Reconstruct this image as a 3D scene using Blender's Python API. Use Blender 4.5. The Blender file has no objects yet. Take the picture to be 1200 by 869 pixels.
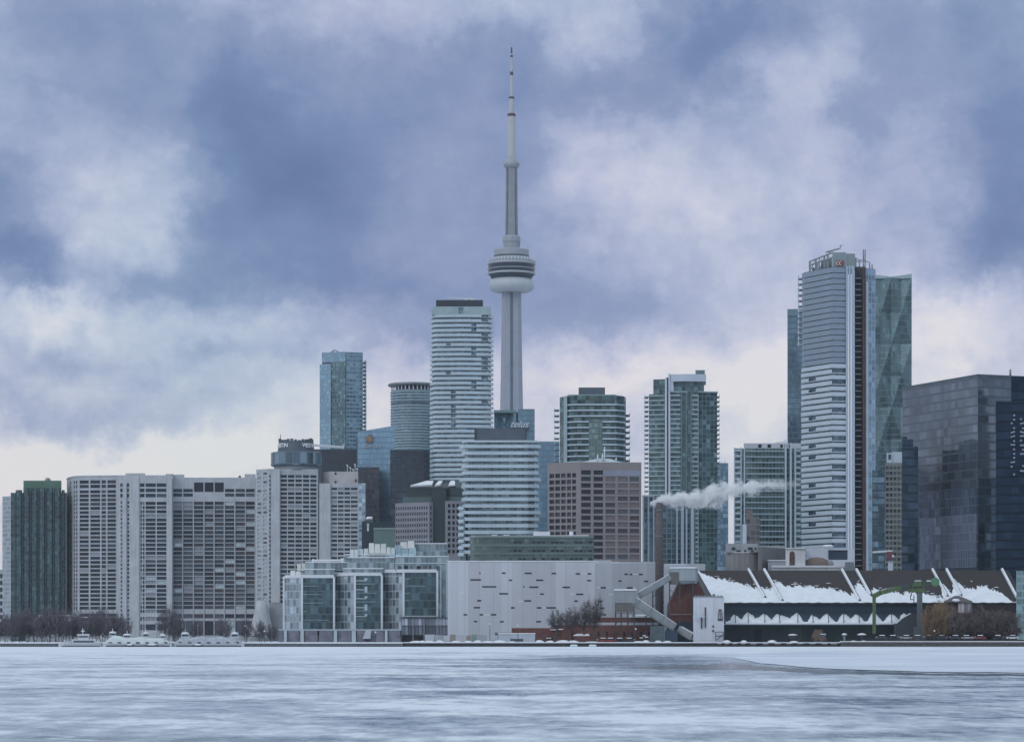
import bpy, math, random
from mathutils import Vector
random.seed(7)
S = bpy.context.scene
COL = S.collection
# ------------------------------------------------------------------ camera
F, CZ, HY = 3300.0, 2.5, 749.0          # focal length in photo pixels, eye height, horizon row
cd = bpy.data.cameras.new('camera'); cam = bpy.data.objects.new('camera', cd); COL.objects.link(cam)
cam.location = (0, 0, CZ); cam.rotation_euler = (math.pi/2, 0, 0)
cd.sensor_width = 36; cd.lens = 36*F/1200; cd.shift_y = (HY-434.5)/1200
cd.clip_start = 1; cd.clip_end = 20000
S.camera = cam
S.render.resolution_x, S.render.resolution_y = 1024, 741
# ------------------------------------------------------------------ exposure
S.view_settings.view_transform = 'Standard'; S.view_settings.look = 'None'
S.view_settings.exposure = 0.0; S.view_settings.gamma = 1; S.view_settings.use_curve_mapping = False
S.render.engine = 'CYCLES'
S.cycles.use_denoising = True
S.cycles.max_bounces = 8; S.cycles.diffuse_bounces = 2; S.cycles.glossy_bounces = 3
S.cycles.volume_bounces = 5; S.cycles.transparent_max_bounces = 8
S.cycles.volume_step_rate = 0.25
S.cycles.sample_clamp_indirect = 4
# ------------------------------------------------------------------ node helper
class NT:
    def __init__(s, tree): s.t = tree; s.n = tree.nodes; s.l = tree.links
    def new(s, typ, **kw):
        n = s.n.new(typ)
        for k, v in kw.items(): setattr(n, k, v)
        return n
    def put(s, sock, v):
        if hasattr(v, 'is_linked') or hasattr(v, 'links'): s.l.new(v, sock)
        else:
            if hasattr(sock.default_value, '__len__') and hasattr(v, '__len__') and len(sock.default_value) == 4 and len(v) == 3: v = (*v, 1)
            sock.default_value = v
    def m(s, op, a, b=None, c=None, clamp=False):
        n = s.new('ShaderNodeMath', operation=op, use_clamp=clamp)
        for i, v in enumerate((a, b, c)):
            if v is not None: s.put(n.inputs[i], v)
        return n.outputs[0]
    def v(s, op, a, b=None, c=None):
        n = s.new('ShaderNodeVectorMath', operation=op)
        for i, x in enumerate((a, b, c)):
            if x is not None:
                if op == 'SCALE' and i == 1: s.put(n.inputs['Scale'], x)
                else: s.put(n.inputs[i], x)
        return n.outputs[1] if op in ('DOT_PRODUCT', 'LENGTH', 'DISTANCE') else n.outputs[0]
    def mix(s, f, a, b):
        n = s.new('ShaderNodeMix', data_type='RGBA'); s.put(n.inputs[0], f); s.put(n.inputs[6], a); s.put(n.inputs[7], b)
        return n.outputs[2]
    def ramp(s, f, stops, interp='LINEAR'):
        n = s.new('ShaderNodeValToRGB'); n.color_ramp.interpolation = interp
        e = n.color_ramp.elements
        while len(e) < len(stops): e.new(0.5)
        for k, (p, c) in enumerate(stops):   # (colour ramp values above 1 are fine)
            e[k].position = p; e[k].color = (*c, 1) if hasattr(c, '__len__') else (c, c, c, 1)
        s.put(n.inputs[0], f); return n.outputs[0]
    def noise(s, vec, scale, detail=4, rough=0.55, dim='3D', out=0):
        n = s.new('ShaderNodeTexNoise', noise_dimensions=dim)
        if vec is not None: s.put(n.inputs['Vector'], vec)
        n.inputs['Scale'].default_value = scale; n.inputs['Detail'].default_value = detail; n.inputs['Roughness'].default_value = rough
        return n.outputs[out]
    def xyz(s, a): n = s.new('ShaderNodeSeparateXYZ'); s.put(n.inputs[0], a); return n.outputs
    def comb(s, x, y, z=0.0):
        n = s.new('ShaderNodeCombineXYZ')
        for i, q in enumerate((x, y, z)): s.put(n.inputs[i], q)
        return n.outputs[0]
def lin(r, g, b): return tuple(((c/255+0.055)/1.055)**2.4 if c > 10 else c/255/12.92 for c in (r, g, b))
# ------------------------------------------------------------------ world: Nishita sky behind a broken cloud deck
SUN_EL, SUN_AZ = math.radians(33), math.radians(-142)   # behind and to the left of the camera
W = bpy.data.worlds.new('World'); S.world = W; W.use_nodes = True
w = NT(W.node_tree); w.n.clear()
sky = w.new('ShaderNodeTexSky', sky_type='NISHITA', sun_disc=False, sun_elevation=SUN_EL, sun_rotation=SUN_AZ % (2*math.pi))
sky.air_density = 1; sky.dust_density = 2; sky.ozone_density = 2
bg1 = w.new('ShaderNodeBackground'); w.put(bg1.inputs[0], sky.outputs[0]); bg1.inputs[1].default_value = 0.07
dirv = w.new('ShaderNodeTexCoord').outputs['Generated']
dx, dy, dz = w.xyz(dirv)
az = w.m('MULTIPLY', w.m('ARCTAN2', dx, dy), F)                     # azimuth and elevation, 3300 units per radian
el = w.m('MULTIPLY', w.m('ARCSINE', dz), F)
p0 = w.comb(az, el, 0.0)
def wn(sc, det, rough, seed):
    q = w.v('ADD', w.v('SCALE', dirv, sc), (seed, seed*1.7, seed*0.3)); return q
n1 = w.noise(wn(13, 0, 0, 3.1), 1, 5, 0.55, out=1)
n2 = w.noise(wn(40, 0, 0, 9.4), 1, 7, 0.64, out=1)
off = w.v('ADD', w.v('SCALE', w.v('SUBTRACT', n1, (.5, .5, .5)), 120.0), w.v('SCALE', w.v('SUBTRACT', n2, (.5, .5, .5)), 110.0))
p = w.v('MULTIPLY', w.v('ADD', p0, off), (1, 1, 0))
BLOBS = [  # photo column, row, half width, half height, darkness
 (285,110,50,60,.62),(325,190,75,75,.62),(370,255,85,60,.62),(255,275,45,38,.4),(340,335,140,34,.5),(15,310,52,42,.85),(5,225,38,42,.5),
 (130,90,120,90,.2),(70,30,70,60,.2),(430,150,90,80,.42),(545,85,90,50,.36),(622,115,40,60,.35),(830,60,60,40,.66),(875,15,60,36,.5),(1190,120,45,60,.4),
 (760,115,80,34,.34),(690,110,40,30,.2),(1185,235,55,85,.66),(1185,315,70,42,.46),(1050,60,60,90,.26),(1145,30,30,50,.36),(1010,140,30,50,.2),
 (560,290,110,90,.2),(460,350,150,36,.30),(80,430,70,22,.2),(150,345,90,34,.3),(700,360,120,40,.2),(470,400,120,20,.2),
 (90,490,150,26,.28),(1100,340,60,30,.2),(240,430,70,16,.2),(380,80,40,40,.15),(590,200,60,60,.2),(180,60,40,60,.2),
 (120,262,46,48,-.22),(190,235,45,45,-.16),(50,365,60,34,-.55),(185,385,60,22,-.10),(300,410,70,22,-.12),(340,425,60,20,.10),(240,180,35,50,-.16),(640,25,140,32,-.16),
 (740,200,110,80,-.16),(960,190,45,60,-.14),(850,255,100,50,-.2),(960,90,50,50,-.15),(700,425,140,34,-.4),(900,440,110,60,-.55),(1125,395,90,60,-.5),
 (60,560,180,36,-.6),(230,535,150,30,-.4),(430,480,110,40,-.25),(480,180,30,50,-.1)]
acc = 0.0
for (bx_, by_, sx_, sy_, am) in BLOBS:
    cx_, cy_ = math.atan((bx_-600)/F)*F, math.atan((HY-by_)/F)*F
    q = w.v('MULTIPLY_ADD', p, (1/sx_, 1/sy_, 0), (-cx_/sx_, -cy_/sy_, 0))
    g = w.m('POWER', 0.36788, w.v('DOT_PRODUCT', q, q))
    acc = w.m('MULTIPLY_ADD', g, am*(.92 if am > 0 else .85), acc)
f1 = w.noise(w.v('MULTIPLY', w.v('ADD', dirv, w.v('SCALE', n1, .03)), (9, 9, 16)), 1, 7, 0.55)
f2 = w.noise(w.v('MULTIPLY', w.v('ADD', dirv, w.v('SCALE', n2, .012)), (34, 34, 52)), 1, 8, 0.66)
f3 = w.noise(w.v('MULTIPLY', w.v('ADD', dirv, w.v('SCALE', n2, .01)), (80, 80, 95)), 1, 6, .70)
f2 = w.m('MULTIPLY_ADD', w.m('SUBTRACT', f3, .5), .50, f2)
amp = w.ramp(w.m('MULTIPLY_ADD', dy, .5, .5), [(.35, 1.5), (.6, .42)])      # unseen cloud behind the camera, contrast raised to mottle glass reflections
D = w.m('ADD', w.m('ADD', acc, w.m('MULTIPLY', w.m('SUBTRACT', f1, .5), amp)), w.m('MULTIPLY', w.m('SUBTRACT', f2, .5), 0.56))
D = w.m('ADD', D, w.ramp(w.m('MULTIPLY', el, 1/1000), [(0, .07), (.25, .18), (.36, .33), (.5, .43), (.75, .43), (1, .42)]))
D = w.m('MULTIPLY_ADD', D, .86, .06)
D = w.m('SUBTRACT', D, w.m('MULTIPLY', w.m('MAXIMUM', w.m('SUBTRACT', D, .58), 0.0), .58), clamp=True)   # thick cloud darkens ever more slowly
cl = w.ramp(D, [(0, lin(233, 231, 236)), (.22, lin(204, 209, 228)), (.45, lin(168, 179, 210)), (.7, lin(118, 138, 180)), (1, lin(80, 102, 146))])
hue = w.noise(wn(6, 0, 0, 21.0), 1, 3, .5)
cl = w.mix(w.ramp(hue, [(.38, 0.0), (.62, 1.0)]), w.v('MULTIPLY', cl, (.94, 1.02, 1.0)), w.v('MULTIPLY', cl, (1.01, .985, 1.005)))
cl = w.v('MULTIPLY', cl, w.ramp(w.m('MULTIPLY', el, 1/1000), [(.12, (1.0, .965, .92)), (.40, (.985, .985, .985))]))   # creamier low down
up = w.ramp(dz, [(.24, 0.0), (.5, 1.0)])       # the deck overhead, out of frame: made brighter to add light to the scene
cl = w.mix(w.m('MULTIPLY', up, .75), cl, (.74, .90, 1.02))
low = w.ramp(w.m('MULTIPLY_ADD', dz, 6.0, .5), [(.3, (.27, .30, .37)), (.5, (1, 1, 1))])
cl = w.v('MULTIPLY', cl, low)
bg2 = w.new('ShaderNodeBackground'); w.put(bg2.inputs[0], cl); bg2.inputs[1].default_value = 1.0
mx = w.new('ShaderNodeMixShader'); mx.inputs[0].default_value = 0.9
w.l.new(bg1.outputs[0], mx.inputs[1]); w.l.new(bg2.outputs[0], mx.inputs[2])
wo = w.new('ShaderNodeOutputWorld'); w.l.new(mx.outputs[0], wo.inputs[0])
# ------------------------------------------------------------------ sun through cloud
sl = bpy.data.lights.new('sun', 'SUN'); sl.energy = 0.55; sl.angle = math.radians(25); sl.color = (1, .97, .93)
so = bpy.data.objects.new('sun', sl); COL.objects.link(so); so.location = (0, -50, 300)
sdir = Vector((math.sin(SUN_AZ)*math.cos(SUN_EL), math.cos(SUN_AZ)*math.cos(SUN_EL), math.sin(SUN_EL)))
so.rotation_euler = (-sdir).to_track_quat('-Z', 'Y').to_euler()
HAZE = 0.000026
# ------------------------------------------------------------------ geometry helpers
GZ = 1.5
def X(px, D): return (px-600)/F*D
def Z(py, D): return CZ+(HY-py)/F*D
def P(px, py, D): return (X(px, D), D, Z(py, D))
def XY(px, D): return (X(px, D), D)
class MB:
    def __init__(s): s.v = []; s.f = []; s.m = []; s.uv = []; s.sm = []
    def poly(s, pts, mat=0, uv=None, smooth=False):
        b = len(s.v); s.v += [tuple(p) for p in pts]; s.f.append(tuple(range(b, b+len(pts)))); s.m.append(mat); s.sm.append(smooth)
        s.uv += list(uv) if uv else [(0, 0)]*len(pts)
    def face(s, idx, mat=0, smooth=False, uv=None):
        s.f.append(tuple(idx)); s.m.append(mat); s.sm.append(smooth); s.uv += list(uv) if uv else [(0, 0)]*len(idx)
    def box(s, x0, x1, y0, y1, z0, z1, mat=0):
        s.prism([(x0, y0), (x1, y0), (x1, y1), (x0, y1)], z0, z1, mat)
    def prism(s, foot, z0, z1, mat=0, top=None, u0=0.0, foot_top=None, skip=()):
        n = len(foot); ft = foot_top or foot; b = len(s.v)
        s.v += [(x, y, z0) for x, y in foot]+[(x, y, z1) for x, y in ft]
        u = u0; h = z1-z0
        for i in range(n):
            j = (i+1) % n; L = math.hypot(foot[j][0]-foot[i][0], foot[j][1]-foot[i][1])
            if i not in skip:
                s.face((b+i, b+j, b+n+j, b+n+i), mat, uv=[(u, 0), (u+L, 0), (u+L, h), (u, h)])
            u += L
        tm = mat if top is None else top
        s.face([b+n+i for i in range(n)], tm); s.face([b+n-1-i for i in range(n)], tm)
    def bar(s, a, b, wd, ht=None, mat=0):
        """square bar from a to b"""
        a, b = Vector(a), Vector(b); d = (b-a).normalized(); ht = ht or wd
        r = d.cross(Vector((0, 0, 1)))
        if r.length < 1e-3: r = Vector((1, 0, 0))
        r.normalize(); u = r.cross(d)
        q = len(s.v)
        for c in (a, b):
            for (i, j) in ((-1, -1), (1, -1), (1, 1), (-1, 1)): s.v.append(tuple(c+r*i*wd/2+u*j*ht/2))
        for k in ((3, 2, 1, 0), (4, 5, 6, 7), (0, 1, 5, 4), (1, 2, 6, 5), (2, 3, 7, 6), (3, 0, 4, 7)): s.face([q+i for i in k], mat)
    def tube(s, a, b, r0, r1, n=8, mat=0, caps=True, smooth=True):
        a, b = Vector(a), Vector(b); d = (b-a).normalized()
        r = d.cross(Vector((0, 0, 1))); r = Vector((1, 0, 0)) if r.length < 1e-3 else r.normalized(); u = r.cross(d)
        q = len(s.v)
        for c, R in ((a, r0), (b, r1)):
            for i in range(n):
                t = 2*math.pi*i/n; s.v.append(tuple(c+(r*math.cos(t)+u*math.sin(t))*R))
        for i in range(n):
            j = (i+1) % n; s.face((q+i, q+j, q+n+j, q+n+i), mat, smooth)
        if caps: s.face([q+n-1-i for i in range(n)], mat); s.face([q+n+i for i in range(n)], mat)
    def lathe(s, prof, cx, cy, n=40, mat=0, smooth=True, squash=1.0, a0=0.0, a1=2*math.pi):
        q = len(s.v); full = abs(a1-a0-2*math.pi) < 1e-6; m = n if full else n+1
        for (r, z) in prof:
            for i in range(m):
                t = a0+(a1-a0)*i/n; s.v.append((cx+r*math.cos(t), cy+r*math.sin(t)*squash, z))
        u = 0
        for k in range(len(prof)-1):
            for i in range(n):
                j = (i+1) % m; R = prof[0][0]; L = (a1-a0)/n*max(R, 1)
                s.face((q+k*m+i, q+k*m+j, q+(k+1)*m+j, q+(k+1)*m+i), mat, smooth,
                       uv=[(i*L, prof[k][1]), ((i+1)*L, prof[k][1]), ((i+1)*L, prof[k+1][1]), (i*L, prof[k+1][1])])
        if full:
            if prof[0][0] > .01: s.face([q+m-1-i for i in range(m)], mat)
            if prof[-1][0] > .01: s.face([q+(len(prof)-1)*m+i for i in range(m)], mat)
    def blob(s, c, r, mat=0, n=8, k=5, jit=0.15, smooth=True):
        q = len(s.v); ph = random.random()*6
        for a in range(k+1):
            th = math.pi*a/k
            for i in range(n):
                t = 2*math.pi*i/n; R = 1+jit*math.sin(3*t+ph+a)*math.sin(th)+random.uniform(-jit, jit)*.5*math.sin(th)
                s.v.append((c[0]+r[0]*math.sin(th)*math.cos(t)*R, c[1]+r[1]*math.sin(th)*math.sin(t)*R, c[2]+r[2]*math.cos(th)))
        for a in range(k):
            for i in range(n):
                j = (i+1) % n; s.face((q+a*n+i, q+(a+1)*n+i, q+(a+1)*n+j, q+a*n+j), mat, smooth)
    def mesh(s, name, mats, org=(0, 0, 0)):
        me = bpy.data.meshes.new(name)
        me.from_pydata([(x-org[0], y-org[1], z-org[2]) for x, y, z in s.v], [], s.f)
        for mt in mats: me.materials.append(mt)
        me.polygons.foreach_set('material_index', s.m); me.polygons.foreach_set('use_smooth', s.sm)
        ul = me.uv_layers.new(name='UVMap'); ul.data.foreach_set('uv', [c for t in s.uv for c in t])
        me.update(); return me
def link(o): COL.objects.link(o); return o
def tag(o, label=None, cat=None, group=None, kind=None):
    for k, v in (('label', label), ('category', cat), ('group', group), ('kind', kind)):
        if v: o[k] = v
    return o
def thing(name, label, cat, px, D, group=None, z=GZ):
    o = link(bpy.data.objects.new(name, None)); o.location = (X(px, D), D, z); o.empty_display_size = 1
    return tag(o, label, cat, group)
def origin(o):
    v = Vector((0, 0, 0))
    while o is not None: v += o.location; o = o.parent
    return v
def part(name, mb, mats, root, label=None, kind=None):
    if not isinstance(mats, (list, tuple)): mats = [mats]
    o = link(bpy.data.objects.new(name, mb.mesh(name, mats, origin(root))))
    o.parent = root
    return tag(o, label, kind=kind)
def solo(name, mb, mats, label, cat, loc, group=None, kind=None):
    if not isinstance(mats, (list, tuple)): mats = [mats]
    o = link(bpy.data.objects.new(name, mb.mesh(name, mats, loc))); o.location = loc
    return tag(o, label, cat, group, kind)
def copy_tree(o, parent=None):
    c = link(o.copy()); c.parent = parent
    for ch in list(o.children): copy_tree(ch, c)
    return c
def fp(front, dep=40, inset=1.0):
    """footprint: front points left to right (photo column, distance), sides running back"""
    (pl, dl), (pr, dr) = front[0], front[-1]
    d = max(dl, dr)+dep
    return [XY(*q) for q in front]+[XY(pr-inset, d), XY(pl+inset, d)]
def panel(mb, A, B, z0, z1, t=0.25, mat=0, off=0.0, u0=0.0):
    """box hung on the wall line A-B (world xy, left to right), t proud of it"""
    ax, ay = A; bx, by = B; L = math.hypot(bx-ax, by-ay); tx, ty = (bx-ax)/L, (by-ay)/L; nx, ny = ty, -tx
    a0 = (ax+nx*off, ay+ny*off); b0 = (bx+nx*off, by+ny*off)
    a1 = (ax+nx*(off+t), ay+ny*(off+t)); b1 = (bx+nx*(off+t), by+ny*(off+t))
    mb.prism([a1, b1, b0, a0], z0, z1, mat, u0=u0)
def lerp(A, B, f): return (A[0]+(B[0]-A[0])*f, A[1]+(B[1]-A[1])*f)
WIN_CACHE = {}
def win_mesh(wd, ht, mat, fm, mull):
    k = (round(wd, 1), round(ht, 1), mat.name, fm.name, mull)
    if k not in WIN_CACHE:
        mb = MB(); win_geo(mb, wd, ht, mull); WIN_CACHE[k] = mb.mesh('window', [mat, fm])
    return WIN_CACHE[k]
def win_geo(mb, wd, ht, mull, T=lambda x, y, z: (x, y, z), mat=0, fm=1):
    a, h = wd/2, ht/2; fr = min(.12, ht*.08)
    def q(x0, x1, y, z0, z1, m): mb.poly([T(x0, y, z0), T(x1, y, z0), T(x1, y, z1), T(x0, y, z1)], m)
    q(-a, a, 0, -h, h, mat)
    q(-a, a, -.06, h-fr, h, fm); q(-a, a, -.06, -h, -h+fr, fm); q(-a, -a+fr, -.05, -h, h, fm); q(a-fr, a, -.05, -h, h, fm)
    for k in range(1, mull): x = -a+wd*k/mull; q(x-.05, x+.05, -.04, -h, h, fm)
def facade(mb, wins, A, B, z0, z1, cols, rows, depth=.4, mat=0, jm=None):
    """punched wall from A to B; cols are fractions of the length, rows are heights"""
    L = math.hypot(B[0]-A[0], B[1]-A[1]); tx, ty = (B[0]-A[0])/L, (B[1]-A[1])/L; nx, ny = ty, -tx
    jm = mat if jm is None else jm
    def pt(u, z, d=0): return (A[0]+tx*u-nx*d, A[1]+ty*u-ny*d, z)
    def q(u0, u1, w0, w1):
        if u1-u0 > 1e-4 and w1-w0 > 1e-4: mb.poly([pt(u0, w0), pt(u1, w0), pt(u1, w1), pt(u0, w1)], mat, [(u0, w0), (u1, w0), (u1, w1), (u0, w1)])
    cols = sorted((max(0, c0)*L, min(1, c1)*L) for c0, c1 in cols); rows = sorted(rows)
    rows = [r for r in rows if r[0] > z0 and r[1] < z1]
    u = 0
    for (c0, c1) in cols:
        q(u, c0, z0, z1); u = c1; zz = z0
        for (r0, r1) in rows:
            q(c0, c1, zz, r0); zz = r1
            for (p, r) in (((c0, r0), (c1, r0)), ((c1, r0), (c1, r1)), ((c1, r1), (c0, r1)), ((c0, r1), (c0, r0))):
                mb.poly([pt(*p), pt(*r), pt(*r, depth), pt(*p, depth)], jm)
            wins.append(((A[0]+tx*(c0+c1)/2-nx*depth*.9, A[1]+ty*(c0+c1)/2-ny*depth*.9, (r0+r1)/2), c1-c0, r1-r0, math.atan2(ty, tx)))
        q(c0, c1, zz, z1)
    q(u, L, z0, z1)
def windows(root, wins, pick, fm, limit=100, mull=2, name='window'):
    """the largest ones as objects, the rest as one part"""
    wins = sorted(wins, key=lambda q: (-round(q[1]*q[2], 0), -q[0][2])); org = origin(root)
    for (c, wd, ht, an) in wins[:limit]:
        mt = pick(c); o = link(bpy.data.objects.new(name, win_mesh(wd, ht, mt, fm, mull)))
        o.parent = root; o.location = Vector(c)-org; o.rotation_euler = (0, 0, an)
    if len(wins) > limit:
        mb = MB(); ms = [fm]
        for (c, wd, ht, an) in wins[limit:]:
            mt = pick(c)
            if mt not in ms: ms.append(mt)
            ca, sa = math.cos(an), math.sin(an)
            win_geo(mb, wd, ht, mull, lambda x, y, z: (c[0]+x*ca-y*sa, c[1]+x*sa+y*ca, c[2]+z), ms.index(mt), 0)
        part(name, mb, ms, root, kind='stuff')
def offset(path, d):
    out = []
    for i, p in enumerate(path):
        ns = []
        for a, b in ((i-1, i), (i, i+1)):
            if a >= 0 and b < len(path):
                L = math.hypot(path[b][0]-path[a][0], path[b][1]-path[a][1]); ns.append(((path[b][1]-path[a][1])/L, -(path[b][0]-path[a][0])/L))
        mx_, my_ = sum(n[0] for n in ns)/len(ns), sum(n[1] for n in ns)/len(ns); q = mx_*mx_+my_*my_
        out.append((p[0]+mx_*d/q, p[1]+my_*d/q))
    return out
def densify(path, step):
    out = [path[0]]
    for a, b in zip(path, path[1:]):
        L = math.hypot(b[0]-a[0], b[1]-a[1]); n = max(1, round(L/step))
        out += [lerp(a, b, k/n) for k in range(1, n+1)]
    return out
def balcony_mesh(path, out, slab, guard, org, mats, gaps=(), g0=0.0, step=None):
    """slab round a facade path with a guard on its outer edge; z = 0 is the slab's underside"""
    mb = MB(); ip = densify(path, step) if step else path; op = offset(ip, out); op2 = offset(ip, out-.12); n = len(ip)
    segs = []; cur = []
    for i in range(n-1):
        if i in gaps:
            if cur: segs.append(cur); cur = []
        else: cur.append(i)
    if cur: segs.append(cur)
    mb.prism(op+ip[::-1], 0, slab, 0)
    for sg in segs:
        idx = sg+[sg[-1]+1]
        if guard: mb.prism([op[i] for i in idx]+[op2[i] for i in reversed(idx)], slab*.6, slab+g0+guard, 1)
    return mb.mesh('balcony', mats, (org[0], org[1], 0))
def stack(root, meshes, zs, name='balcony', rnd=None):
    oz = origin(root).z
    for k, z in enumerate(zs):
        me = (rnd or random).choice(meshes) if len(meshes) > 1 else meshes[0]
        o = link(bpy.data.objects.new(name, me)); o.parent = root; o.location = (0, 0, z-oz)
def text_mesh(body, size, ext, mat, shear=0.0, name='sign', offset_=0.0):
    cu = bpy.data.curves.new('lettering', 'FONT'); cu.body = body; cu.size = size; cu.extrude = ext; cu.shear = shear
    cu.align_x = 'CENTER'; cu.align_y = 'CENTER'; cu.offset = offset_
    o = bpy.data.objects.new('lettering', cu); COL.objects.link(o)
    bpy.context.view_layer.update()
    me = bpy.data.meshes.new_from_object(o.evaluated_get(bpy.context.evaluated_depsgraph_get()))
    COL.objects.unlink(o); bpy.data.objects.remove(o); me.materials.clear(); me.materials.append(mat); return me
def put_text(me, root, loc, rz, name='lettering'):
    o = link(bpy.data.objects.new(name, me)); o.parent = root; o.location = Vector(loc)-origin(root); o.rotation_euler = (math.pi/2, 0, rz); return o
def rows_px(ytop, pitch, n, h, D): return [(Z(ytop+i*pitch+h, D), Z(ytop+i*pitch, D)) for i in range(n)]
def cols_px(a, b, lst): return [((c0-a)/(b-a), (c1-a)/(b-a)) for c0, c1 in lst]
# ------------------------------------------------------------------ materials
MATS = {}
def pbr(name, col, rough=.7, metal=0.0, var=.12, scale=.15, streak=0.0, spec=.4, bump=0.0, bscale=2.0):
    if name in MATS: return MATS[name]
    m = bpy.data.materials.new(name); m.use_nodes = True; t = NT(m.node_tree); b = t.n['Principled BSDF']
    co = t.new('ShaderNodeTexCoord').outputs['Object']
    n = t.noise(co, scale, 6, .6)
    c = t.mix(t.ramp(n, [(.3, 0.0), (.7, 1.0)]), tuple(x*(1-var) for x in col), tuple(min(1, x*(1+var)) for x in col))
    if streak:
        n2 = t.noise(t.v('MULTIPLY', co, (1, 1, .06)), .9, 4, .6)
        c = t.mix(t.m('MULTIPLY', t.ramp(n2, [(.45, 0.0), (.75, 1.0)]), streak), c, tuple(x*.55 for x in col))
    t.put(b.inputs['Base Color'], c); b.inputs['Roughness'].default_value = rough; b.inputs['Metallic'].default_value = metal
    b.inputs['Specular IOR Level'].default_value = spec
    if bump:
        bn = t.new('ShaderNodeBump'); bn.inputs['Strength'].default_value = bump; bn.inputs['Distance'].default_value = .2
        t.put(bn.inputs['Height'], t.noise(co, bscale, 4)); t.l.new(bn.outputs[0], b.inputs['Normal'])
    MATS[name] = m; return m
def curtain(name, glass, glass2, mull=(.3, .34, .36), fh=3.2, pw=1.6, mw=.12, sh=.7, span=None, metal=.55, rough=.08, jit=.03, vlines=1.0, big=0.25, rowoff=0.0, bigscale=.03):
    """glass skin: panels of random tint, broad patches imitating mottled reflections, mullions, spandrel bands; UV in metres"""
    if name in MATS: return MATS[name]
    m = bpy.data.materials.new(name); m.use_nodes = True; t = NT(m.node_tree); b = t.n['Principled BSDF']
    u, v, _ = t.xyz(t.new('ShaderNodeUVMap').outputs[0])
    iv = t.m('FLOOR', t.m('DIVIDE', v, fh)); fv = t.m('MULTIPLY', t.m('FRACT', t.m('DIVIDE', v, fh)), fh)
    if rowoff: u = t.m('MULTIPLY_ADD', t.m('FRACT', t.m('MULTIPLY', iv, .618)), rowoff*pw, u)
    iu = t.m('FLOOR', t.m('DIVIDE', u, pw)); fu = t.m('MULTIPLY', t.m('FRACT', t.m('DIVIDE', u, pw)), pw)
    wn_ = t.new('ShaderNodeTexWhiteNoise', noise_dimensions='2D'); t.put(wn_.inputs['Vector'], t.comb(iu, iv))
    r = wn_.outputs['Value']; rc = wn_.outputs['Color']
    lo = t.noise(t.comb(t.m('MULTIPLY', u, bigscale*1.5), t.m('MULTIPLY', v, bigscale)), 1, 4, .6, out=0)
    f = t.m('ADD', t.m('MULTIPLY', t.m('POWER', r, 2.2), 1-big), t.m('MULTIPLY', t.ramp(lo, [(.36, 0.0), (.64, 1.0)]), big), clamp=True)  # broad tone patches; on glass they imitate mottled reflections
    tint = (.91, 1.01, 1.04) if metal > .25 else (1, 1, 1)
    c = t.mix(f, tuple(x*.70*k for x, k in zip(glass, tint)), tuple(min(.9, x*1.3*k) for x, k in zip(glass2, tint)))
    sp = t.m('LESS_THAN', fv, sh)
    if span: c = t.mix(sp, c, span)
    mm = t.m('MAXIMUM', t.m('MULTIPLY', t.m('LESS_THAN', fu, mw), vlines), t.m('LESS_THAN', fv, mw))
    c = t.mix(mm, c, mull)
    hard = t.m('MAXIMUM', mm, t.m('MULTIPLY', sp, .6 if span else 0.0))
    t.put(b.inputs['Base Color'], c)
    t.put(b.inputs['Metallic'], t.m('MULTIPLY', t.m('SUBTRACT', 1.0, hard), metal))
    t.put(b.inputs['Roughness'], t.m('MULTIPLY_ADD', hard, .4, rough))
    g = t.new('ShaderNodeNewGeometry').outputs['Normal']
    nn = t.v('NORMALIZE', t.v('ADD', g, t.v('SCALE', t.v('SUBTRACT', rc, (.5, .5, .5)), jit*1.8)))
    t.l.new(nn, b.inputs['Normal'])
    MATS[name] = m; return m
def glassy(name, col, metal=.35, rough=.1): return pbr(name, col, rough, metal, .25, .2, spec=.35)
CONC = pbr('pale concrete', (.49, .51, .54), .85, var=.12, streak=.45)
CONC2 = pbr('grey concrete', (.30, .32, .35), .85, var=.12, streak=.3)
CONCD = pbr('dark concrete', (.15, .16, .18), .85, var=.15, streak=.3)
WHITE = pbr('white painted metal', (.68, .72, .76), .5, var=.06)
PALE = pbr('pale blue grey panel', (.46, .54, .60), .45, var=.08)
SNOW = pbr('snow', (.76, .78, .82), .75, var=.09, scale=.35, bump=.9, bscale=.55)
DARKMET = pbr('dark metal', (.05, .06, .07), .5, .2)
GREYMET = pbr('grey metal', (.24, .27, .29), .5, .3, streak=.4)
MECH = pbr('mechanical cladding', (.10, .125, .155), .55, .2, var=.12)
BRICK = pbr('red brick', (.155, .070, .060), .9, var=.25, scale=.5, streak=.2)
FRAME = pbr('window frame', (.075, .09, .11), .5)
GDARK = glassy('dark window glass', (.012, .020, .032), .15); GNAVY = glassy('navy window glass', (.025, .042, .07), .25)
GMID = glassy('grey window glass', (.085, .105, .135), .3); GCURT = pbr('curtained window', (.30, .32, .36), .35, .1); GPALE = glassy('pale lit window glass', (.42, .52, .58), .5)
GBROWN = glassy('bronze window glass', (.065, .060, .070), .3)
GUARD = pbr('frosted balcony glass', (.48, .60, .67), .25, .15, var=.1)
SLAB = pbr('white balcony slab', (.58, .67, .73), .6, var=.06)
SLABD = pbr('grey balcony slab', (.33, .43, .47), .6, var=.08)
def pick(*ws):
    r = random.Random(11); ms = [q[0] for q in ws]; wt = [q[1] for q in ws]
    return lambda c: r.choices(ms, wt)[0]
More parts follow.
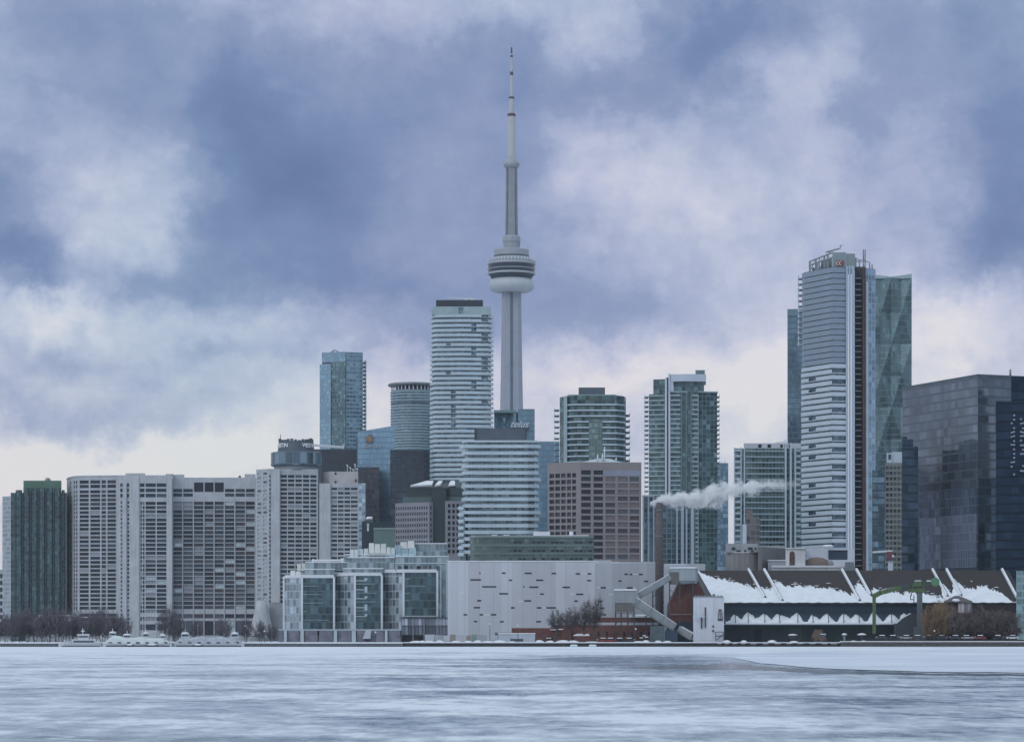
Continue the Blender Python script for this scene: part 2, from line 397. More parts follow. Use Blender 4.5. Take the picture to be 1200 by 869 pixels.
# ------------------------------------------------------------------ the setting: frozen lake, quay, city ground
def sheet(name, pts, z, mat, kind='structure', sub=None):
    mb = MB(); mb.poly([(x, y, z) for x, y in pts], 0); o = link(bpy.data.objects.new(name, mb.mesh(name, [mat]))); o['kind'] = kind; return o
def ice_mat():
    m = bpy.data.materials.new('wind streaked ice'); m.use_nodes = True; t = NT(m.node_tree); b = t.n['Principled BSDF']
    co = t.new('ShaderNodeTexCoord').outputs['Object']
    wv = t.v('ADD', co, t.v('SCALE', t.v('SUBTRACT', t.noise(co, .02, 3, .6, out=1), (.5, .5, .5)), 16.0))
    a = t.noise(t.v('MULTIPLY', wv, (.026, .016, 0)), 1, 8, .68)
    c = t.noise(t.v('MULTIPLY', wv, (.13, .065, 0)), 1, 8, .70)
    d = t.noise(t.v('MULTIPLY', co, (.9, .26, 0)), 1, 6, .72)
    s = t.m('ADD', t.m('MULTIPLY', a, .36), t.m('ADD', t.m('MULTIPLY', c, .36), t.m('MULTIPLY', d, .28)))
    y = t.xyz(co)[1]
    near = t.ramp(t.m('MULTIPLY', y, 1/1000), [(0, .0), (.09, .005), (.25, .02), (.6, .07), (1, .09)])
    s = t.m('ADD', s, near)
    x = t.xyz(co)[0]
    s = t.m('ADD', s, t.ramp(t.m('MULTIPLY_ADD', t.m('DIVIDE', x, t.m('MAXIMUM', y, 20.0)), 2.5, .5), [(0, .02), (.35, .012), (.62, -.02), (1, -.006)]))
    ex = t.m('DIVIDE', t.m('SUBTRACT', x, 16.0), 15.0); ey = t.m('DIVIDE', t.m('SUBTRACT', y, 350.0), 120.0)
    thin = t.m('POWER', .36788, t.m('ADD', t.m('MULTIPLY', ex, ex), t.m('MULTIPLY', ey, ey)))      # the refrozen lead
    s = t.m('SUBTRACT', s, t.m('MULTIPLY', thin, .13))
    cov = t.ramp(s, [(.435, 0.0), (.495, .42), (.565, 1.0)])
    rdg = t.noise(t.v('MULTIPLY', wv, (.05, .05, 0)), 1, 4, .5)
    cov = t.m('MAXIMUM', cov, t.ramp(t.m('ABSOLUTE', t.m('SUBTRACT', rdg, .5)), [(0, .85), (.012, 0.0)]))
    col = t.mix(cov, (.090, .158, .232), (.765, .795, .84))
    t.put(b.inputs['Base Color'], col)
    t.put(b.inputs['Roughness'], t.m('MULTIPLY_ADD', cov, .45, .17)); b.inputs['Specular IOR Level'].default_value = .35
    bn = t.new('ShaderNodeBump'); bn.inputs['Strength'].default_value = .22; bn.inputs['Distance'].default_value = .2
    t.put(bn.inputs['Height'], t.m('ADD', c, t.m('MULTIPLY', d, .4))); t.l.new(bn.outputs[0], b.inputs['Normal'])
    return m
def gp(px, py):
    y = CZ*F/(py-HY); return (X(px, y), y)
sheet('frozen_lake', [(-900, -150), (900, -150), (900, 1003), (-900, 1003)], 0, ice_mat())
def drift_mat():
    m = bpy.data.materials.new('snow on ice'); m.use_nodes = True; t = NT(m.node_tree); b = t.n['Principled BSDF']
    co = t.new('ShaderNodeTexCoord').outputs['Object']
    n = t.noise(t.v('MULTIPLY', co, (.03, .03, 0)), 1, 6, .65)
    t.put(b.inputs['Base Color'], t.mix(t.ramp(n, [(.35, 0.0), (.62, 1.0)]), (.50, .55, .64), (.74, .77, .83)))
    b.inputs['Roughness'].default_value = .7; return m
DRIFT = drift_mat()
WATER = pbr('open dark water', (.055, .08, .105), .16, 0, .2, .05, bump=.25, bscale=.25)
THIN = pbr('thin grey ice', (.15, .195, .26), .2, 0, .3, .02)
def ragged(pts, amp, seed, sub=6):
    r = random.Random(seed); out = []
    for i, a in enumerate(pts):
        b = pts[(i+1) % len(pts)]
        for k in range(sub):
            f = k/sub; px, py = a[0]+(b[0]-a[0])*f, a[1]+(b[1]-a[1])*f
            out.append(gp(px+r.uniform(-amp*6, amp*6), py+r.uniform(-amp, amp)*min(1, (py-752)/20)))
    return out
sheet('open_water', ragged([(860, 777), (900, 781), (980, 785.5), (1090, 788.5), (1240, 789.5), (1240, 792), (1090, 791), (960, 788.5), (890, 784.5), (780, 783.5), (720, 782), (800, 779)], .55, 4, 10), .010, WATER)
sheet('snow_cover', ragged([(858, 770.5), (880, 766), (950, 763), (1060, 760.5), (1240, 759), (1240, 789), (1080, 787), (960, 783), (890, 777)], .35, 5), .05, DRIFT)
sheet('ground', [(-900, 1002), (900, 1002), (900, 3150), (-900, 3150)], GZ-.02, pbr('trampled snow', (.50, .52, .56), .8, var=.25, scale=.05))
QUAY = pbr('quay concrete', (.16, .17, .19), .85, var=.2, scale=.3, streak=.5)
QUAYD = pbr('wet quay timber', (.045, .045, .05), .8, var=.3, scale=.6)
q = MB()
q.box(X(-40, 1000), X(472, 1000), 1000, 1003.2, -.6, GZ-.35, 0); q.box(X(-40, 1000), X(472, 1000), 999.6, 1003.2, GZ-.35, GZ+.1, 2); q.box(X(-40, 1000), X(472, 1000), 999.7, 999.99, -.5, .25, 1)
q.box(X(472.3, 1000), X(985, 1000), 1000.6, 1003.2, -.6, GZ-.2, 1); q.box(X(472.3, 1000), X(985, 1000), 1000.2, 1003.2, GZ-.2, GZ+.12, 2)
q.box(X(985.3, 1000), X(1240, 1000), 999, 1003.2, -.6, GZ+.15, 3); q.box(X(985.3, 1000), X(1240, 1000), 999.4, 1003.2, GZ+.15, GZ+.5, 2)
o = link(bpy.data.objects.new('quay', q.mesh('quay', [QUAY, QUAYD, SNOW, pbr('old quay timber', (.085, .078, .078), .9, var=.3, scale=.8, streak=.4)]))); o['kind'] = 'structure'

# ------------------------------------------------------------------ left cluster: hotel slabs
def mono(root, foot, ytop, D, mat, top=None, name='wall', zb=GZ, skip=()):
    mb = MB(); mb.prism(foot, zb, Z(ytop, D), 0, 1 if top else None, skip=skip); return part(name, mb, [mat, top] if top else [mat], root)
DGREEN = curtain('dark green tower glass', (.035, .065, .070), (.10, .16, .165), (.05, .08, .085), 2.9, 1.9, .18, .9, (.055, .085, .09), .35, .2, .03, big=.3)
D0 = 1820
b = thing('apartment_tower', 'dark green glass tower with ribbed bays and a green roof, far left of the skyline', 'tower', 45, D0)
mono(b, fp([(12.6, D0), (78.6, D0)], 40), 577, D0, CONCD)
mb = MB(); foot = []
edges = [18, 27, 36, 45, 54, 63, 72, 77]
for k, (e0, e1) in enumerate(zip(edges, edges[1:])):
    mb2 = MB(); w_ = e1-e0
    A = [(e0+.3, D0-.1), (e0+1.6, D0-2.2), (e1-2.4, D0-2.2), (e1-1.1, D0-.1)]
    mb2.prism([XY(*q) for q in A], GZ, Z(571.5 if 0 < k < 6 else 574, D0), 0, u0=k*9.5); part('bay', mb2, DGREEN, b)
mb = MB(); mb.prism([XY(27.5, D0+3), XY(72, D0+3), XY(71.5, D0+20), XY(28, D0+20)], Z(577, D0)-.5, Z(562.5, D0), 0); part('roof', mb, pbr('green copper roof', (.10, .19, .145), .7, var=.2), b)
mb = MB(); mb.blob((X(56, D0+8), D0+8, Z(562, D0)), (2, 2, 2), 0, jit=0); part('dome', mb, GREYMET, b)
mb = MB(); panel(mb, XY(12.7, D0), XY(17.8, D0), GZ, Z(577, D0)-.3, .3); part('curtain_wall', mb, DGREEN, b)
mb = MB(); mb.prism(fp([(2.8, D0+6), (12.4, D0-1)], 20), GZ, Z(581, D0), 0); part('side_wing', mb, curtain('lit side wing', (.20, .25, .28), (.38, .43, .46), (.42, .47, .50), 2.9, 1.2, .3, 1.0, (.36, .42, .45), .2, .3, .02), b)  # paler colours paint in the light on the tower's left face
b = thing('apartment_tower', 'sliver of a pale tower with small dark windows at the left picture edge', 'tower', -4, 2000)
mono(b, fp([(-24, 2000), (4.6, 2000)], 30), 667, 2000, CONC)
wl = []; mb = MB(); facade(mb, wl, XY(-24, 1999.6), XY(4.5, 1999.6), GZ, Z(667.5, 2000), [(.1, .25), (.4, .5), (.6, .7), (.84, .94)], rows_px(672, 8, 8, 5, 2000)); part('facade', mb, CONC, b); windows(b, wl, pick((GDARK, 1)), FRAME)
b = thing('ferry_terminal', 'low terminal hall with a sloping snow covered glass roof behind bare trees', 'hall', 58, 1300)
mb = MB(); zr = Z(722, 1300); ze = Z(734, 1300)
mono(b, fp([(30, 1292), (84, 1292)], 30), 735, 1300, CONC2)
L0 = [(X(32, 1292), 1291.5, ze), (X(82, 1292), 1291.5, ze), (X(82, 1305), 1306, zr), (X(46, 1305), 1306, zr)]
mb.poly(L0, 0); mb.poly([(x, y, z-.4) for x, y, z in reversed(L0)], 0)
for i in range(4): a, c = L0[i], L0[(i+1) % 4]; mb.poly([(a[0], a[1], a[2]-.4), (c[0], c[1], c[2]-.4), c, a], 0)
mb.box(X(46, 1305), X(82, 1305), 1306.1, 1330, ze, zr, 0)
part('roof', mb, pbr('dull roof glass', (.22, .25, .29), .5), b)
mb = MB(); mb.box(X(45, 1305), X(82, 1305), 1305, 1331, zr+.02, zr+.9, 0); part('roof_snow', mb, SNOW, b)
mb = MB()
for k in range(7):
    f = k/6; mb.bar((X(32+50*f, 1292), 1291.3, ze+.15), (X(46+36*f, 1305), 1305.8, zr+.15), .6)
part('rafters', mb, SNOW, b)

# rounded grid slab
D1 = 1815
b = thing('hotel_slab', 'grey concrete slab block with a rounded left corner and rows of dark strip windows', 'apartment block', 110, D1)
path = [(78.3, D1+36), (80.5, D1+20), (85, D1+8), (91.5, D1), (137.8, D1-4)]
pw_ = [XY(*q) for q in path]
mb = MB(); mb.prism(pw_+[XY(137, D1+45), XY(79, D1+45)], GZ, Z(558, D1), 0, skip=(0, 1, 2, 3)); zt = Z(558, D1)
wl = []; rw = rows_px(562.6, 5.2, 2, 3.9, D1)+rows_px(574.2, 4.86, 29, 3.5, D1)+rows_px(718.6, 4.86, 2, 3.5, D1)
for i in range(3): facade(mb, wl, pw_[i], pw_[i+1], GZ, zt, [(.3, .7)] if i < 2 else [(.18, .42), (.60, .86)], rw, .5)
facade(mb, wl, pw_[3], pw_[4], GZ, zt, cols_px(91.5, 137.8, [(93.2, 104), (105.8, 117.3), (118.9, 124.2), (125.8, 135.8)]), rw, .6)
part('wall', mb, pbr('hotel concrete', (.46, .485, .52), .85, var=.12, streak=.45), b); windows(b, wl, pick((GDARK, 6), (GNAVY, 3), (GBROWN, 1), (GMID, 1), (GCURT, .5)), FRAME, mull=3)
mb = MB(); mb.prism(offset(pw_, .35)+[XY(137, D1+44.5), XY(79.2, D1+44.5)], zt, Z(557, D1), 0); part('parapet', mb, CONC, b)
# pier block
D2 = 1805
b = thing('hotel_slab', 'pale concrete slab block with a broad blank pier and one column of blue windows', 'apartment block', 168, D2)
mb = MB(); wl = []; zt = Z(556.5, D2)
A, B = XY(137.6, D2), XY(202, D2); cp = lambda l: cols_px(137.6, 202, l)
r_hi = rows_px(566, 6.1, 3, 4.2, D2); r_lo = rows_px(587.6, 4.86, 27, 3.7, D2)
facade(mb, wl, A, B, Z(584.5, D2), zt, cp([(140.8, 143.8), (148.8, 151.2), (164, 169.4), (170.6, 182.6), (183.6, 195)]), r_hi, .5)
facade(mb, wl, A, B, GZ, Z(584.5, D2), cp([(141.6, 143.4), (149.2, 151.6)]), rows_px(587, 4.86, 31, 2.6, D2), .5) if 0 else None
facade(mb, wl, A, XY(164.0, D2), GZ, Z(584.5, D2), cols_px(137.6, 164, [(141.4, 143.2), (149.2, 151.4)]), rows_px(587, 4.86, 31, 2.8, D2), .6)
facade(mb, wl, XY(164.0, D2), B, GZ, Z(584.5, D2), cols_px(164, 202, [(164.5, 166.4), (167.2, 169.4), (170.6, 182.4), (183.6, 195)]), r_lo+rows_px(722.5, 6, 1, 4.5, D2)+rows_px(731, 9, 1, 7, D2), .8)
mb.prism([A, B, XY(201, D2+40), XY(139, D2+40)], GZ, zt, 0, skip=(0,))
part('wall', mb, CONC, b); windows(b, wl, pick((GDARK, 4), (GNAVY, 5), (GMID, 2), (GPALE, 1), (GCURT, 1)), FRAME, mull=3)
mb = MB(); mb.prism([XY(147, D2+2), XY(170, D2+2), XY(169, D2+30), XY(148, D2+30)], zt, Z(554, D2), 0); part('roof_block', mb, CONC, b)
mb = MB(); mb.prism([XY(194, D2+1), XY(203, D2+1), XY(202, D2+20), XY(195, D2+20)], zt, Z(554.8, D2), 0); part('roof_block', mb, CONC, b)
mb = MB(); panel(mb, XY(144.2, D2), XY(148.4, D2), GZ, Z(566, D2), 1.2); part('pier', mb, CONC, b)
mb = MB(); panel(mb, XY(152, D2), XY(163, D2), GZ, zt-.2, 1.0); part('pier', mb, CONC, b)
mb = MB(); panel(mb, XY(195.6, D2), XY(201.8, D2), GZ, zt-.2, 1.3); part('pier', mb, CONC, b)
# wide grid block
D3 = 1812
b = thing('hotel_slab', 'widest grey slab block, eight window columns under a roof level with three large dark openings', 'apartment block', 250, D3)
mb = MB(); wl = []; A, B = XY(202, D3), XY(300.2, D3); zt = Z(560, D3)
C8 = [(203, 213.4), (214.8, 226), (227.4, 238.4), (239.8, 250.2), (251.6, 262.2), (263.6, 274.6), (276, 287), (288.2, 298.4)]
facade(mb, wl, A, B, Z(585, D3), zt, cols_px(202, 300.2, C8[:2]+C8[5:]), rows_px(572.5, 5.2, 2, 3.9, D3), .6)
facade(mb, wl, A, B, GZ, Z(585, D3), cols_px(202, 300.2, C8), rows_px(587.4, 4.87, 26, 4.0, D3)+rows_px(719, 9, 1, 5, D3)+rows_px(727, 18, 1, 17, D3), .9)
big = []; facade(MB(), big, A, B, Z(585, D3), zt, cols_px(202, 300.2, C8[2:5]), [(Z(576, D3), Z(565, D3))], 2.5)
mb.prism([A, B, XY(299, D3+40), XY(203, D3+40)], GZ, zt, 0, skip=(0,))
part('wall', mb, pbr('hotel concrete', (.46, .485, .52), .85), b)
windows(b, wl, pick((GDARK, 4), (GNAVY, 4), (GMID, 6), (GBROWN, 3), (GPALE, 1.2), (GCURT, 1)), FRAME, mull=3)
mb = MB()
for c in C8[2:5]:
    lo = MB(); panel(lo, XY(c[0], D3), XY(c[1], D3), Z(576, D3), Z(565, D3), .12); part('loggia', lo, GDARK, b)
for k, (a_, b_) in enumerate(zip(C8, C8[1:])):
    pm = MB(); panel(pm, XY(a_[1]+.25, D3), XY(b_[0]-.25, D3), GZ, Z(586.4, D3), .7); part('pier', pm, CONC, b)
for (x0, x1, yt, d) in ((202.6, 216, 555.5, 2), (286.6, 299.6, 555, 2), (216.2, 286.4, 558.6, 6)):
    pm = MB(); pm.prism([XY(x0, D3+d), XY(x1, D3+d), XY(x1-.6, D3+30), XY(x0+.6, D3+30)], zt, Z(yt, D3)); part('roof_block', pm, CONC, b)
pm = MB(); pm.blob((X(281, D3+8), D3+8, Z(558, D3)), (.9, .9, 1.2)); part('vent', pm, DARKMET, b)

# harbour hotel towers
D4 = 1790
b = thing('hotel_tower', 'hotel tower carrying the round glazed restaurant on its roof', 'tower', 338, D4)
zt = Z(549, D4); mb = MB(); wl = []; path = [(300.3, D4+8), (315.2, D4), (316, D4), (372.6, D4+4)]; pw_ = [XY(*q) for q in path]
facade(mb, wl, XY(315.2, D4), XY(372.6, D4+4), GZ, zt, cols_px(315.2, 372.6, [(315.6, 317.2), (328.8, 336.2), (337.4, 345), (346.2, 353.8), (355, 362.4), (363.6, 371)]), rows_px(556, 5.06, 30, 3.3, D4), .5)
mb.prism([XY(315.2, D4), XY(372.6, D4+4), XY(371.6, D4+45), XY(301, D4+45), XY(300.3, D4+8)], GZ, zt, 0, skip=(0, 4))
lw = []; facade(mb, lw, XY(300.3, D4+8), XY(315.2, D4), GZ, zt, [(.10, .40), (.55, .85)], rows_px(553, 5.06, 30, 2.6, D4), .35)
part('wall', mb, pbr('hotel concrete', (.46, .485, .52), .85), b)
windows(b, wl, pick((GDARK, 6), (GNAVY, 2), (GMID, 1), (GCURT, .4)), FRAME); 
mbw = MB()
windows(b, lw, pick((GPALE, 5), (GMID, 2), (GCURT, 2)), FRAME, name='corner_window', mull=1)
mb = MB(); panel(mb, XY(318, D4), XY(328, D4), Z(706, D4), zt-.3, 1.2); part('pier', mb, CONC, b)
mb = MB(); panel(mb, XY(317, D4), XY(331.6, D4), GZ, Z(706.4, D4), 2.2); part('plinth', mb, CONC2, b)
# base cone
mb = MB(); cx, cy = X(306.5, D4-9), D4-9
mb.lathe([(X(318.5, D4)-X(306, D4)+1, GZ), (7.0, Z(736, D4)), (5.6, Z(725, D4)), (4.0, Z(712, D4)), (3.2, Z(704, D4))], cx, cy, 20); part('flared_base', mb, CONC, b)
for k in (0, 1):
    mb = MB(); xx = X(288+k*9, D4-20); mb.bar((xx, D4-22, Z(733, D4-22)), (xx+5.5, D4-27, Z(745, D4-27)), 3, 1.0, 0); mb.bar((xx, D4-22.3, Z(732.4, D4-22)), (xx+5.5, D4-27.3, Z(744.4, D4-27)), 2.2, .9, 1); part('canopy_fin', mb, [GREYMET, SNOW], b)
# restaurant drum
cx, cy = X(347, D4+16), D4+16; px1 = (D4+16)/F
mb = MB(); mb.lathe([(26*px1, zt-.5), (26*px1, Z(544, D4))], cx, cy, 36); part('drum_base', mb, CONC2, b)
mb = MB(); mb.lathe([(29*px1, Z(544.4, D4)), (29.6*px1, Z(543, D4)), (29.6*px1, Z(529, D4)), (28*px1, Z(528.2, D4))], cx, cy, 40, smooth=False)
part('restaurant_glazing', mb, curtain('restaurant glass', (.07, .11, .15), (.34, .42, .48), (.12, .15, .18), 7.6, 4.6, .5, .8, (.10, .13, .15), .4, .12, .05, big=.15), b)
mb = MB(); mb.lathe([(22*px1, Z(529, D4)), (20.5*px1, Z(519, D4)), (20.5*px1, Z(515.4, D4))], cx, cy, 32, smooth=False); part('roof_drum', mb, MECH, b)
for a_ in range(14):
    mb = MB(); t_ = math.pi+a_*.23; x_, y_ = cx+19*px1*math.cos(t_), cy+19*px1*math.sin(t_); mb.box(x_-.9, x_+.9, y_-.6, y_+.6, Z(515.6, D4), Z(515.6, D4)+random.uniform(.6, 2.2)); part('roof_plant', mb, MECH, b)
mb = MB(); mb.bar((X(328.5, D4), D4+2, Z(516, D4)), (X(328.5, D4), D4+2, Z(508.5, D4)), .35); part('antenna', mb, DARKMET, b)
SIGNW = pbr('white sign letters', (.86, .88, .90), .5, var=.02)
for k, (ang0, word) in enumerate(((-2.40, 'WESTIN'), (-.66, 'WESTIN'))):
    sg = link(bpy.data.objects.new('sign', None)); sg.parent = b; sg.location = Vector((cx, cy, Z(520.8, D4)))-origin(b)
    for i, ch in enumerate(word):
        an = ang0+(i-2.5)*.14; R = 21.6*px1
        put_text(text_mesh(ch, 3.5, .15, SIGNW, offset_=.08), sg, (cx+R*math.cos(an), cy+R*math.sin(an), Z(520.8, D4)), an+math.pi/2, 'letter')
D5 = 1795
b = thing('hotel_tower', 'lower hotel tower with a pale roof block and a reflective right edge', 'tower', 400, D5)
zt = Z(566, D5); mb = MB(); wl = []
facade(mb, wl, XY(374, D5), XY(428.3, D5), GZ, zt, cols_px(374, 428.3, [(388.4, 395), (396, 402.6), (403.6, 410.2), (411.2, 419)]), rows_px(571, 5.06, 30, 3.0, D5), .5)
mb.prism([XY(374, D5), XY(428.3, D5), XY(427, D5+40), XY(375, D5+40)], GZ, zt, 0, skip=(0,))
part('wall', mb, pbr('hotel concrete', (.46, .485, .52), .85), b); windows(b, wl, pick((GDARK, 3), (GNAVY, 3), (GCURT, 2), (GMID, 3)), FRAME)
mb = MB(); panel(mb, XY(374.5, D5), XY(387.4, D5), GZ, zt-.3, 1.3); part('pier', mb, CONC, b)
mb = MB(); panel(mb, XY(420, D5), XY(428.2, D5), GZ, zt-.3, .5); part('corner_glazing', mb, curtain('bright corner glass', (.16, .24, .32), (.55, .63, .70), (.40, .45, .50), 2.75, 2.2, .3, .7, (.30, .34, .38), .4, .1, .12), b)
mb = MB(); mb.prism(fp([(378.2, D5+14), (387, D5+6), (419.6, D5+8)], 24), zt, Z(551.5, D5)); part('roof_block', mb, pbr('cream panel', (.47, .47, .47), .8), b)
for (x_, y_) in ((393.3, 554), (393.3, 564), (417, 562)):
    mb = MB(); xx = X(x_, D5+7); mb.box(xx-.6, xx+.6, D5+6.2, D5+6.9, Z(y_+1.4, D5), Z(y_-1.4, D5)); part('vent', mb, DARKMET, b)
for (x_, h_) in ((407, 9), (410.5, 6), (416, 10), (418.5, 5), (413.6, 4)):
    mb = MB(); xx = X(x_, D5+12); mb.bar((xx, D5+12, Z(551.5, D5)), (xx, D5+12, Z(551.5-h_, D5)), .3); mb.bar((xx-.6, D5+12, Z(552-h_, D5)), (xx+.6, D5+12, Z(552-h_*.75, D5)), .5); part('antenna', mb, WHITE, b)
# towers just behind
D6 = 1960
b = thing('office_block', 'dark ribbed office block just right of the round restaurant drum', 'office block', 398, D6)
mono(b, fp([(352, D6), (419.6, D6)], 40), 526, D6, MECH)
mb = MB()
for k in range(22): xx = X(377.5+k*1.95, D6); mb.box(xx-.28, xx+.28, D6-.6, D6+.1, GZ, Z(526.3, D6))
part('rib_cladding', mb, pbr('dark bronze ribs', (.075, .085, .10), .5, .3), b)
mb = MB(); mb.prism(fp([(417.6, D6-1), (420.3, D6-1)], 20), GZ, Z(513, D6)); part('stair_shaft', mb, MECH, b)
mb = MB(); mb.bar((X(368, D6), D6+4, Z(521, D6)), (X(403, D6), D6+4, Z(523.4, D6)), 1.6); mb.bar((X(375, D6), D6+4, Z(526, D6)), (X(375, D6), D6+4, Z(520, D6)), .4); mb.bar((X(402, D6), D6+4, Z(526, D6)), (X(402, D6), D6+4, Z(521, D6)), .6); part('window_cleaning_crane', mb, WHITE, b)
D7 = 1900
b = thing('office_block', 'plain dark office block directly below left of the tower with the orange emblem', 'office block', 434, D7)
mono(b, fp([(415, D7), (444.5, D7)], 40), 547, D7, curtain('dark bronze glass', (.05, .055, .07), (.10, .11, .13), (.04, .045, .055), 3.4, 1.5, .3, 1.0, (.06, .065, .08), .3, .15, .02))
D8 = 1700
b = thing('low_block', 'small dark green block with snow on its corner, right of the lower hotel tower', 'office block', 445, D8)
mono(b, fp([(424, D8), (462, D8+8)], 30), 611, D8, pbr('dark green panel', (.045, .065, .075), .5, .2))
mb = MB(); mb.prism(fp([(427.6, D8+3), (437, D8+3)], 12), Z(611, D8), Z(607.5, D8)); mb.prism(fp([(428.4, D8+4), (436.4, D8+4)], 11), Z(607.5, D8), Z(604.6, D8), 1, foot_top=fp([(430.4, D8+5), (436.4, D8+4)], 10)); part('roof_block', mb, [MECH, SNOW], b)
mb = MB(); panel(mb, XY(430, D8), XY(432.4, D8), Z(622, D8), Z(613, D8), .2); part('window', mb, GPALE, b)
D8 = 1640
b = thing('low_block', 'flat green clad plant block in front of the pinkish granite offices', 'office block', 456, D8)
mono(b, fp([(438, D8), (476, D8)], 30), 620.4, D8, pbr('green cladding', (.13, .20, .19), .6, var=.1), None)
mb = MB(); mb.prism(fp([(437.6, D8-.4), (476.4, D8-.4)], 31), Z(620.4, D8), Z(618, D8)); part('parapet', mb, pbr('light green cladding', (.21, .29, .27), .6), b)

# ------------------------------------------------------------------ downtown towers, left of the spire
D9 = 2180
b = thing('glass_tower', 'tall blue green glass tower with tiny balconies down its right edge', 'tower', 402, D9)
mono(b, fp([(377.4, D9+6), (405.4, D9), (424, D9+5)], 40), 413, D9, MECH)
TG1 = curtain('pale blue tower glass', (.32, .45, .55), (.30, .42, .50), (.26, .38, .46), 3.1, 1.5, .2, .8, (.22, .34, .43), .45, .12, .02)
TG2 = curtain('teal tower glass', (.06, .11, .13), (.22, .32, .35), (.14, .20, .22), 3.1, 1.5, .2, .9, (.11, .17, .19), .45, .1, .04, big=.4)
TG3 = curtain('blue banded tower glass', (.10, .18, .23), (.24, .35, .41), (.26, .36, .42), 3.1, 2.6, .2, 1.1, (.24, .35, .42), .45, .1, .03, big=.4)
for (a_, c_, yt, yb, mt) in (((375, D9+6.6), (388, D9+2.6), 426, 749, TG1), ((388.2, D9+3.6), (405.2, D9-.1), 424, 749, TG2), ((377.4, D9+6), (405.2, D9), 412, 423.8, TG1), ((405.6, D9-.2), (425, D9+5), 412.4, 749, TG3)):
    mb = MB(); panel(mb, XY(*a_), XY(*c_), max(GZ, Z(yb, D9)), Z(yt, D9), .5); part('curtain_wall', mb, mt, b)
me = balcony_mesh([XY(424, D9+3), XY(425.5, D9+4), XY(425.3, D9+22)], 2.6, .4, 1.1, b.location, [SLABD, GUARD])
stack(b, [me], [Z(424+i*4.65, D9) for i in range(22)])
mb = MB(); mb.bar((X(386, D9), D9+10, Z(412, D9)), (X(391, D9), D9+10, Z(408.5, D9)), .9); mb.bar((X(391, D9), D9+10, Z(408.6, D9)), (X(398, D9), D9+10, Z(411.6, D9)), .7); part('window_cleaning_crane', mb, GREYMET, b)

D10 = 1930
b = thing('office_tower', 'smooth light blue tower with an orange emblem and white letters near its top', 'tower', 440, D10)
mb = MB(); foot = fp([(419, D10+2), (462, D10)], 40); n = len(foot); zs = [Z(505.5, D10), Z(498.5, D10), Z(498.5, D10), Z(505.5, D10)]
q0 = len(mb.v); mb.v += [(x, y, GZ) for x, y in foot]+[(x, y, z) for (x, y), z in zip(foot, zs)]
L = X(462, D10)-X(419, D10)
for i in range(4):
    j = (i+1) % 4; mb.face((q0+i, q0+j, q0+4+j, q0+4+i), 0, uv=[(0, 0), (L, 0), (L, zs[j]), (0, zs[i])])
mb.face((q0+4, q0+5, q0+6, q0+7), 0); mb.face((q0+3, q0+2, q0+1, q0), 0)
part('curtain_wall', mb, curtain('light blue glass', (.32, .47, .60), (.30, .43, .54), (.22, .33, .43), 3.8, 1.5, .12, .9, (.19, .31, .41), .45, .12, .012, big=.5), b)
sg = MB(); cx_, cz_ = X(433, D10), Z(514, D10); yy = D10+.2
for k in range(16):
    t0 = 2*math.pi*k/16; r0, r1 = 1.7, 3.6 if k % 2 else 2.9
    sg.bar((cx_+r0*math.cos(t0), yy, cz_+r0*math.sin(t0)), (cx_+r1*math.cos(t0), yy, cz_+r1*math.sin(t0)), .75, .4)
sg.tube((cx_, yy+.15, cz_), (cx_, yy-.35, cz_), 2.1, 2.1, 20)
part('emblem', sg, pbr('orange emblem', (.34, .24, .15), .5, var=.1), b)
put_text(text_mesh('Sun Life', 3.9, .15, pbr('muted sign letters', (.42, .50, .56), .5), offset_=.06), b, (X(436.2, D10), D10+.2, Z(522.6, D10)), 0, 'lettering')
D11 = 1880
b = thing('office_tower', 'very dark glass tower right of the light blue tower with the emblem', 'tower', 480, D11)
mono(b, fp([(457.2, D11), (503.6, D11+3)], 40), 526.7, D11, curtain('black blue glass', (.032, .045, .065), (.07, .09, .115), (.045, .06, .075), 3.8, 1.5, .18, .9, (.04, .055, .072), .45, .1, .02, big=.35))
D12 = 2060
b = thing('round_tower', 'round glass tower under a thin projecting roof disc, left of the white balconied skyscraper', 'tower', 482, D12)
r = 26*D12/F; cx, cy = X(484, D12+r), D12+r
mb = MB(); mb.lathe([(r, GZ), (r, Z(455.6, D12))], cx, cy, 44, smooth=False)
part('curtain_wall', mb, curtain('round tower glass', (.08, .14, .18), (.24, .34, .40), (.17, .24, .28), 2.6, 2.6, .28, .9, (.20, .28, .33), .45, .1, .05, big=.4), b)
mb = MB(); mb.lathe([(28.5*D12/F, Z(450.6, D12)), (30*D12/F, Z(449, D12)), (28.5*D12/F, Z(447.4, D12))], cx, cy, 44); part('roof_disc', mb, GREYMET, b)
mb = MB(); mb.lathe([(20*D12/F, Z(455.7, D12)), (20*D12/F, Z(450.5, D12))], cx, cy, 30); part('roof_drum', mb, MECH, b)
for k in range(16):
    t_ = math.pi+.1+k*.19; pm = MB(); pm.bar((cx+r*.97*math.cos(t_), cy+r*.97*math.sin(t_), Z(455.6, D12)), (cx+r*.97*math.cos(t_), cy+r*.97*math.sin(t_), Z(450.7, D12)), .8); part('column', pm, WHITE, b)
for k in range(26):
    yy = 458+k*3.35; pm = MB(); R_ = r+(.45 if k not in (4, 5) else .3); zz = Z(yy, D12); pm.lathe([(r-.2, zz-.5), (R_, zz-.5), (R_, zz+.35), (r-.2, zz+.35)], cx, cy, 44); part('floor_band', pm, SLABD if k != 4 else MECH, b)

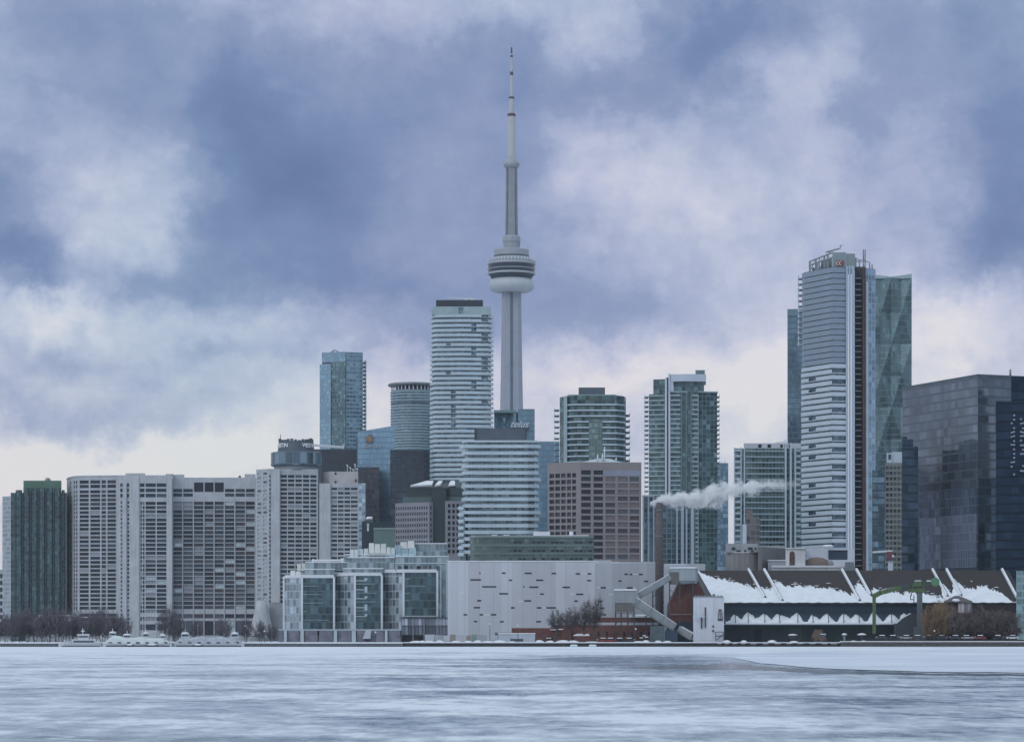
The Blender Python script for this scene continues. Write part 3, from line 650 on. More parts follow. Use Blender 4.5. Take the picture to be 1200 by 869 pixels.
D13 = 1850
b = thing('condominium_tower', 'tallest white balconied skyscraper, beside the spire, dark plant box and crane boom on top', 'tower', 541, D13)
core = [(506.5, D13+9), (512, D13+1), (540, D13-1), (570, D13+1), (575.5, D13+9)]
cw_ = [XY(*q) for q in core]
mb = MB(); mb.prism(cw_+[XY(574.5, D13+42), XY(507.5, D13+42)], GZ, Z(360, D13), 0); 
part('curtain_wall', mb, curtain('condo glass', (.09, .13, .16), (.26, .33, .37), (.20, .25, .28), 3.14, 2.2, .2, .3, None, .4, .12, .05), b)
mb = MB(); mb.prism(fp([(506, D13-.8), (575.6, D13-.8)], 40), Z(369, D13), Z(360, D13)); mb.prism(fp([(506.8, D13), (575, D13)], 38), Z(360, D13), Z(359.6, D13)+.3); part('crown', mb, pbr('pale teal crown', (.36, .47, .49), .5), b)
mb = MB(); mb.prism(fp([(511, D13+4), (566, D13+4)], 28), Z(360, D13), Z(350.6, D13)); part('penthouse', mb, pbr('black plant screen', (.035, .045, .055), .6), b)
mb = MB(); zz = Z(350.6, D13); mb.box(X(546, D13)-1, X(546, D13)+1, D13+9, D13+11, zz, zz+1.6); mb.bar((X(523.5, D13), D13+10, zz+2.4), (X(557, D13), D13+10, zz+1.3), .9); mb.bar((X(524, D13), D13+10, zz+2.4), (X(530, D13), D13+10, zz+.2), .4); mb.box(X(550, D13), X(556, D13), D13+9, D13+11, zz, zz+2.2); part('window_cleaning_crane', mb, WHITE, b)
rb = random.Random(5); mes = []
for k in range(9):
    npt = len(densify(cw_, 3.2))-1; gaps = set(rb.sample(range(1, npt-1), 1))
    mes.append(balcony_mesh(cw_, 1.7, .32, 1.6, b.location, [SLAB, GUARD], gaps, 0, 3.2))
base = rb.choice(mes); zs = [Z(372+i*5.62, D13) for i in range(40)]
prev = mes[0]
for z in zs:
    if rb.random() < .6: prev = rb.choice(mes)
    stack(b, [prev], [z])

D14 = 1560
b = thing('office_block', 'pinkish granite office block with small square windows and a dark green mansard roof', 'office block', 502, D14)
GRAN = pbr('pink granite', (.24, .24, .27), .75, var=.1)
mb = MB(); wl = []; zt = Z(588, D14)
facade(mb, wl, XY(463.2, D14+14), XY(503, D14), GZ, zt, [((i+.25)/14.6, (i+.78)/14.6) for i in range(14)], rows_px(592.6, 6.75, 7, 3.7, D14), .4)
facade(mb, wl, XY(503, D14), XY(507.5, D14+2), GZ, zt, [(.3, .7)], rows_px(592.6, 6.75, 7, 3.7, D14), .4)
mb.prism([XY(463.2, D14+14), XY(503, D14), XY(507.5, D14+2), XY(507, D14+40), XY(464, D14+44)], GZ, zt, 0, skip=(0, 1)); part('wall', mb, GRAN, b)
mb = MB(); w2 = []; facade(mb, w2, XY(521.6, D14-2), XY(545, D14-1), GZ, zt+.5, [(.14, .27), (.36, .49), (.57, .70), (.79, .92)], rows_px(590.2, 6.7, 9, 4.3, D14), .4)
mb.prism([XY(521.6, D14-2), XY(545, D14-1), XY(544, D14+40), XY(522.4, D14+40)], GZ, zt+.5, 0, skip=(0,)); part('wall', mb, GRAN, b)
windows(b, wl+w2, pick((GDARK, 3), (GNAVY, 1)), FRAME, mull=1)
DKG = pbr('dark green glass', (.035, .055, .062), .2, .3)
mb = MB(); mb.prism(fp([(506, D14+5), (523, D14+5)], 30), GZ, Z(571, D14)); part('stair_shaft', mb, DKG, b)
mb = MB(); mb.prism(fp([(472, D14+16), (543, D14+6)], 28), zt-.2, Z(580, D14), 0); part('attic', mb, pbr('green attic panel', (.09, .14, .14), .6), b)
mb = MB(); mb.prism(fp([(478, D14+15), (543, D14+5.5)], 26), Z(580.2, D14), Z(570, D14), 0); mb.prism(fp([(479, D14+14), (543, D14+7)], 26), Z(570, D14), Z(560, D14), 0, foot_top=fp([(497, D14+16), (540, D14+16)], 12)); part('mansard_roof', mb, DKG, b)
for (xs) in ((481, 506.5, 500, 508), (509.5, 516, 514, 519), (525.5, 533.5, 528, 533)):
    mb = MB(); x0, x1, x2, x3 = xs; za, zb = Z(567.4, D14), Z(561.5, D14)
    pts = [(X(x0, D14+11.6), D14+11.6-2.5, za), (X(x1, D14+9), D14+6.2, za+.4), (X(x3, D14+14), D14+11, zb), (X(x2, D14+14), D14+12.5, zb)]
    mb.poly(pts); mb.poly([(x, y+.6, z-.8) for x, y, z in reversed(pts)])
    for i in range(4): a, c = pts[i], pts[(i+1) % 4]; mb.poly([(a[0], a[1]+.6, a[2]-.8), (c[0], c[1]+.6, c[2]-.8), c, a])
    part('roof_snow', mb, SNOW, b)

D15 = 1400
b = thing('condominium_block', 'white balconied mid rise block with a dark plant box, in front of the spire', 'apartment block', 586, D15)
core = [(545, D15+6), (548.5, D15), (618, D15), (626.5, D15+1), (627.4, D15+14)]; cw_ = [XY(*q) for q in core]
mb = MB(); mb.prism(cw_+[XY(626.5, D15+40), XY(546, D15+40)], GZ, Z(518, D15)); part('curtain_wall', mb, curtain('condo block glass', (.08, .12, .14), (.30, .39, .42), (.26, .33, .35), 3.27, 1.9, .2, .3, None, .4, .12, .05), b)
mb = MB(); mb.prism(fp([(557.4, D15+4), (615.6, D15+4)], 26), Z(517.6, D15), Z(501, D15)); part('penthouse', mb, MECH, b)
for x0 in (556, 615.7):
    mb = MB(); mb.prism(fp([(x0, D15+3), (x0+1.4, D15+3)], 10, .1), Z(517.6, D15), Z(502.2, D15)); part('penthouse_pier', mb, DARKMET, b)
mb = MB(); mb.prism(offset(cw_, 1.6)+[XY(626, D15+39), XY(546.4, D15+39)], Z(518, D15), Z(516, D15)); part('roof_slab', mb, SLAB, b)
m1 = [balcony_mesh(cw_, 1.9, .42, 1.25, b.location, [SLAB, GUARD]), balcony_mesh(cw_, 2.9, .42, 1.15, b.location, [SLAB, GUARD], (), 0), balcony_mesh(cw_, 1.4, .42, 1.25, b.location, [SLAB, GUARD])]
for i in range(17): stack(b, [m1[(1, 0, 2, 0, 0)[i % 5]]], [Z(525+i*7.72, D15)])
mb = MB(); mb.prism(fp([(538.6, D15+3), (546, D15+1)], 30), GZ, Z(592, D15)); part('annex', mb, curtain('condo block glass', (.05, .085, .10), (.3, .4, .42)), b)
mm = balcony_mesh([XY(538.8, D15+2), XY(545.4, D15+.4)], 1.8, .42, 1.2, b.location, [SLAB, GUARD]); stack(b, [mm], [Z(597+i*7.72, D15) for i in range(8)])

D16 = 2050
b = thing('office_tower', 'blue grey tower with a concave glass front and white script lettering', 'tower', 603, D16)
mono(b, fp([(607, D16), (626.6, D16)], 40), 479, D16, curtain('steel blue glass', (.18, .27, .34), (.18, .27, .34), (.15, .23, .30), 3.8, 2, .15, .9, (.14, .22, .29), .4, .15, .015, big=.5))
mb = MB(); pts = []
for k in range(9):
    f = k/8; px_ = 579+26*f; pts.append(XY(px_, D16+4+9*math.sin(math.pi*min(1, f*1.15))))
mb.prism(pts+[XY(604, D16+40), XY(580, D16+40)], GZ, Z(481, D16)); part('concave_front', mb, curtain('concave glass', (.20, .32, .38), (.30, .42, .48), (.24, .35, .41), 3.8, 1.6, .12, .9, (.21, .33, .39), .45, .12, .015, big=.5), b)
mb = MB(); mb.prism(fp([(578.6, D16+2), (604.6, D16+2)], 38), Z(483, D16), Z(480, D16)); part('roof_edge', mb, pbr('teal roof edge', (.17, .27, .28), .6), b)
mb = MB(); mb.prism(fp([(604.7, D16+6), (607, D16+6)], 30), GZ, Z(482, D16)); part('recess', mb, MECH, b)
mb = MB(); mb.box(X(594, D16), X(620, D16), D16-4.4, D16-4.0, Z(504, D16), Z(500.5, D16)); part('sign_frame', mb, MECH, b)
put_text(text_mesh('telus', 7.0, .2, pbr('pale script letters', (.58, .64, .70), .5), .45, offset_=.09), b, (X(608, D16), D16-4.9, Z(497.6, D16)), 0)
D17 = 1970
b = thing('office_tower', 'plain blue glass slab between the white mid rise and the granite block', 'tower', 640, D17)
mono(b, fp([(622, D17), (655.6, D17)], 40), 517, D17, curtain('clear blue glass', (.20, .32, .43), (.22, .34, .43), (.18, .28, .37), 3.9, 1.6, .16, 1.1, (.20, .31, .40), .45, .12, .02, big=.5))
# ------------------------------------------------------------------ the broadcasting spire
DC = 2600; cx, cy = X(599.5, DC), DC+14; pxm = cy/F
def zc(py): return Z(py, cy)
b = thing('observation_tower', 'very tall slender concrete spire with a round observation pod and mast', 'tower', 599.5, DC)
b.location = (cx, cy, GZ)
SHAFT = pbr('spire concrete', (.345, .37, .43), .8, var=.06, streak=.25)
mb = MB()
def section(R):
    pts = []
    for k in range(3):
        a = math.radians(-90+60+120*k)                      # wings to the front right, back, front left
        for (rr, da) in ((.80, -40), (.98, -20), (1.03, 0), (.98, 20), (.80, 40)): pts.append((rr*R*math.cos(a+math.radians(da)), rr*R*math.sin(a+math.radians(da))))
    return pts
lv = [(749, 20.5), (600, 15.6), (540, 14.2), (480, 13.4), (440, 12.6), (400, 12.0), (370, 11.5), (336, 11.3)]
for k, (py, hw) in enumerate(lv):
    for (x, y) in section(hw*pxm*1.04): mb.v.append((cx+x, cy+y, max(GZ, zc(py))))
n = 15
for k in range(len(lv)-1):
    for i in range(n): mb.face((k*n+i, k*n+(i+1) % n, (k+1)*n+(i+1) % n, (k+1)*n+i))
mb.face([(len(lv)-1)*n+i for i in range(n)]); mb.face([n-1-i for i in range(n)])
part('shaft', mb, SHAFT, b)
mb = MB()
for k in range(len(lv)-1):
    h0, h1 = lv[k][1]*pxm, lv[k+1][1]*pxm
    f0, f1 = -.80*h0, -.80*h1; z0, z1 = max(GZ, zc(lv[k][0])), zc(lv[k+1][0])
    mb.poly([(cx-1.3, cy+f0, z0), (cx+1.3, cy+f0, z0), (cx+1.3, cy+f1, z1), (cx-1.3, cy+f1, z1)])
part('elevator_glazing', mb, pbr('elevator strip glass', (.12, .16, .21), .3, .2), b)
def ring(name, prof, mat, smooth=True, n=48, root=b):
    mb = MB(); mb.lathe([(r*pxm, zc(py)) for r, py in prof], cx, cy, n, smooth=smooth); return part(name, mb, mat, root)
RAD = pbr('white radome', (.50, .54, .58), .5, var=.03); PODM = pbr('pod panel', (.36, .39, .43), .5, .1, var=.05); PODD = pbr('pod window glass', (.035, .05, .075), .15, .3)
ring('radome', [(11, 343), (19, 342.3), (24, 340.5), (26.4, 337), (26.7, 333.5), (25.6, 330), (23.4, 327.6), (22, 327)], RAD)
pod = ring('observation_pod', [(20, 328), (22.4, 327.5), (25.5, 323.6), (26.4, 321), (27.6, 306), (27.4, 305), (24, 304.4), (20.2, 301)], PODM, smooth=False)
for (y0, y1, r0, r1) in ((327.0, 322.3, 22.9, 26.5), (319.2, 316.4, 27.0, 27.2), (315.0, 310.8, 27.3, 27.6)):
    ring('window_band', [(r0, y0), (r0+.25, y0), (r1+.25, y1), (r1, y1)], PODD, False, root=pod)
for (y0, y1) in ((310.4, 308.4), (316.2, 315.2), (322, 320)):
    ring('rim', [(27.2, y0), (28.5, (y0*2+y1)/3), (28.5, (y0+2*y1)/3), (27.2, y1)], RAD, root=pod)
mb = MB()
for k in range(44):
    a = 2*math.pi*k/44; x_, y_ = cx+27.2*pxm*math.cos(a), cy+27.2*pxm*math.sin(a); mb.bar((x_, y_, zc(307.6)), (x_+1.2*math.cos(a), y_+1.2*math.sin(a), zc(304.6)), .9)
part('edge_walk_posts', mb, WHITE, pod).name = 'parapet_posts'
ring('upper_deck', [(20.4, 302), (20.6, 301.5), (20.6, 293.6), (19.6, 292.8), (10, 292.6)], PODM, smooth=False)
ring('deck_shadow_gap', [(20.7, 301.6), (20.9, 301.4), (20.9, 300.2), (20.7, 300)], PODD).name = 'window_band'  # dark ring painted where shadow lies beneath the upper deck
ring('neck', [(9, 293), (9.6, 285), (10.4, 283), (10.4, 278), (9.6, 276.6), (7.4, 276)], PODM, smooth=False, n=12)
ring('upper_shaft', [(7.6, 277), (7.0, 240), (6.7, 194)], CONC2, smooth=False, n=6)
mb = MB()
for s_ in (-1, 1):
    mb.bar((cx+s_*5.6*pxm, cy-4.6*pxm, zc(276)), (cx+s_*5.2*pxm, cy-4.3*pxm, zc(195)), 1.1)
part('cable_ladder', mb, GREYMET, b)
ring('sky_pod', [(6.4, 197.5), (8.6, 195.5), (9.5, 193.4), (9.5, 191.6), (8.2, 189.4), (6, 186.5), (4.7, 184)], PODM)
ring('mast', [(4.8, 186), (4.7, 137), (4.3, 135.2), (3.05, 135), (3.0, 114.6), (1.75, 114), (1.7, 88), (1.5, 86), (1.4, 66), (.75, 65), (.5, 55)], pbr('mast white', (.50, .53, .55), .5, var=.04), n=20, smooth=False)
BAND = pbr('dark red mast band', (.12, .06, .07), .6)
for (r0, y0, y1) in ((5.0, 136.8, 133), (3.5, 116, 113.4), (2.0, 88.4, 84), (1.6, 67.6, 64.6), (.95, 63, 55.5)):
    ring('mast_band', [(r0-.5, y0), (r0, y0-.3), (r0*.9, y1+.3), (r0*.6, y1)], BAND, n=16)
mb = MB(); mb.bar((cx+9*pxm, cy-3, zc(293)), (cx+10*pxm, cy-3, zc(284)), .5); mb.bar((cx+19*pxm, cy, zc(293)), (cx+19*pxm, cy, zc(288)), .4); part('antenna', mb, GREYMET, b)

# ------------------------------------------------------------------ between spire and right hand towers
D20 = 1500
b = thing('condominium_tower', 'dark glass balconied tower with a dark roof box, behind the pinkish corner block', 'tower', 694, D20)
core = [(656, D20+10), (664.6, D20+2), (677, D20-2), (722, D20-2), (731, D20+3), (733.4, D20+12)]; cw_ = [XY(*q) for q in core]
mb = MB(); mb.prism(cw_+[XY(732.6, D20+40), XY(657, D20+40)], GZ, Z(463.5, D20)); part('curtain_wall', mb, curtain('dark condo glass', (.025, .045, .05), (.15, .22, .22), (.09, .13, .13), 3.05, 2.2, .16, .5, (.05, .08, .085), .4, .1, .05, big=.3), b)
mb = MB(); mb.prism(fp([(660.5, D20+1.2), (664.6, D20+.6)], 3), GZ, Z(465, D20)); part('pier', mb, SLABD, b)
mb = MB(); mb.prism(fp([(690, D20-3), (706, D20-3)], 2), GZ, Z(492, D20)); part('green_bay', mb, curtain('green bay glass', (.12, .18, .17), (.22, .29, .28), (.16, .22, .21), 3.05, 1.5, .2, .8, (.10, .15, .15), .35, .12), b)
mb = MB(); mb.prism(fp([(678, D20+6), (709, D20+6)], 22), Z(464, D20), Z(452.6, D20)); part('penthouse', mb, MECH, b)
mb = MB(); mb.prism(fp([(665, D20+3), (722, D20+3)], 24), Z(464, D20), Z(461.5, D20)); part('roof_terrace', mb, SLABD, b)
m1 = [balcony_mesh(cw_[1:5], .9, .28, .45, b.location, [SLAB, GUARD])]
stack(b, m1, [Z(475+i*6.7, D20) for i in range(38)])
m2 = balcony_mesh([XY(655, D20+24), XY(655.6, D20+12)], 2.6, .3, 1.1, b.location, [SLABD, GUARD]); m3 = balcony_mesh([XY(733.6, D20+12), XY(733, D20+26)], 2.2, .3, 1.1, b.location, [SLABD, GUARD])
stack(b, [m2], [Z(478+i*6.7, D20) for i in range(12)]); stack(b, [m3], [Z(484+i*6.7, D20) for i in range(11)])
for x_ in (713, 718, 724, 728):
    mb = MB(); mb.bar((X(x_, D20+5), D20+5, Z(463.5, D20)), (X(x_, D20+5), D20+5, Z(459+x_ % 3, D20)), .35); part('roof_post', mb, WHITE, b)

D21 = 1300
b = thing('office_block', 'pinkish granite office block turned corner on, deep set windows and a pale rooftop tent', 'office block', 697, D21)
GRAN2 = pbr('rose granite', (.265, .24, .24), .75, var=.08, streak=.15)
Lp, Cp, Rp = XY(641.6, D21+9), XY(679.8, D21), XY(751.6, D21+3)
zt = Z(541, D21); mb = MB(); wl = []; wr = []
facade(mb, wl, Lp, Cp, GZ, zt, cols_px(641.6, 679.8, [(643.8, 649.4), (650.6, 656.2), (657.6, 663), (664.5, 669.2), (670.6, 675)]), rows_px(553.8, 7.6, 14, 5.0, D21), .7)
rr = rows_px(550.6, 7.6, 15, 5.2, D21); rc = rows_px(558.2, 7.6, 14, 5.2, D21)
c1 = cols_px(679.8, 751.6, [(681.2, 692.3), (695.6, 706.6)]); c2 = cols_px(679.8, 751.6, [(709.6, 720.8), (724, 735.6), (737.8, 749)])
Mp = lerp(Cp, Rp, (708-679.8)/(751.6-679.8))
facade(mb, wr, Cp, Mp, GZ, zt, cols_px(679.8, 708, [(681.2, 692.3), (695.6, 706.6)]), rr, .8)
w3 = []; facade(mb, w3, Mp, Rp, GZ, zt, cols_px(708, 751.6, [(709.6, 720.8), (724, 735.6), (737.8, 749)]), rc, .5)
mb.prism([Lp, Cp, Rp, XY(750, D21+50), XY(643, D21+50)], GZ, zt, 0, skip=(0, 1)); part('wall', mb, GRAN2, b)
windows(b, wl, pick((GDARK, 3), (GBROWN, 2)), FRAME, 60); windows(b, wr, pick((GDARK, 6), (GNAVY, 2)), FRAME, 40, 4)
windows(b, w3, pick((GBROWN, 3), (pbr('rose tinted window', (.20, .17, .175), .3, .2), 4), (GMID, 1)), FRAME, 60, 4)
mb = MB(); panel(mb, lerp(Cp, Rp, .38), lerp(Cp, Rp, .985), Z(557, D21), Z(550.5, D21), .12); part('fascia_panel', mb, pbr('lilac fascia', (.26, .28, .36), .6), b)
mb = MB(); q0 = [XY(677, D21+16), XY(729, D21+16), XY(728, D21+34), XY(678, D21+34)]; mb.prism(q0, zt-.2, Z(539, D21), 0); mb.prism([XY(680, D21+15.7), XY(729, D21+15.7), XY(728, D21+33), XY(681, D21+33)], Z(539, D21), Z(533.6, D21), 0, foot_top=[XY(700, D21+22), XY(714, D21+22), XY(714, D21+26), XY(700, D21+26)])
part('roof_tent', mb, pbr('pale roof membrane', (.50, .55, .57), .6), b)
for (x_, y_) in ((700.4, 529), (708.4, 520), (706, 528), (722, 533)):
    mb = MB(); xx = X(x_, D21+18); mb.tube((xx, D21+18, Z(537, D21)), (xx, D21+18, Z(y_, D21)), .5, .2, 6); part('antenna', mb, WHITE, b)

D22 = 1190
b = thing('office_block', 'low green glass office block with a curved left end, above the white windowed block', 'office block', 624, D22)
mb = MB(); ce = []
for k in range(7):
    a = math.pi/2*(k/6); ce.append(XY(566-15*math.sin(math.pi/2-a), D22+10-10*math.sin(a)))
foot = ce+[XY(696, D22), XY(695, D22+40), XY(552, D22+40)]
mb.prism(foot, GZ, Z(628.5, D22), 0); part('curtain_wall', mb, curtain('low green glass', (.085, .125, .120), (.14, .19, .18), (.11, .15, .145), 2.9, 1.5, .12, 1.2, (.11, .155, .15), .3, .15, .02), b)
for (y0, y1) in ((630, 627.6), (639.6, 638), (649, 647.6)):
    mb = MB(); pa = offset(ce+[XY(696, D22)], .4); mb.prism(pa+[XY(696, D22+1), (ce[0][0]+.3, ce[0][1])], Z(y0, D22), Z(y1, D22)); part('floor_band', mb, pbr('green spandrel', (.17, .23, .22), .5), b)
for y0 in (634.4, 644.2, 653.8):
    for k in range(18):
        if (k*7+int(y0)) % 5 == 0: continue
        mb = MB(); panel(mb, XY(596+k*5.5, D22), XY(600.4+k*5.5, D22), Z(y0+1.7, D22), Z(y0-.3, D22), .15); part('window', mb, GDARK if k % 4 else GMID, b)
mb = MB(); mb.prism(fp([(552, D22+10), (690, D22+1)], 36), Z(628.5, D22)-.1, Z(627.3, D22)+.3); part('roof_snow', mb, SNOW, b)
mb = MB(); mb.prism(fp([(625, D22+8), (644.6, D22+8)], 10), Z(628.3, D22), Z(621.6, D22)); part('roof_block', mb, pbr('white roof plant', (.62, .65, .68), .7), b)
mb = MB(); mb.tube((X(670, D22), D22+9, Z(628, D22)), (X(670, D22), D22+9, Z(621.5, D22)), 1.0, .8, 10); part('roof_tank', mb, WHITE, b)
for x_ in (576, 590):
    mb = MB(); mb.prism(fp([(x_, D22+10), (x_+7, D22+10)], 6), Z(628.3, D22), Z(625, D22)); part('roof_plant', mb, PALE, b)

# ------------------------------------------------------------------ right of centre
D23 = 1700
b = thing('condominium_tower', 'tall green glass tower with a white vertical fin, behind the smoking chimney', 'tower', 798, D23)
FIN = pbr('white fin', (.56, .63, .72), .5, var=.05)
GL = curtain('green tower glass', (.04, .07, .075), (.17, .25, .26), (.08, .12, .125), 2.84, 1.8, .16, .6, (.07, .11, .115), .4, .1, .05, big=.35)
GL2 = curtain('green tower glass with verticals', (.05, .09, .10), (.20, .30, .32), (.13, .19, .20), 2.84, 2.4, .35, .5, (.09, .14, .15), .45, .1, .06, big=.35)
mono(b, fp([(760.4, D23+3), (779.4, D23)], 40), 461.4, D23, GL, name='left_wing')
mb = MB(); mb.prism(fp([(765.6, D23+5), (779.4, D23+3)], 30), Z(461.4, D23), Z(443.5, D23)); part('left_crown', mb, GL, b)
mb = MB(); mb.prism(fp([(779.6, D23-1.6), (781.6, D23-1.6)], 40, .05), GZ, Z(442.5, D23)); mb.prism(fp([(783.2, D23-1.6), (785.2, D23-1.6)], 40, .05), GZ, Z(438, D23)); mb.prism(fp([(781.6, D23-.2), (783.2, D23-.2)], 40, .05), GZ, Z(442, D23), 1); part('fin', mb, [FIN, GDARK], b)
mono(b, fp([(785.4, D23), (818, D23)], 40), 458.4, D23, GL, name='centre_bay'); mono(b, fp([(818.2, D23+1.6), (840.4, D23+3.4)], 36), 458.6, D23, GL2, name='right_wing')
for x_ in (798, 803.4, 809):
    mb = MB(); panel(mb, XY(x_, D23), XY(x_+1.5, D23), GZ, Z(460, D23), .5); part('mullion', mb, pbr('teal mullion', (.14, .21, .22), .5), b)
mb = MB(); pts = [XY(784.4+43*k/10, D23-.6-2.4*math.sin(math.pi*k/10)) for k in range(11)]
mb.prism(pts+[XY(827, D23+24), XY(785, D23+24)], Z(447, D23), Z(438.6, D23)); mb.prism(fp([(784.4, D23-1), (789, D23-1)], 24), Z(458.2, D23), Z(447.2, D23)); part('crown', mb, FIN, b)
mb = MB(); mb.prism(fp([(789.2, D23+1.4), (825, D23+1.4)], 22), Z(458.2, D23), Z(446.8, D23)); part('penthouse', mb, GL2, b)
mb = MB(); mb.prism(fp([(815, D23+8), (826, D23+8)], 12), Z(440, D23), Z(432, D23)); part('roof_block', mb, pbr('teal plant screen', (.12, .19, .19), .6), b)
m0 = balcony_mesh([XY(760.6, D23+2.9), XY(779, D23)], .5, .25, .35, b.location, [SLABD, GUARD]); stack(b, [m0], [Z(464+i*5.53, D23) for i in range(50)])
m0 = balcony_mesh([XY(785.6, D23), XY(797.4, D23)], .8, .28, .45, b.location, [SLABD, GUARD]); stack(b, [m0], [Z(464+i*5.53, D23) for i in range(50)])
m0 = balcony_mesh([XY(811, D23), XY(818, D23)], .6, .28, .45, b.location, [SLABD, GUARD]); stack(b, [m0], [Z(464+i*5.53, D23) for i in range(50)], 'balcony')
m0 = balcony_mesh([XY(759.4, D23+20), XY(760.2, D23+4)], 2.3, .35, 1.2, b.location, [SLAB, GUARD]); stack(b, [m0], [Z(464+i*5.53, D23) for i in range(36)])
m0 = balcony_mesh([XY(840.6, D23+4), XY(840.2, D23+16)], 1.4, .35, 1.0, b.location, [SLABD, GUARD]); stack(b, [m0], [Z(464+i*5.53, D23) for i in range(36)])
mb = MB(); mb.prism(offset([XY(785, D23), XY(841, D23+3.4)], 1.2)+[XY(841, D23+8), XY(785, D23+8)], Z(459.6, D23), Z(458.1, D23)); part('roof_slab', mb, SLABD, b)
D24 = 1560
b = thing('apartment_block', 'glass mid rise with pale vertical frames between the granite block and the smoking chimney', 'apartment block', 780, D24)
G24 = curtain('framed mid rise glass', (.045, .075, .085), (.24, .33, .36), (.24, .31, .34), 2.84, 2.6, .5, .5, (.12, .17, .18), .4, .1, .06, big=.3)
mono(b, fp([(753.6, D24), (815, D24+2)], 30), 582, D24, G24)
for (x0, x1, yt) in ((752.8, 754.6, 580), (758.8, 760.8, 580), (765, 766.8, 582), (792.4, 794.2, 590), (798, 801.2, 590), (803.6, 805.4, 596), (809.6, 813, 590)):
    mb = MB(); panel(mb, XY(x0, D24), XY(x1, D24), GZ, Z(yt, D24), .9); part('pier', mb, FIN, b)
mb = MB(); mb.prism(fp([(752.6, D24-.8), (767, D24-.8)], 20), Z(582, D24), Z(580, D24)); part('parapet', mb, FIN, b)
D25 = 1800
b = thing('office_tower', 'slim blue tower tucked against the right side of the white finned green tower', 'tower', 846, D25)
mono(b, fp([(832, D25), (853.4, D25+2)], 30), 542, D25, curtain('slim blue glass', (.11, .20, .27), (.36, .48, .56), (.20, .28, .35), 3.4, 1.7, .2, .9, (.15, .23, .30), .5, .1, .08, big=.4))
for x_ in (841, 846, 850):
    mb = MB(); mb.bar((X(x_, D25), D25+5, Z(542, D25)), (X(x_, D25), D25+5, Z(539, D25)), .3); part('roof_post', mb, WHITE, b)
D26 = 1610
b = thing('condominium_tower', 'green glass block with a white penthouse and pale vertical piers, behind the drifting smoke', 'tower', 899, D26)
G26 = curtain('greenish condo glass', (.05, .085, .085), (.26, .34, .32), (.24, .31, .31), 3.0, 2.0, .25, .55, (.10, .15, .15), .4, .1, .06, big=.4)
mono(b, fp([(860, D26), (938, D26+2)], 40), 525, D26, G26)
for (x0, x1, yt) in ((860, 861.2, 524), (867.6, 869, 524), (871.6, 873, 524), (919.6, 921.6, 519), (925.6, 927.6, 519), (931, 932.6, 519)):
    mb = MB(); panel(mb, XY(x0, D26), XY(x1, D26), GZ, Z(yt, D26), .8); part('pier', mb, FIN, b)
m0 = balcony_mesh([XY(873.4, D26), XY(919, D26+1)], .9, .28, .4, b.location, [SLABD, GUARD]); stack(b, [m0], [Z(529+i*6.7, D26) for i in range(32)])
m0 = balcony_mesh([XY(861.4, D26), XY(867.4, D26)], 1.0, .3, 1.0, b.location, [SLABD, GUARD]); stack(b, [m0], [Z(529+i*6.7, D26) for i in range(32)])
m0 = balcony_mesh([XY(932.8, D26), XY(938, D26)], 1.0, .3, 1.0, b.location, [SLABD, GUARD]); stack(b, [m0], [Z(529+i*6.7, D26) for i in range(20)])
mb = MB(); wl = []; facade(mb, wl, XY(871.6, D26+3), XY(938.6, D26+4), Z(525.2, D26), Z(518.6, D26), cols_px(871.6, 938.6, [(888.4, 892.6), (899.4, 903.6), (914.4, 917.4), (919.2, 922.2), (924.4, 927.4)]), [(Z(524, D26), Z(520, D26))], .4); mb.prism([XY(871.6, D26+3), XY(938.6, D26+4), XY(938, D26+26), XY(872.4, D26+26)], Z(525.2, D26), Z(518.6, D26), 0, skip=(0,)); pe = part('penthouse', mb, pbr('white penthouse', (.58, .60, .66), .7), b); windows(pe, wl, pick((GDARK, 1)), FRAME)
mb = MB(); mb.bar((X(908, D26), D26+8, Z(518.6, D26)), (X(925, D26), D26+8, Z(515.6, D26)), .7); mb.bar((X(922, D26), D26+8, Z(518.6, D26)), (X(922, D26), D26+8, Z(513.4, D26)), .4); mb.bar((X(912, D26), D26+8, Z(518.6, D26)), (X(912, D26), D26+8, Z(516, D26)), .5); part('window_cleaning_crane', mb, WHITE, b)
D27 = 1400
b = thing('apartment_block', 'small brownish block added for a reflection, before the green block with the white penthouse', 'apartment block', 882, D27)  # block stands in for a reflection on the glass behind it
mono(b, fp([(873, D27), (890.4, D27+1)], 20), 606, D27, curtain('added reflection block front', (.07, .07, .075), (.20, .18, .18), (.19, .19, .20), 2.9, 2.6, .4, .8, (.17, .165, .17), .2, .3, .03))
mb = MB(); mb.prism(fp([(874.6, D27+3), (882, D27+3)], 8), Z(606, D27), Z(597, D27)); part('roof_block', mb, pbr('added reflection block top', (.20, .18, .17), .8), b)
mb = MB(); mb.prism(fp([(870, D27-.4), (874.8, D27-.4)], 8, .1), GZ, Z(614, D27)); part('white_bar', mb, FIN, b)

# ------------------------------------------------------------------ the tall pair at the right
D28 = 1500
b = thing('skyscraper', 'tallest right hand skyscraper with a scaffolded top and a dark hoist slot', 'tower', 982, D28)
A0, A1, A2 = XY(942, D28+24), XY(976.6, D28), XY(991.4, D28+1.5); ztop = Z(312.4, D28); zs = Z(316, D28)
mb = MB(); mb.prism([A0, A1, A2, XY(990.4, D28+50), XY(943, D28+52)], GZ, ztop); part('curtain_wall', mb, curtain('skyscraper glass', (.10, .14, .18), (.18, .25, .31), (.14, .19, .24), 3.0, 2, .2, .3, None, .4, .12, .04), b)
PANEL = pbr('blue grey balcony panel', (.27, .34, .42), .35, .2, var=.08); 
mU = [balcony_mesh([A0, A1, A2], 1.2, .4, 2.05, b.location, [PALE, PANEL])]
mUg = [balcony_mesh([A0, A1, A2], 1.2, .4, 2.05, b.location, [PALE, PANEL], (4,), 0, 8)]
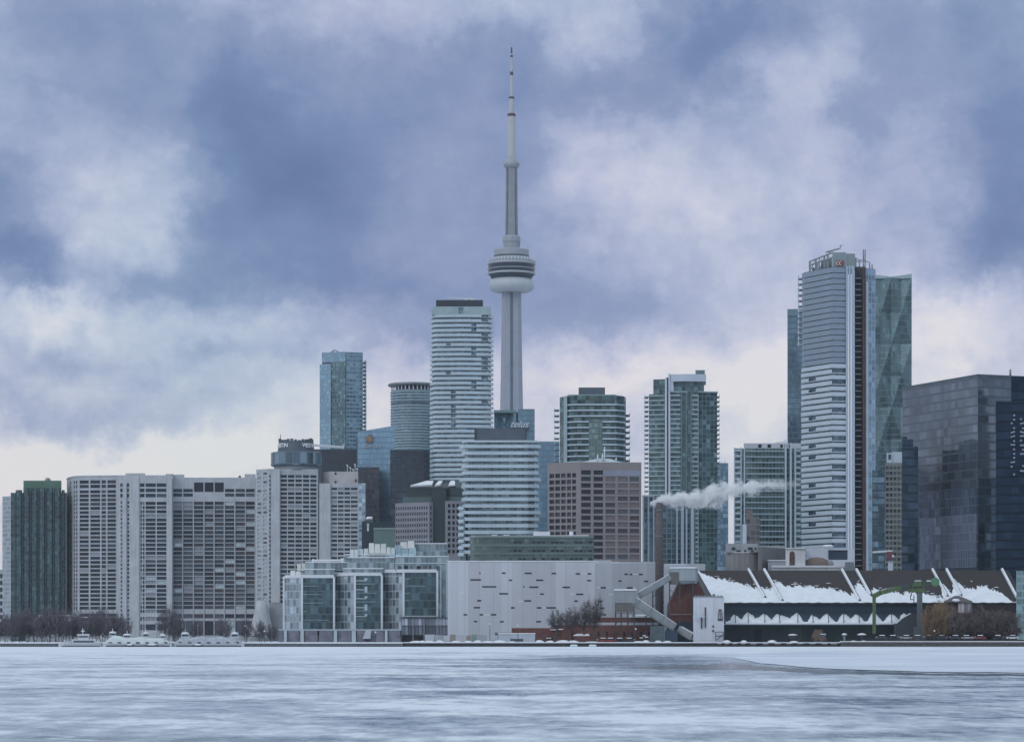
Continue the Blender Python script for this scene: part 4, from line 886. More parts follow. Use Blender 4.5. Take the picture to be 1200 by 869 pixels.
GUARDW = pbr('white frosted guard', (.56, .64, .71), .25, .15, var=.06)
core = [XY(941, D28+32), A0, A1, A2]
mL = [balcony_mesh([A0, A1, A2], 1.6, .4, 1.75, b.location, [SLAB, GUARDW]), balcony_mesh([A0, A1, A2], 1.9, .4, 1.75, b.location, [SLAB, GUARDW], (3,), 0, 8), balcony_mesh([A0, A1, A2], 1.7, .4, 1.75, b.location, [SLAB, GUARDW], (1, 5), 0, 7)]
zf = [ztop-3.0*(i+1) for i in range(int((ztop-GZ)/3.0)-2)]
for i, z in enumerate(zf):
    if i < 17: stack(b, mU if i % 5 else mUg, [z])
    else: stack(b, [mL[(i*7+i//4) % 3]], [z])
mS = balcony_mesh([XY(940.6, D28+34), XY(941.8, D28+25)], 2.6, .4, 1.6, b.location, [SLAB, GUARDW]); stack(b, [mS], zf[:13])
for k, (x0, x1) in enumerate(((991.6, 993.8), (994.4, 997), (997.8, 1001.4))):
    mb = MB(); mb.prism(fp([(x0, D28-.6-.4*k), (x1, D28-.6-.4*k)], 40, .05), GZ, Z(312, D28)); part('pier', mb, pbr('pale blue pier', (.40, .50, .60), .4, .1, var=.05), b)
mb = MB(); mb.prism(fp([(1001.6, D28+5), (1013.8, D28+5)], 40), GZ, Z(311, D28)); part('open_slot', mb, pbr('raw dark slot', (.065, .07, .08), .9, var=.4, scale=.3), b)
sm = MB(); sm.box(X(1001.6, D28), X(1009.6, D28), D28+.6, D28+4.9, 0, .35); sm = sm.mesh('floor_slab', [pbr('raw floor slab', (.30, .30, .32), .8)], (b.location.x, b.location.y, 0))
stack(b, [sm], [GZ+1.2+3.0*i for i in range(65)], 'floor_slab')
mb = MB(); mb.prism(fp([(1014, D28), (1026, D28+4)], 40), GZ, Z(314, D28)); part('right_wing', mb, curtain('right wing glass', (.20, .28, .36), (.30, .39, .48), (.33, .42, .50), 3.0, 2.2, .3, .6, (.24, .32, .40), .45, .12, .03), b)
mb = MB(); panel(mb, XY(1014.2, D28), XY(1016.6, D28+.8), GZ, Z(330, D28), .6); part('pier', mb, PALE, b)
mb = MB(); mb.prism(fp([(975.4, D28+4), (991.6, D28+4)], 24), ztop-.2, Z(294.4, D28)); mb.prism(fp([(991.8, D28+5), (1002, D28+5)], 24), ztop-.2, Z(295.6, D28)); part('crown_block', mb, pbr('teal grey screen', (.26, .32, .34), .6, var=.1, streak=.2), b)
sg = link(bpy.data.objects.new('sign', None)); sg.parent = b; sg.location = Vector((X(984, D28), D28+4, Z(307.4, D28)))-origin(b)
mb = MB(); panel(mb, XY(979.6, D28+4), XY(988.6, D28+4), Z(310.4, D28), Z(304.2, D28), .4); part('sign_board', mb, pbr('red sign', (.26, .06, .06), .5, var=.05), sg)
for dx_ in (-1, 1):
    mb = MB()
    for k in range(9):
        a = math.pi*.25+k*math.pi*1.5/8; a2 = a+math.pi*1.5/8
        if k < 8: mb.bar((X(984.1+dx_*1.7, D28)+.62*math.cos(a), D28+3.5, Z(307.3, D28)+.85*math.sin(a)), (X(984.1+dx_*1.7, D28)+.62*math.cos(a2), D28+3.5, Z(307.3, D28)+.85*math.sin(a2)), .3)
    part('mark', mb, SIGNW, sg)
mb = MB(); zz = ztop
for x_ in (949, 956, 960, 966, 970):
    d_ = D28+24-(x_-942)/34.6*24+6; mb.bar((X(x_, d_), d_, zz-.2), (X(x_, d_), d_, Z(299.8-(x_-949)*.22, D28)), .9 if x_ != 960 else .5)
for (ya, yb_) in ((299.4, 293.8), (303.5, 299.5)):
    mb.bar((X(948.4, D28+24), D28+25, Z(ya, D28)), (X(976, D28+6), D28+6, Z(yb_, D28)), .7)
mb.bar((X(949, D28+24), D28+24, Z(310, D28)), (X(956, D28+20), D28+20, Z(299, D28)), .4); mb.bar((X(960, D28+16), D28+16, Z(312, D28)), (X(966, D28+14), D28+14, Z(298, D28)), .4)
part('scaffold', mb, pbr('scaffold grey', (.30, .34, .36), .6), b)
for k, (x0, x1, y0) in enumerate(((951.5, 955, 306), (962, 970.6, 297.6), (971, 975, 296), (956.8, 959, 303))):
    mb = MB(); mb.prism(fp([(x0, D28+26-k*4), (x1, D28+26-k*4)], 6, .1), zz-.2, Z(y0, D28)); part('roof_plant', mb, pbr('teal grey screen', (.26, .32, .34)), b)
mb = MB(); mb.bar((X(970, D28), D28+10, Z(292.6, D28)), (X(985.6, D28), D28+10, Z(288.4, D28)), .7); mb.bar((X(987, D28), D28+10, Z(289.5, D28)), (X(987.3, D28), D28+10, Z(283.6, D28)), .35); mb.bar((X(975, D28), D28+10, Z(295, D28)), (X(975, D28), D28+10, Z(291, D28)), 1.2); mb.bar((X(985.6, D28), D28+10, Z(288.8, D28)), (X(990.4, D28), D28+10, Z(283.4, D28)), .3); part('roof_crane', mb, GREYMET, b)
mb = MB(); zz0, zz1 = GZ, Z(292.4, D28); x0, x1 = X(1011.4, D28), X(1013.6, D28); yf = D28-1.6
for (xx, yy) in ((x0, yf), (x1, yf), (x0, yf+1.6), (x1, yf+1.6)): mb.bar((xx, yy, zz0), (xx, yy, zz1), .24)
k = 0; z = zz0
while z < zz1-2.4:
    mb.bar((x0 if k % 2 else x1, yf-.13, z), (x1 if k % 2 else x0, yf-.13, z+2.4), .16); mb.bar((x0, yf-.12, z), (x1, yf-.12, z), .16); z += 2.4; k += 1
part('hoist_mast', mb, pbr('rusty mast', (.13, .085, .08), .8, var=.3), b)
mb = MB(); mb.box(x0-.1, x1+.3, yf+.4, D28+5, GZ, Z(313, D28)); part('hoist_back', mb, pbr('rusty brown back', (.12, .085, .085), .8), b)
mb = MB()
for (x_, y_, h_) in ((1003, 312, 12), (1007, 312, 10), (1019, 314, 7), (1022, 314, 6)): mb.bar((X(x_, D28+6), D28+6, Z(y_, D28)), (X(x_, D28+6), D28+6, Z(y_-h_, D28)), .7)
mb.bar((X(1002, D28+6), D28+6, Z(301, D28)), (X(1020, D28+6), D28+6, Z(306, D28)), .45); mb.bar((X(1002, D28+6), D28+6, Z(304, D28)), (X(1010, D28+6), D28+6, Z(305, D28)), .6); part('scaffold', mb, pbr('scaffold grey', (.30, .34, .36)), b)
D29 = 1900
b = thing('office_tower', 'plain dark teal tower behind the left edge of the tallest right hand skyscraper', 'tower', 934, D29)
mono(b, fp([(922.8, D29+4), (950, D29)], 40), 362, D29, curtain('deep teal glass', (.06, .11, .15), (.15, .22, .27), (.10, .16, .20), 3.9, 1.5, .1, .9, (.075, .12, .16), .5, .1, .03, big=.8))
mb = MB(); panel(mb, XY(922.8, D29+4), XY(950, D29), Z(369, D29), Z(361.4, D29), .3); part('crown', mb, pbr('teal crown band', (.15, .23, .28), .4, .2), b)
D30 = 1740
b = thing('office_tower', 'green glass tower folded into large diamond facets, right of the tallest skyscraper', 'tower', 1046, D30)
mb = MB(); cols = [1020, 1032, 1044, 1056, 1068.4]; rowsy = [326, 366, 403, 440, 477, 514, 551, 588, 625, 662, 745]
def dv(i, j): 
    d = D30+(1.6 if (i+j) % 2 else -2.6); x_ = X(cols[i], D30); return (x_*(1 if 0 < i < 4 else 1), D30+(0 if i in (0, 4) else (1.6 if (i+j) % 2 else -2.6)), max(GZ, Z(rowsy[j], D30)))
FA = [curtain('facet glass', (.11, .17, .18), (.19, .26, .27), (.15, .215, .22), 3.9, 1.5, .1, .9, (.13, .19, .20), .5, .1, .012, big=.5), curtain('dark facet glass', (.10, .155, .165), (.16, .23, .24), (.14, .20, .21), 3.9, 1.5, .1, .9, (.115, .175, .185), .5, .1, .012, big=.5)]
def uvp(p): return (p[0]-X(1020, D30), p[2])
fac = MB()
for j in range(10):
    for i in range(4):
        a_, b2, c_, d_ = dv(i, j+1), dv(i+1, j+1), dv(i+1, j), dv(i, j)
        tris = ((a_, b2, c_), (a_, c_, d_)) if (i+j) % 2 else ((a_, b2, d_), (b2, c_, d_))
        for k, t_ in enumerate(tris): fac.poly(t_, (i+j+k) % 2, [uvp(p_) for p_ in t_])
part('curtain_wall', fac, FA, b)
mb = MB(); mb.prism([XY(1020.2, D30+2), XY(1068.2, D30+2), XY(1067.4, D30+45), XY(1021, D30+45)], GZ, Z(326.5, D30)); part('core', mb, MECH, b)
mb = MB(); pts = [(1020, 321), (1044, 324.4), (1068.4, 320.8)]
for (a_, c_) in zip(pts, pts[1:]):
    q0 = [(X(a_[0], D30), D30-.3, Z(326.2, D30)), (X(c_[0], D30), D30-.3, Z(326.2, D30)), (X(c_[0], D30), D30-.3, Z(c_[1], D30)), (X(a_[0], D30), D30-.3, Z(a_[1], D30))]
    q1 = [(x, y+.6, z) for x, y, z in q0]; mb.poly(q0); mb.poly(q1[::-1])
    for i in range(4): j = (i+1) % 4; mb.poly([q0[j], q0[i], q1[i], q1[j]])
part('crown_screen', mb, pbr('pale glass screen', (.34, .46, .47), .3, .2), b)
D31 = 1420
b = thing('office_block', 'low dark glass block at the foot of the faceted green tower', 'office block', 1032, D31)
mono(b, fp([(1022, D31), (1040, D31)], 25), 551, D31, curtain('low dark glass', (.03, .045, .06), (.22, .31, .36), (.06, .08, .10), 3.6, 3.0, .15, .9, (.045, .065, .08), .5, .08, .12, big=.7, bigscale=.06))
D32 = 1340
b = thing('apartment_tower', 'slim beige grid fronted tower with a white top, below the faceted green tower', 'tower', 1047, D32)
mb = MB(); wl = []; facade(mb, wl, XY(1037.6, D32), XY(1060, D32+1), GZ, Z(542, D32), [((i+.14)/5, (i+.9)/5) for i in range(5)], rows_px(546, 6.3, 20, 3.9, D32), .4)
mb.prism([XY(1037.6, D32), XY(1060, D32+1), XY(1059, D32+20), XY(1038.6, D32+20)], GZ, Z(542, D32), 0, skip=(0,)); part('wall', mb, pbr('beige facade', (.19, .20, .19), .7, var=.1), b)
windows(b, wl, pick((GDARK, 3), (GMID, 2), (glassy('green window glass', (.08, .11, .11)), 4)), FRAME, 100)
mb = MB(); mb.prism(fp([(1039, D32+.5), (1045, D32+.5)], 14), Z(542, D32), Z(530.4, D32), 0); mb.prism(fp([(1045.2, D32+1.5), (1058.6, D32+1.5)], 14), Z(542, D32), Z(529, D32), 0); panel(mb, XY(1041, D32+.5), XY(1044, D32+.5), Z(538, D32), Z(532, D32), .2, 1); part('roof_block', mb, [PALE, GMID], b)
D33 = 1165
b = thing('glass_block', 'narrow black glass block with stepped top, left of the huge dark slab', 'office block', 1066, D33)
BLK = curtain('black glass', (.020, .032, .050), (.075, .11, .15), (.03, .045, .06), 3.6, 2.6, .12, .9, (.03, .045, .062), .5, .08, .09, big=.6, bigscale=.05)
mono(b, fp([(1057, D33), (1076, D33)], 20), 523, D33, BLK)
mb = MB(); mb.prism(fp([(1057.6, D33+1), (1063, D33+1)], 12), Z(523, D33), Z(511, D33)); mb.prism(fp([(1063.2, D33+2), (1070, D33+2)], 12), Z(523, D33), Z(514, D33)); part('stepped_top', mb, BLK, b)
D34 = 1150
b = thing('office_block', 'huge dark blue glass slab with a roof line sloping down to the left', 'office block', 1120, D34)
LW, CW, RW = XY(1057.4, D34*1.052), XY(1146, D34), XY(1215, D34+12); zt = Z(439.6, D34); zm = Z(566, D34)
S1 = curtain('slab glass', (.085, .10, .13), (.19, .215, .26), (.09, .105, .13), 3.7, 3.0, .14, .8, (.085, .105, .15), .5, .1, .018, big=.55, bigscale=.02)
S2 = curtain('lavender sky reflection glass', (.36, .40, .52), (.31, .34, .44), (.20, .22, .30), 3.55, 2.0,   .26, .01, None, .5, .12, .02, vlines=1, rowoff=1.7, big=.2)  # pale lavender paints the sky's reflection onto the lower slab glass
S3 = curtain('dim slab glass', (.05, .075, .105), (.11, .15, .19), (.065, .09, .12), 3.7, 3.0, .14, .8, (.055, .08, .11), .5, .1, .05, big=.6)
mb = MB(); mb.prism([LW, CW, RW, XY(1214, D34+60), XY(1062, D34*1.052+40)], GZ, zt); part('curtain_wall', mb, S1, b)
f0 = (1078-1057.4)/(1146-1057.4)
mb = MB(); panel(mb, lerp(LW, CW, f0+.02), lerp(LW, CW, .985), Z(664, D34), Z(602, D34), .35); part('sky_reflection_bay', mb, S2, b)
mb = MB(); panel(mb, lerp(LW, CW, f0+.06), lerp(LW, CW, .985), Z(602, D34)+.05, Z(572, D34), .3); part('sky_reflection_bay', mb, curtain('upper sky reflection glass', (.16, .19, .27), (.20, .23, .31), (.13, .15, .21), 3.55, 2.4, .24, .01, None, .5, .12, .02, rowoff=1.7), b)
mb = MB(); panel(mb, XY(1146.6, D34+.2), XY(1170, D34+4.2), GZ, Z(560, D34), .3); part('dim_bay', mb, S3, b)
mb = MB(); panel(mb, XY(1146.5, D34+.1), XY(1153, D34+1.3), GZ, Z(612, D34), .5); part('dark_bay', mb, BLK, b)
mb = MB(); panel(mb, LW, CW, zt-.3, zt+.5, .25); panel(mb, CW, RW, zt-.3, zt+.5, .25, 0); part('parapet', mb, MECH, b)
mb = MB(); mb.tube((X(1183, D34+6), D34+4, zt), (X(1183, D34+6), D34+4, Z(431.5, D34)), .45, .35, 8); part('antenna', mb, GREYMET, b)
D35 = 1110
b = thing('office_block', 'almost black glass block at the right picture edge with faint rows of pale panes', 'office block', 1192, D35)
BLK2 = curtain('blue black glass', (.005, .016, .038), (.018, .040, .075), (.007, .015, .028), 3.6, 3.0, .1, .9, (.007, .014, .026), .1, .1, .03, big=.5)
for m_ in (BLK2, BLK, S3): m_.node_tree.nodes['Principled BSDF'].inputs['Specular IOR Level'].default_value = .14
mono(b, fp([(1167, D35+1), (1220, D35)], 30), 469.6, D35, BLK2)
mb = MB(); mb.prism(fp([(1185, D35+1.5), (1220, D35+1)], 28), Z(469.6, D35), Z(440.6, D35)); part('stepped_top', mb, BLK2, b)
rr_ = random.Random(4); lm = None
PALEPANE = pbr('pale reflection pane', (.30, .36, .46), .3, .2)  # pale reflections given as plain pane colour, nothing glows
for c_ in (1185.6, 1188.4, 1196.5, 1199):
    for k in range(15):
        if rr_.random() < .35: continue
        mb = MB(); xx = X(c_, D35); zz = Z(487+k*5+rr_.uniform(-.6, .6), D35); mb.box(xx-.35, xx+.35, D35-.15, D35+.4, zz, zz+.6); part('window', mb, PALEPANE, b)  # these panes stand in for pale reflections
# ------------------------------------------------------------------ waterfront glass offices
DQ = 1080
b = thing('glass_office', 'long waterfront glass office with three white framed bays and lumpy white roof units', 'office block', 428, DQ)
QD = curtain('bay dark glass', (.028, .055, .07), (.13, .19, .21), (.07, .11, .125), 2.95, 1.5, .12, .5, (.085, .135, .15), .45, .1, .05, big=.45)
QL = curtain('bay mirror glass', (.24, .27, .30), (.56, .58, .60), (.40, .47, .52), 2.95, 1.7, .22, .55, (.33, .40, .46), .5, .1, .16, big=.3, bigscale=.12)
QP = curtain('penthouse glass', (.19, .23, .26), (.33, .38, .41), (.26, .34, .38), 3.0, 1.6, .15, .6, (.20, .28, .33), .4, .12, .03)
mono(b, fp([(333.4, DQ+12), (391, DQ+9), (447.6, DQ+7), (524.6, DQ+6)], 60), 676.6, DQ, CONCD, name='core')
for (xl, xm, xr, yt, yb1, yb2) in ((332.6, 354, 391.4, 676.2, 738, 738), (392, 416, 447.4, 673.6, 738, 738), (448, 473, 512.4, 669.8, 738, 722)):
    PL, PM, PR = XY(xl, DQ+7), XY(xm, DQ), XY(xr, DQ+1)
    lb = MB(); lb.prism([PL, PM, XY(xm, DQ+13), XY(xl+.3, DQ+13)], Z(yb1, DQ), Z(yt, DQ)); part('mirror_bay', lb, QL, b)
    rbm = MB(); rbm.prism([(PM[0]+.05, PM[1]), PR, XY(xr-.2, DQ+13), XY(xm+.2, DQ+13)], Z(yb2, DQ), Z(yt, DQ)); part('dark_bay', rbm, QD, b)
    fr = MB()
    for pt_, yb in ((PL, yb1), (PM, yb2), (PR, yb2)): fr.prism([(pt_[0]-.35, pt_[1]-.5), (pt_[0]+.35, pt_[1]-.5), (pt_[0]+.35, pt_[1]+.3), (pt_[0]-.35, pt_[1]+.3)], Z(yb, DQ), Z(yt, DQ)+.1)
    part('frame_post', fr, WHITE, b).name = 'frame_posts'
    for (a_, c_, yb) in ((PL, PM, yb1), (PM, PR, yb2)):
        hb = MB(); panel(hb, a_, c_, Z(yt+.6, DQ), Z(yt-1.6, DQ), .42); part('top_rail', hb, WHITE, b); hb = MB(); panel(hb, a_, c_, Z(yb+.4, DQ), Z(yb-1, DQ), .42); part('bottom_rail', hb, PALE, b)
    for k in range(1, 6):
        yy = yt+(yb2-yt)*k/6.2; hb = MB(); panel(hb, lerp(PM, PR, .02), lerp(PM, PR, .12+.8*random.random()), Z(yy+.3, DQ), Z(yy-.35, DQ), .2); part('blind_band', hb, pbr('teal band', (.26, .37, .41), .5), b)
    rs = MB(); rs.prism([(PL[0]+.4, PL[1]+.6), (PM[0], PM[1]+.7), (PR[0]-.2, PR[1]+.5), XY(xr-.3, DQ+20), XY(xl+1, DQ+20)], Z(yt-1.6, DQ), Z(yt-3.2, DQ)); part('roof_snow', rs, SNOW, b)
for k in range(5):   # broken white panels of the middle bay
    yy = 680+k*10.5; hb = MB(); panel(hb, lerp(XY(416, DQ), XY(447.4, DQ+1), .02), lerp(XY(416, DQ), XY(447.4, DQ+1), .42), Z(yy+.5, DQ), Z(yy-.5, DQ), .3); panel(hb, lerp(XY(416, DQ), XY(447.4, DQ+1), .36), lerp(XY(416, DQ), XY(447.4, DQ+1), .46), Z(yy+3.4 if k % 2 else yy-.6, DQ), Z(yy-3.6 if k % 2 else yy-3, DQ), .28); part('white_panel', hb, PALE, b)
for (x0, x1, y0, y1, d, mt) in ((357, 392, 676, 667, 4, QP), (358, 413, 667, 657.6, 18, QP), (402, 449, 673, 666, 5, QP), (408, 462, 667, 652, 16, QP), (463, 524.4, 669.6, 660, 3, QP), (464, 526, 661, 651, 14, QP), (486, 524, 652, 634, 30, QP), (404, 460, 652, 648, 22, QP)):
    pm = MB(); pm.prism(fp([(x0, DQ+d), (x1, DQ+d)], 24), Z(y0, DQ), Z(y1, DQ)); part('penthouse', pm, mt, b)
    pm = MB(); pm.prism(fp([(x0-.3, DQ+d-.4), (x1+.3, DQ+d-.4)], 24), Z(y1, DQ)+.01, Z(y1-1.2, DQ)); part('roof_edge', pm, WHITE if x0 < 450 or y0 < 665 else PALE, b)
for k in range(7):
    pm = MB(); x0 = 466+k*7.4; panel(pm, XY(x0, DQ+3), XY(x0+(4.8 if k not in (2, 5) else 2), DQ+3), Z(668, DQ), Z(662.4, DQ), .2); part('clerestory', pm, GDARK if k % 2 else GMID, b)
rr_ = random.Random(8)
for (x0, x1, yt, yb, d, hi) in ((340, 353, 667, 675, 8, 1), (348, 359, 657, 667, 18, 1), (410, 420, 641, 652, 20, 0), (420, 432, 640, 652, 21, 0), (432, 453, 633.4, 646, 22, 1), (453, 463, 637.5, 648, 21, 0), (462, 470, 634.6, 647, 22, 2), (469, 486, 630.5, 640, 24, 1), (470, 488, 639, 650, 20, 2), (456, 486, 646, 651, 18, 2)):
    pm = MB(); n_ = max(2, int((x1-x0)/6.5))
    for i in range(n_):
        xa, xb = x0+(x1-x0)*i/n_, x0+(x1-x0)*(i+.96)/n_; yy = yt+rr_.uniform(0, 1.8)
        pm.prism(fp([(xa, DQ+d+rr_.random()), (xb, DQ+d+rr_.random())], 8, .1), Z(yb, DQ), Z(yy, DQ), 0, foot_top=fp([(xa+.4, DQ+d+1.6), (xb-.4, DQ+d+1.6)], 5, .1))
    part('roof_unit', pm, {0: pbr('cream roof cover', (.50, .55, .56), .7, var=.15), 1: pbr('pale cream roof cover', (.60, .61, .59), .7, var=.12), 2: pbr('blue roof cover', (.33, .45, .51), .6, var=.2)}[hi], b)
pm = MB(); pm.bar((X(366, DQ+20), DQ+20, Z(654.6, DQ)), (X(400, DQ+20), DQ+20, Z(654.4, DQ)), .7); pm.bar((X(366, DQ+20), DQ+20, Z(658, DQ)), (X(367.4, DQ+20), DQ+20, Z(653, DQ)), .8); pm.bar((X(401, DQ+20), DQ+20, Z(658, DQ)), (X(401, DQ+20), DQ+20, Z(652, DQ)), 1.2); part('window_cleaning_crane', pm, WHITE, b)
for (x0, x1) in ((512.8, 514), (516, 517.2), (522.8, 525)):
    pm = MB(); panel(pm, XY(x0, DQ+1.2), XY(x1, DQ+1.2), Z(725, DQ), Z(668 if x0 < 520 else 660, DQ), .5); part('frame_post', pm, PALE, b)
pm = MB(); pm.prism(fp([(512.6, DQ+1.8), (524.6, DQ+1.8)], 5), GZ, Z(669.8, DQ)); part('curtain_wall', pm, QP, b)
# wrapped arcade at quay level
b2 = thing('arcade', 'row of plastic wrapped patio bays between white posts below the glass office', 'arcade', 390, 1062)
WRAP = pbr('cloudy plastic wrap', (.16, .16, .20), .35, .1, var=.35, scale=.5)
x0 = 326
for k, wd_ in enumerate((7, 3, 16, 4, 17, 18, 4, 17, 5, 14, 20, 3, 17)):
    pm = MB(); x1 = min(x0+wd_, 470)
    if wd_ < 6: pm.prism(fp([(x0, 1061), (x1, 1061)], 6, .1), GZ, Z(738.4, 1062)); part('post', pm, PALE, b2)
    else: pm.prism(fp([(x0+.5, 1062), (x1-.5, 1062)], 8, .2), GZ, Z(738.2, 1062), 0, foot_top=fp([(x0+1.2, 1063), (x1-1.2, 1063)], 6, .2)); part('wrapped_bay', pm, WRAP, b2)
    x0 = x1
pm = MB(); pm.prism(fp([(326, 1063), (470, 1063)], 10), Z(738.1, 1062), Z(736.8, 1062)); part('roof', pm, PALE, b2)
pm = MB(); pm.prism(fp([(425, 1060), (434, 1060)], 2, .1), Z(748, 1060), Z(737, 1060), 0, foot_top=fp([(429, 1060), (435, 1060)], 2, .1)); part('torn_cover', pm, pbr('pale torn cover', (.48, .52, .58), .5), b2)
b2 = thing('canopy_hall', 'corrugated translucent canopy on thin legs at the corner of the glass office', 'canopy', 498, 1066)
PLY = curtain('corrugated plastic', (.16, .18, .23), (.42, .45, .54), (.10, .11, .14), 20, 1.3, .25, .01, None, .1, .3, .05, big=.1)
PLD = curtain('dim corrugated plastic', (.10, .12, .15), (.19, .21, .26), (.05, .06, .08), 20, 1.3, .25, .01, None, .1, .3, .05, big=.1)
pm = MB(); pm.prism(fp([(469.6, 1066), (527.4, 1066)], 12), Z(733, 1066), Z(724, 1066)); part('upper_skin', pm, PLY, b2)
pm = MB(); pm.prism(fp([(470, 1066.4), (527, 1066.4)], 11), Z(744, 1066), Z(733, 1066)); part('lower_skin', pm, PLD, b2)
for x_ in (470.4, 484, 497, 512, 525):
    pm = MB(); pm.bar((X(x_, 1066), 1065.8, GZ), (X(x_, 1066), 1065.8, Z(724, 1066)), .35); part('post', pm, GREYMET, b2)
pm = MB(); pm.prism(fp([(469, 1065.4), (528, 1065.4)], 13), Z(724, 1066), Z(723, 1066)); part('roof_edge', pm, DARKMET, b2)
pm = MB(); pm.prism(fp([(471, 1070), (490, 1070)], 5), GZ, Z(744, 1066)-.05); part('back_wall', pm, CONCD, b2)

# ------------------------------------------------------------------ white louvred store
DW = 1062
b = thing('white_warehouse', 'long pale lilac windowless block dotted with short dark and white slots', 'warehouse', 645, DW)
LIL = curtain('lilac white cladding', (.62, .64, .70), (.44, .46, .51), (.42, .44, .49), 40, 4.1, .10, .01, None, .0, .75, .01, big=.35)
mb = MB(); foot = [XY(524.6, DW+1), XY(528, DW), XY(697, DW), XY(776, DW+2.4), XY(775, DW+14), XY(526, DW+14)]; mb.prism(foot, GZ, Z(657.6, DW)); part('wall', mb, LIL, b)
mb = MB(); mb.prism([XY(524.4, DW+.8), XY(528, DW-.2), XY(698, DW-.2), XY(698, DW+14.2), XY(525.8, DW+14.2)], Z(657.6, DW), Z(656.6, DW)); part('coping', mb, SNOW, b)
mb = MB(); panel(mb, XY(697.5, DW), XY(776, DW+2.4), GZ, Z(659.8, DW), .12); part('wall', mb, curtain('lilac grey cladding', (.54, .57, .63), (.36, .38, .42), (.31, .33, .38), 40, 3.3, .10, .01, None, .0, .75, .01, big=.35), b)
for k in range(1, 30):
    if k % 3: continue
    mb = MB(); panel(mb, XY(528+k*5.6, DW), XY(528.25+k*5.6, DW), Z(745, DW), Z(658.6, DW), .04); part('joint', mb, pbr('cladding joint', (.34, .35, .40), .8), b)
SD = [(375,395,245),(503,543,246),(655,680,247),(790,815,249),(858,878,249),(197,257,283),(415,432,285),(568,608,285),(855,877,287),(1030,1048,289),(1175,1195,291),(265,343,322),(530,580,324),(716,758,325),(930,960,327),(1077,1110,328),(360,410,361),(590,611,363),(793,833,364),(237,260,400),(500,540,401),(782,802,402),(920,940,403),(217,253,439),(426,446,440),(572,598,440),(625,680,440),(925,948,441),(160,180,479),(250,270,479),(313,343,479),(943,960,479),(218,236,517),(365,385,518),(568,595,518),(1063,1083,251),(1093,1108,252),(1145,1165,252),(248,256,245),(495,502,322)]
SL = [(257,275,245),(817,855,250),(1110,1145,252),(135,170,361),(470,498,404),(760,785,366),(906,928,328),(962,980,328),(975,1000,366),(271,311,480),(600,623,441),(1112,1130,328)]
WA, WB, WC = XY(528, DW), XY(697, DW), XY(776, DW+2.4)
for lst, mt, hh in ((SD, GDARK, .8), (SL, pbr('bright slot', (.70, .72, .76), .5), .55)):
    for (a_, c_, y_) in lst:
        x0, x1, y0 = 510+a_/4.8, 510+c_/4.8, 620+y_/4.8
        mb = MB()
        if x1 < 697: panel(mb, XY(x0, DW), XY(x1, DW), Z(y0+hh, DW), Z(y0-hh, DW), .10)
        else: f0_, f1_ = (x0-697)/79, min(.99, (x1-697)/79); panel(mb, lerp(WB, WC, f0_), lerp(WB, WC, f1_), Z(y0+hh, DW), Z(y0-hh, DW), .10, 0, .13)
        part('slot_window' if mt is GDARK else 'slot_light', mb, mt, b)
b = thing('roof_shed', 'small white snow topped box on the lilac block, just left of the chimney', 'roof house', 706, 1085)
mono(b, fp([(696.5, 1085), (716.4, 1085)], 8), 656.2, 1085, pbr('white plant', (.55, .59, .62), .6), SNOW)
b = thing('warehouse', 'pale grey block with a flat roof just behind the chimney and conveyor head house', 'warehouse', 800, 1100)
mono(b, fp([(778, 1100), (826.5, 1100)], 30), 660.2, 1100, LIL, SNOW)
mb = MB(); mb.prism(fp([(783, 1097), (806, 1097)], 3), Z(668, 1100), Z(662, 1100)); part('roof_plant', mb, PALE, b)

# ------------------------------------------------------------------ sugar works
DC2 = 1056
b = thing('chimney', 'tall plain brownish round chimney breathing white vapour', 'chimney', 772.4, DC2)
mb = MB(); mb.lathe([(1.5, GZ), (1.42, Z(640, DC2)), (1.28, Z(589.4, DC2))], X(772.4, DC2), DC2, 28); part('stack', mb, pbr('chimney brown', (.115, .10, .105), .85, var=.1, scale=.4, streak=.4), b)
mb = MB(); mb.lathe([(1.25, Z(590.4, DC2)), (1.42, Z(590.2, DC2)), (1.42, Z(588.6, DC2)), (1.2, Z(588.4, DC2))], X(772.4, DC2), DC2, 28); part('rim', mb, DARKMET, b)
for y_ in (598, 628):
    mb = MB(); mb.lathe([(1.3, Z(y_+.4, DC2)), (1.56, Z(y_+.4, DC2)), (1.56, Z(y_-.4, DC2)), (1.3, Z(y_-.4, DC2))], X(772.4, DC2), DC2, 20); part('band', mb, GREYMET, b)
b = thing('silo_building', 'stained concrete building with a rounded silo front, behind the snowy shed', 'silo', 885, 1120)
DB = 1120; SIL = pbr('stained concrete', (.265, .265, .265), .9, var=.15, scale=.2, streak=.6)
ce = [XY(850+21-21*math.cos(math.pi*k/10), DB+6-6*math.sin(math.pi*k/10)) for k in range(11)]
mb = MB(); mb.prism(ce+[XY(891.6, DB+40), XY(850.6, DB+40)], GZ, Z(646.8, DB)); part('silo_wall', mb, SIL, b)
ce2 = offset(ce, .25); mb = MB(); mb.prism(ce2+[XY(892, DB+41), XY(850, DB+41)], Z(647.3, DB), Z(646.6, DB)); part('ledge', mb, SNOW, b)
mb = MB(); mb.prism(fp([(850.4, DB+1), (888, DB-.4)], 40), Z(646.6, DB), Z(636.4, DB)); part('upper_house', mb, pbr('upper house concrete', (.36, .375, .41), .85, streak=.4), b)
mb = MB(); mb.prism([XY(888.2, DB-1), XY(893, DB-3), XY(922, DB+18), XY(921, DB+45), XY(889, DB+45)], GZ, Z(640.8, DB)); part('right_house', mb, pbr('shaded concrete', (.20, .205, .21), .9, streak=.6), b)
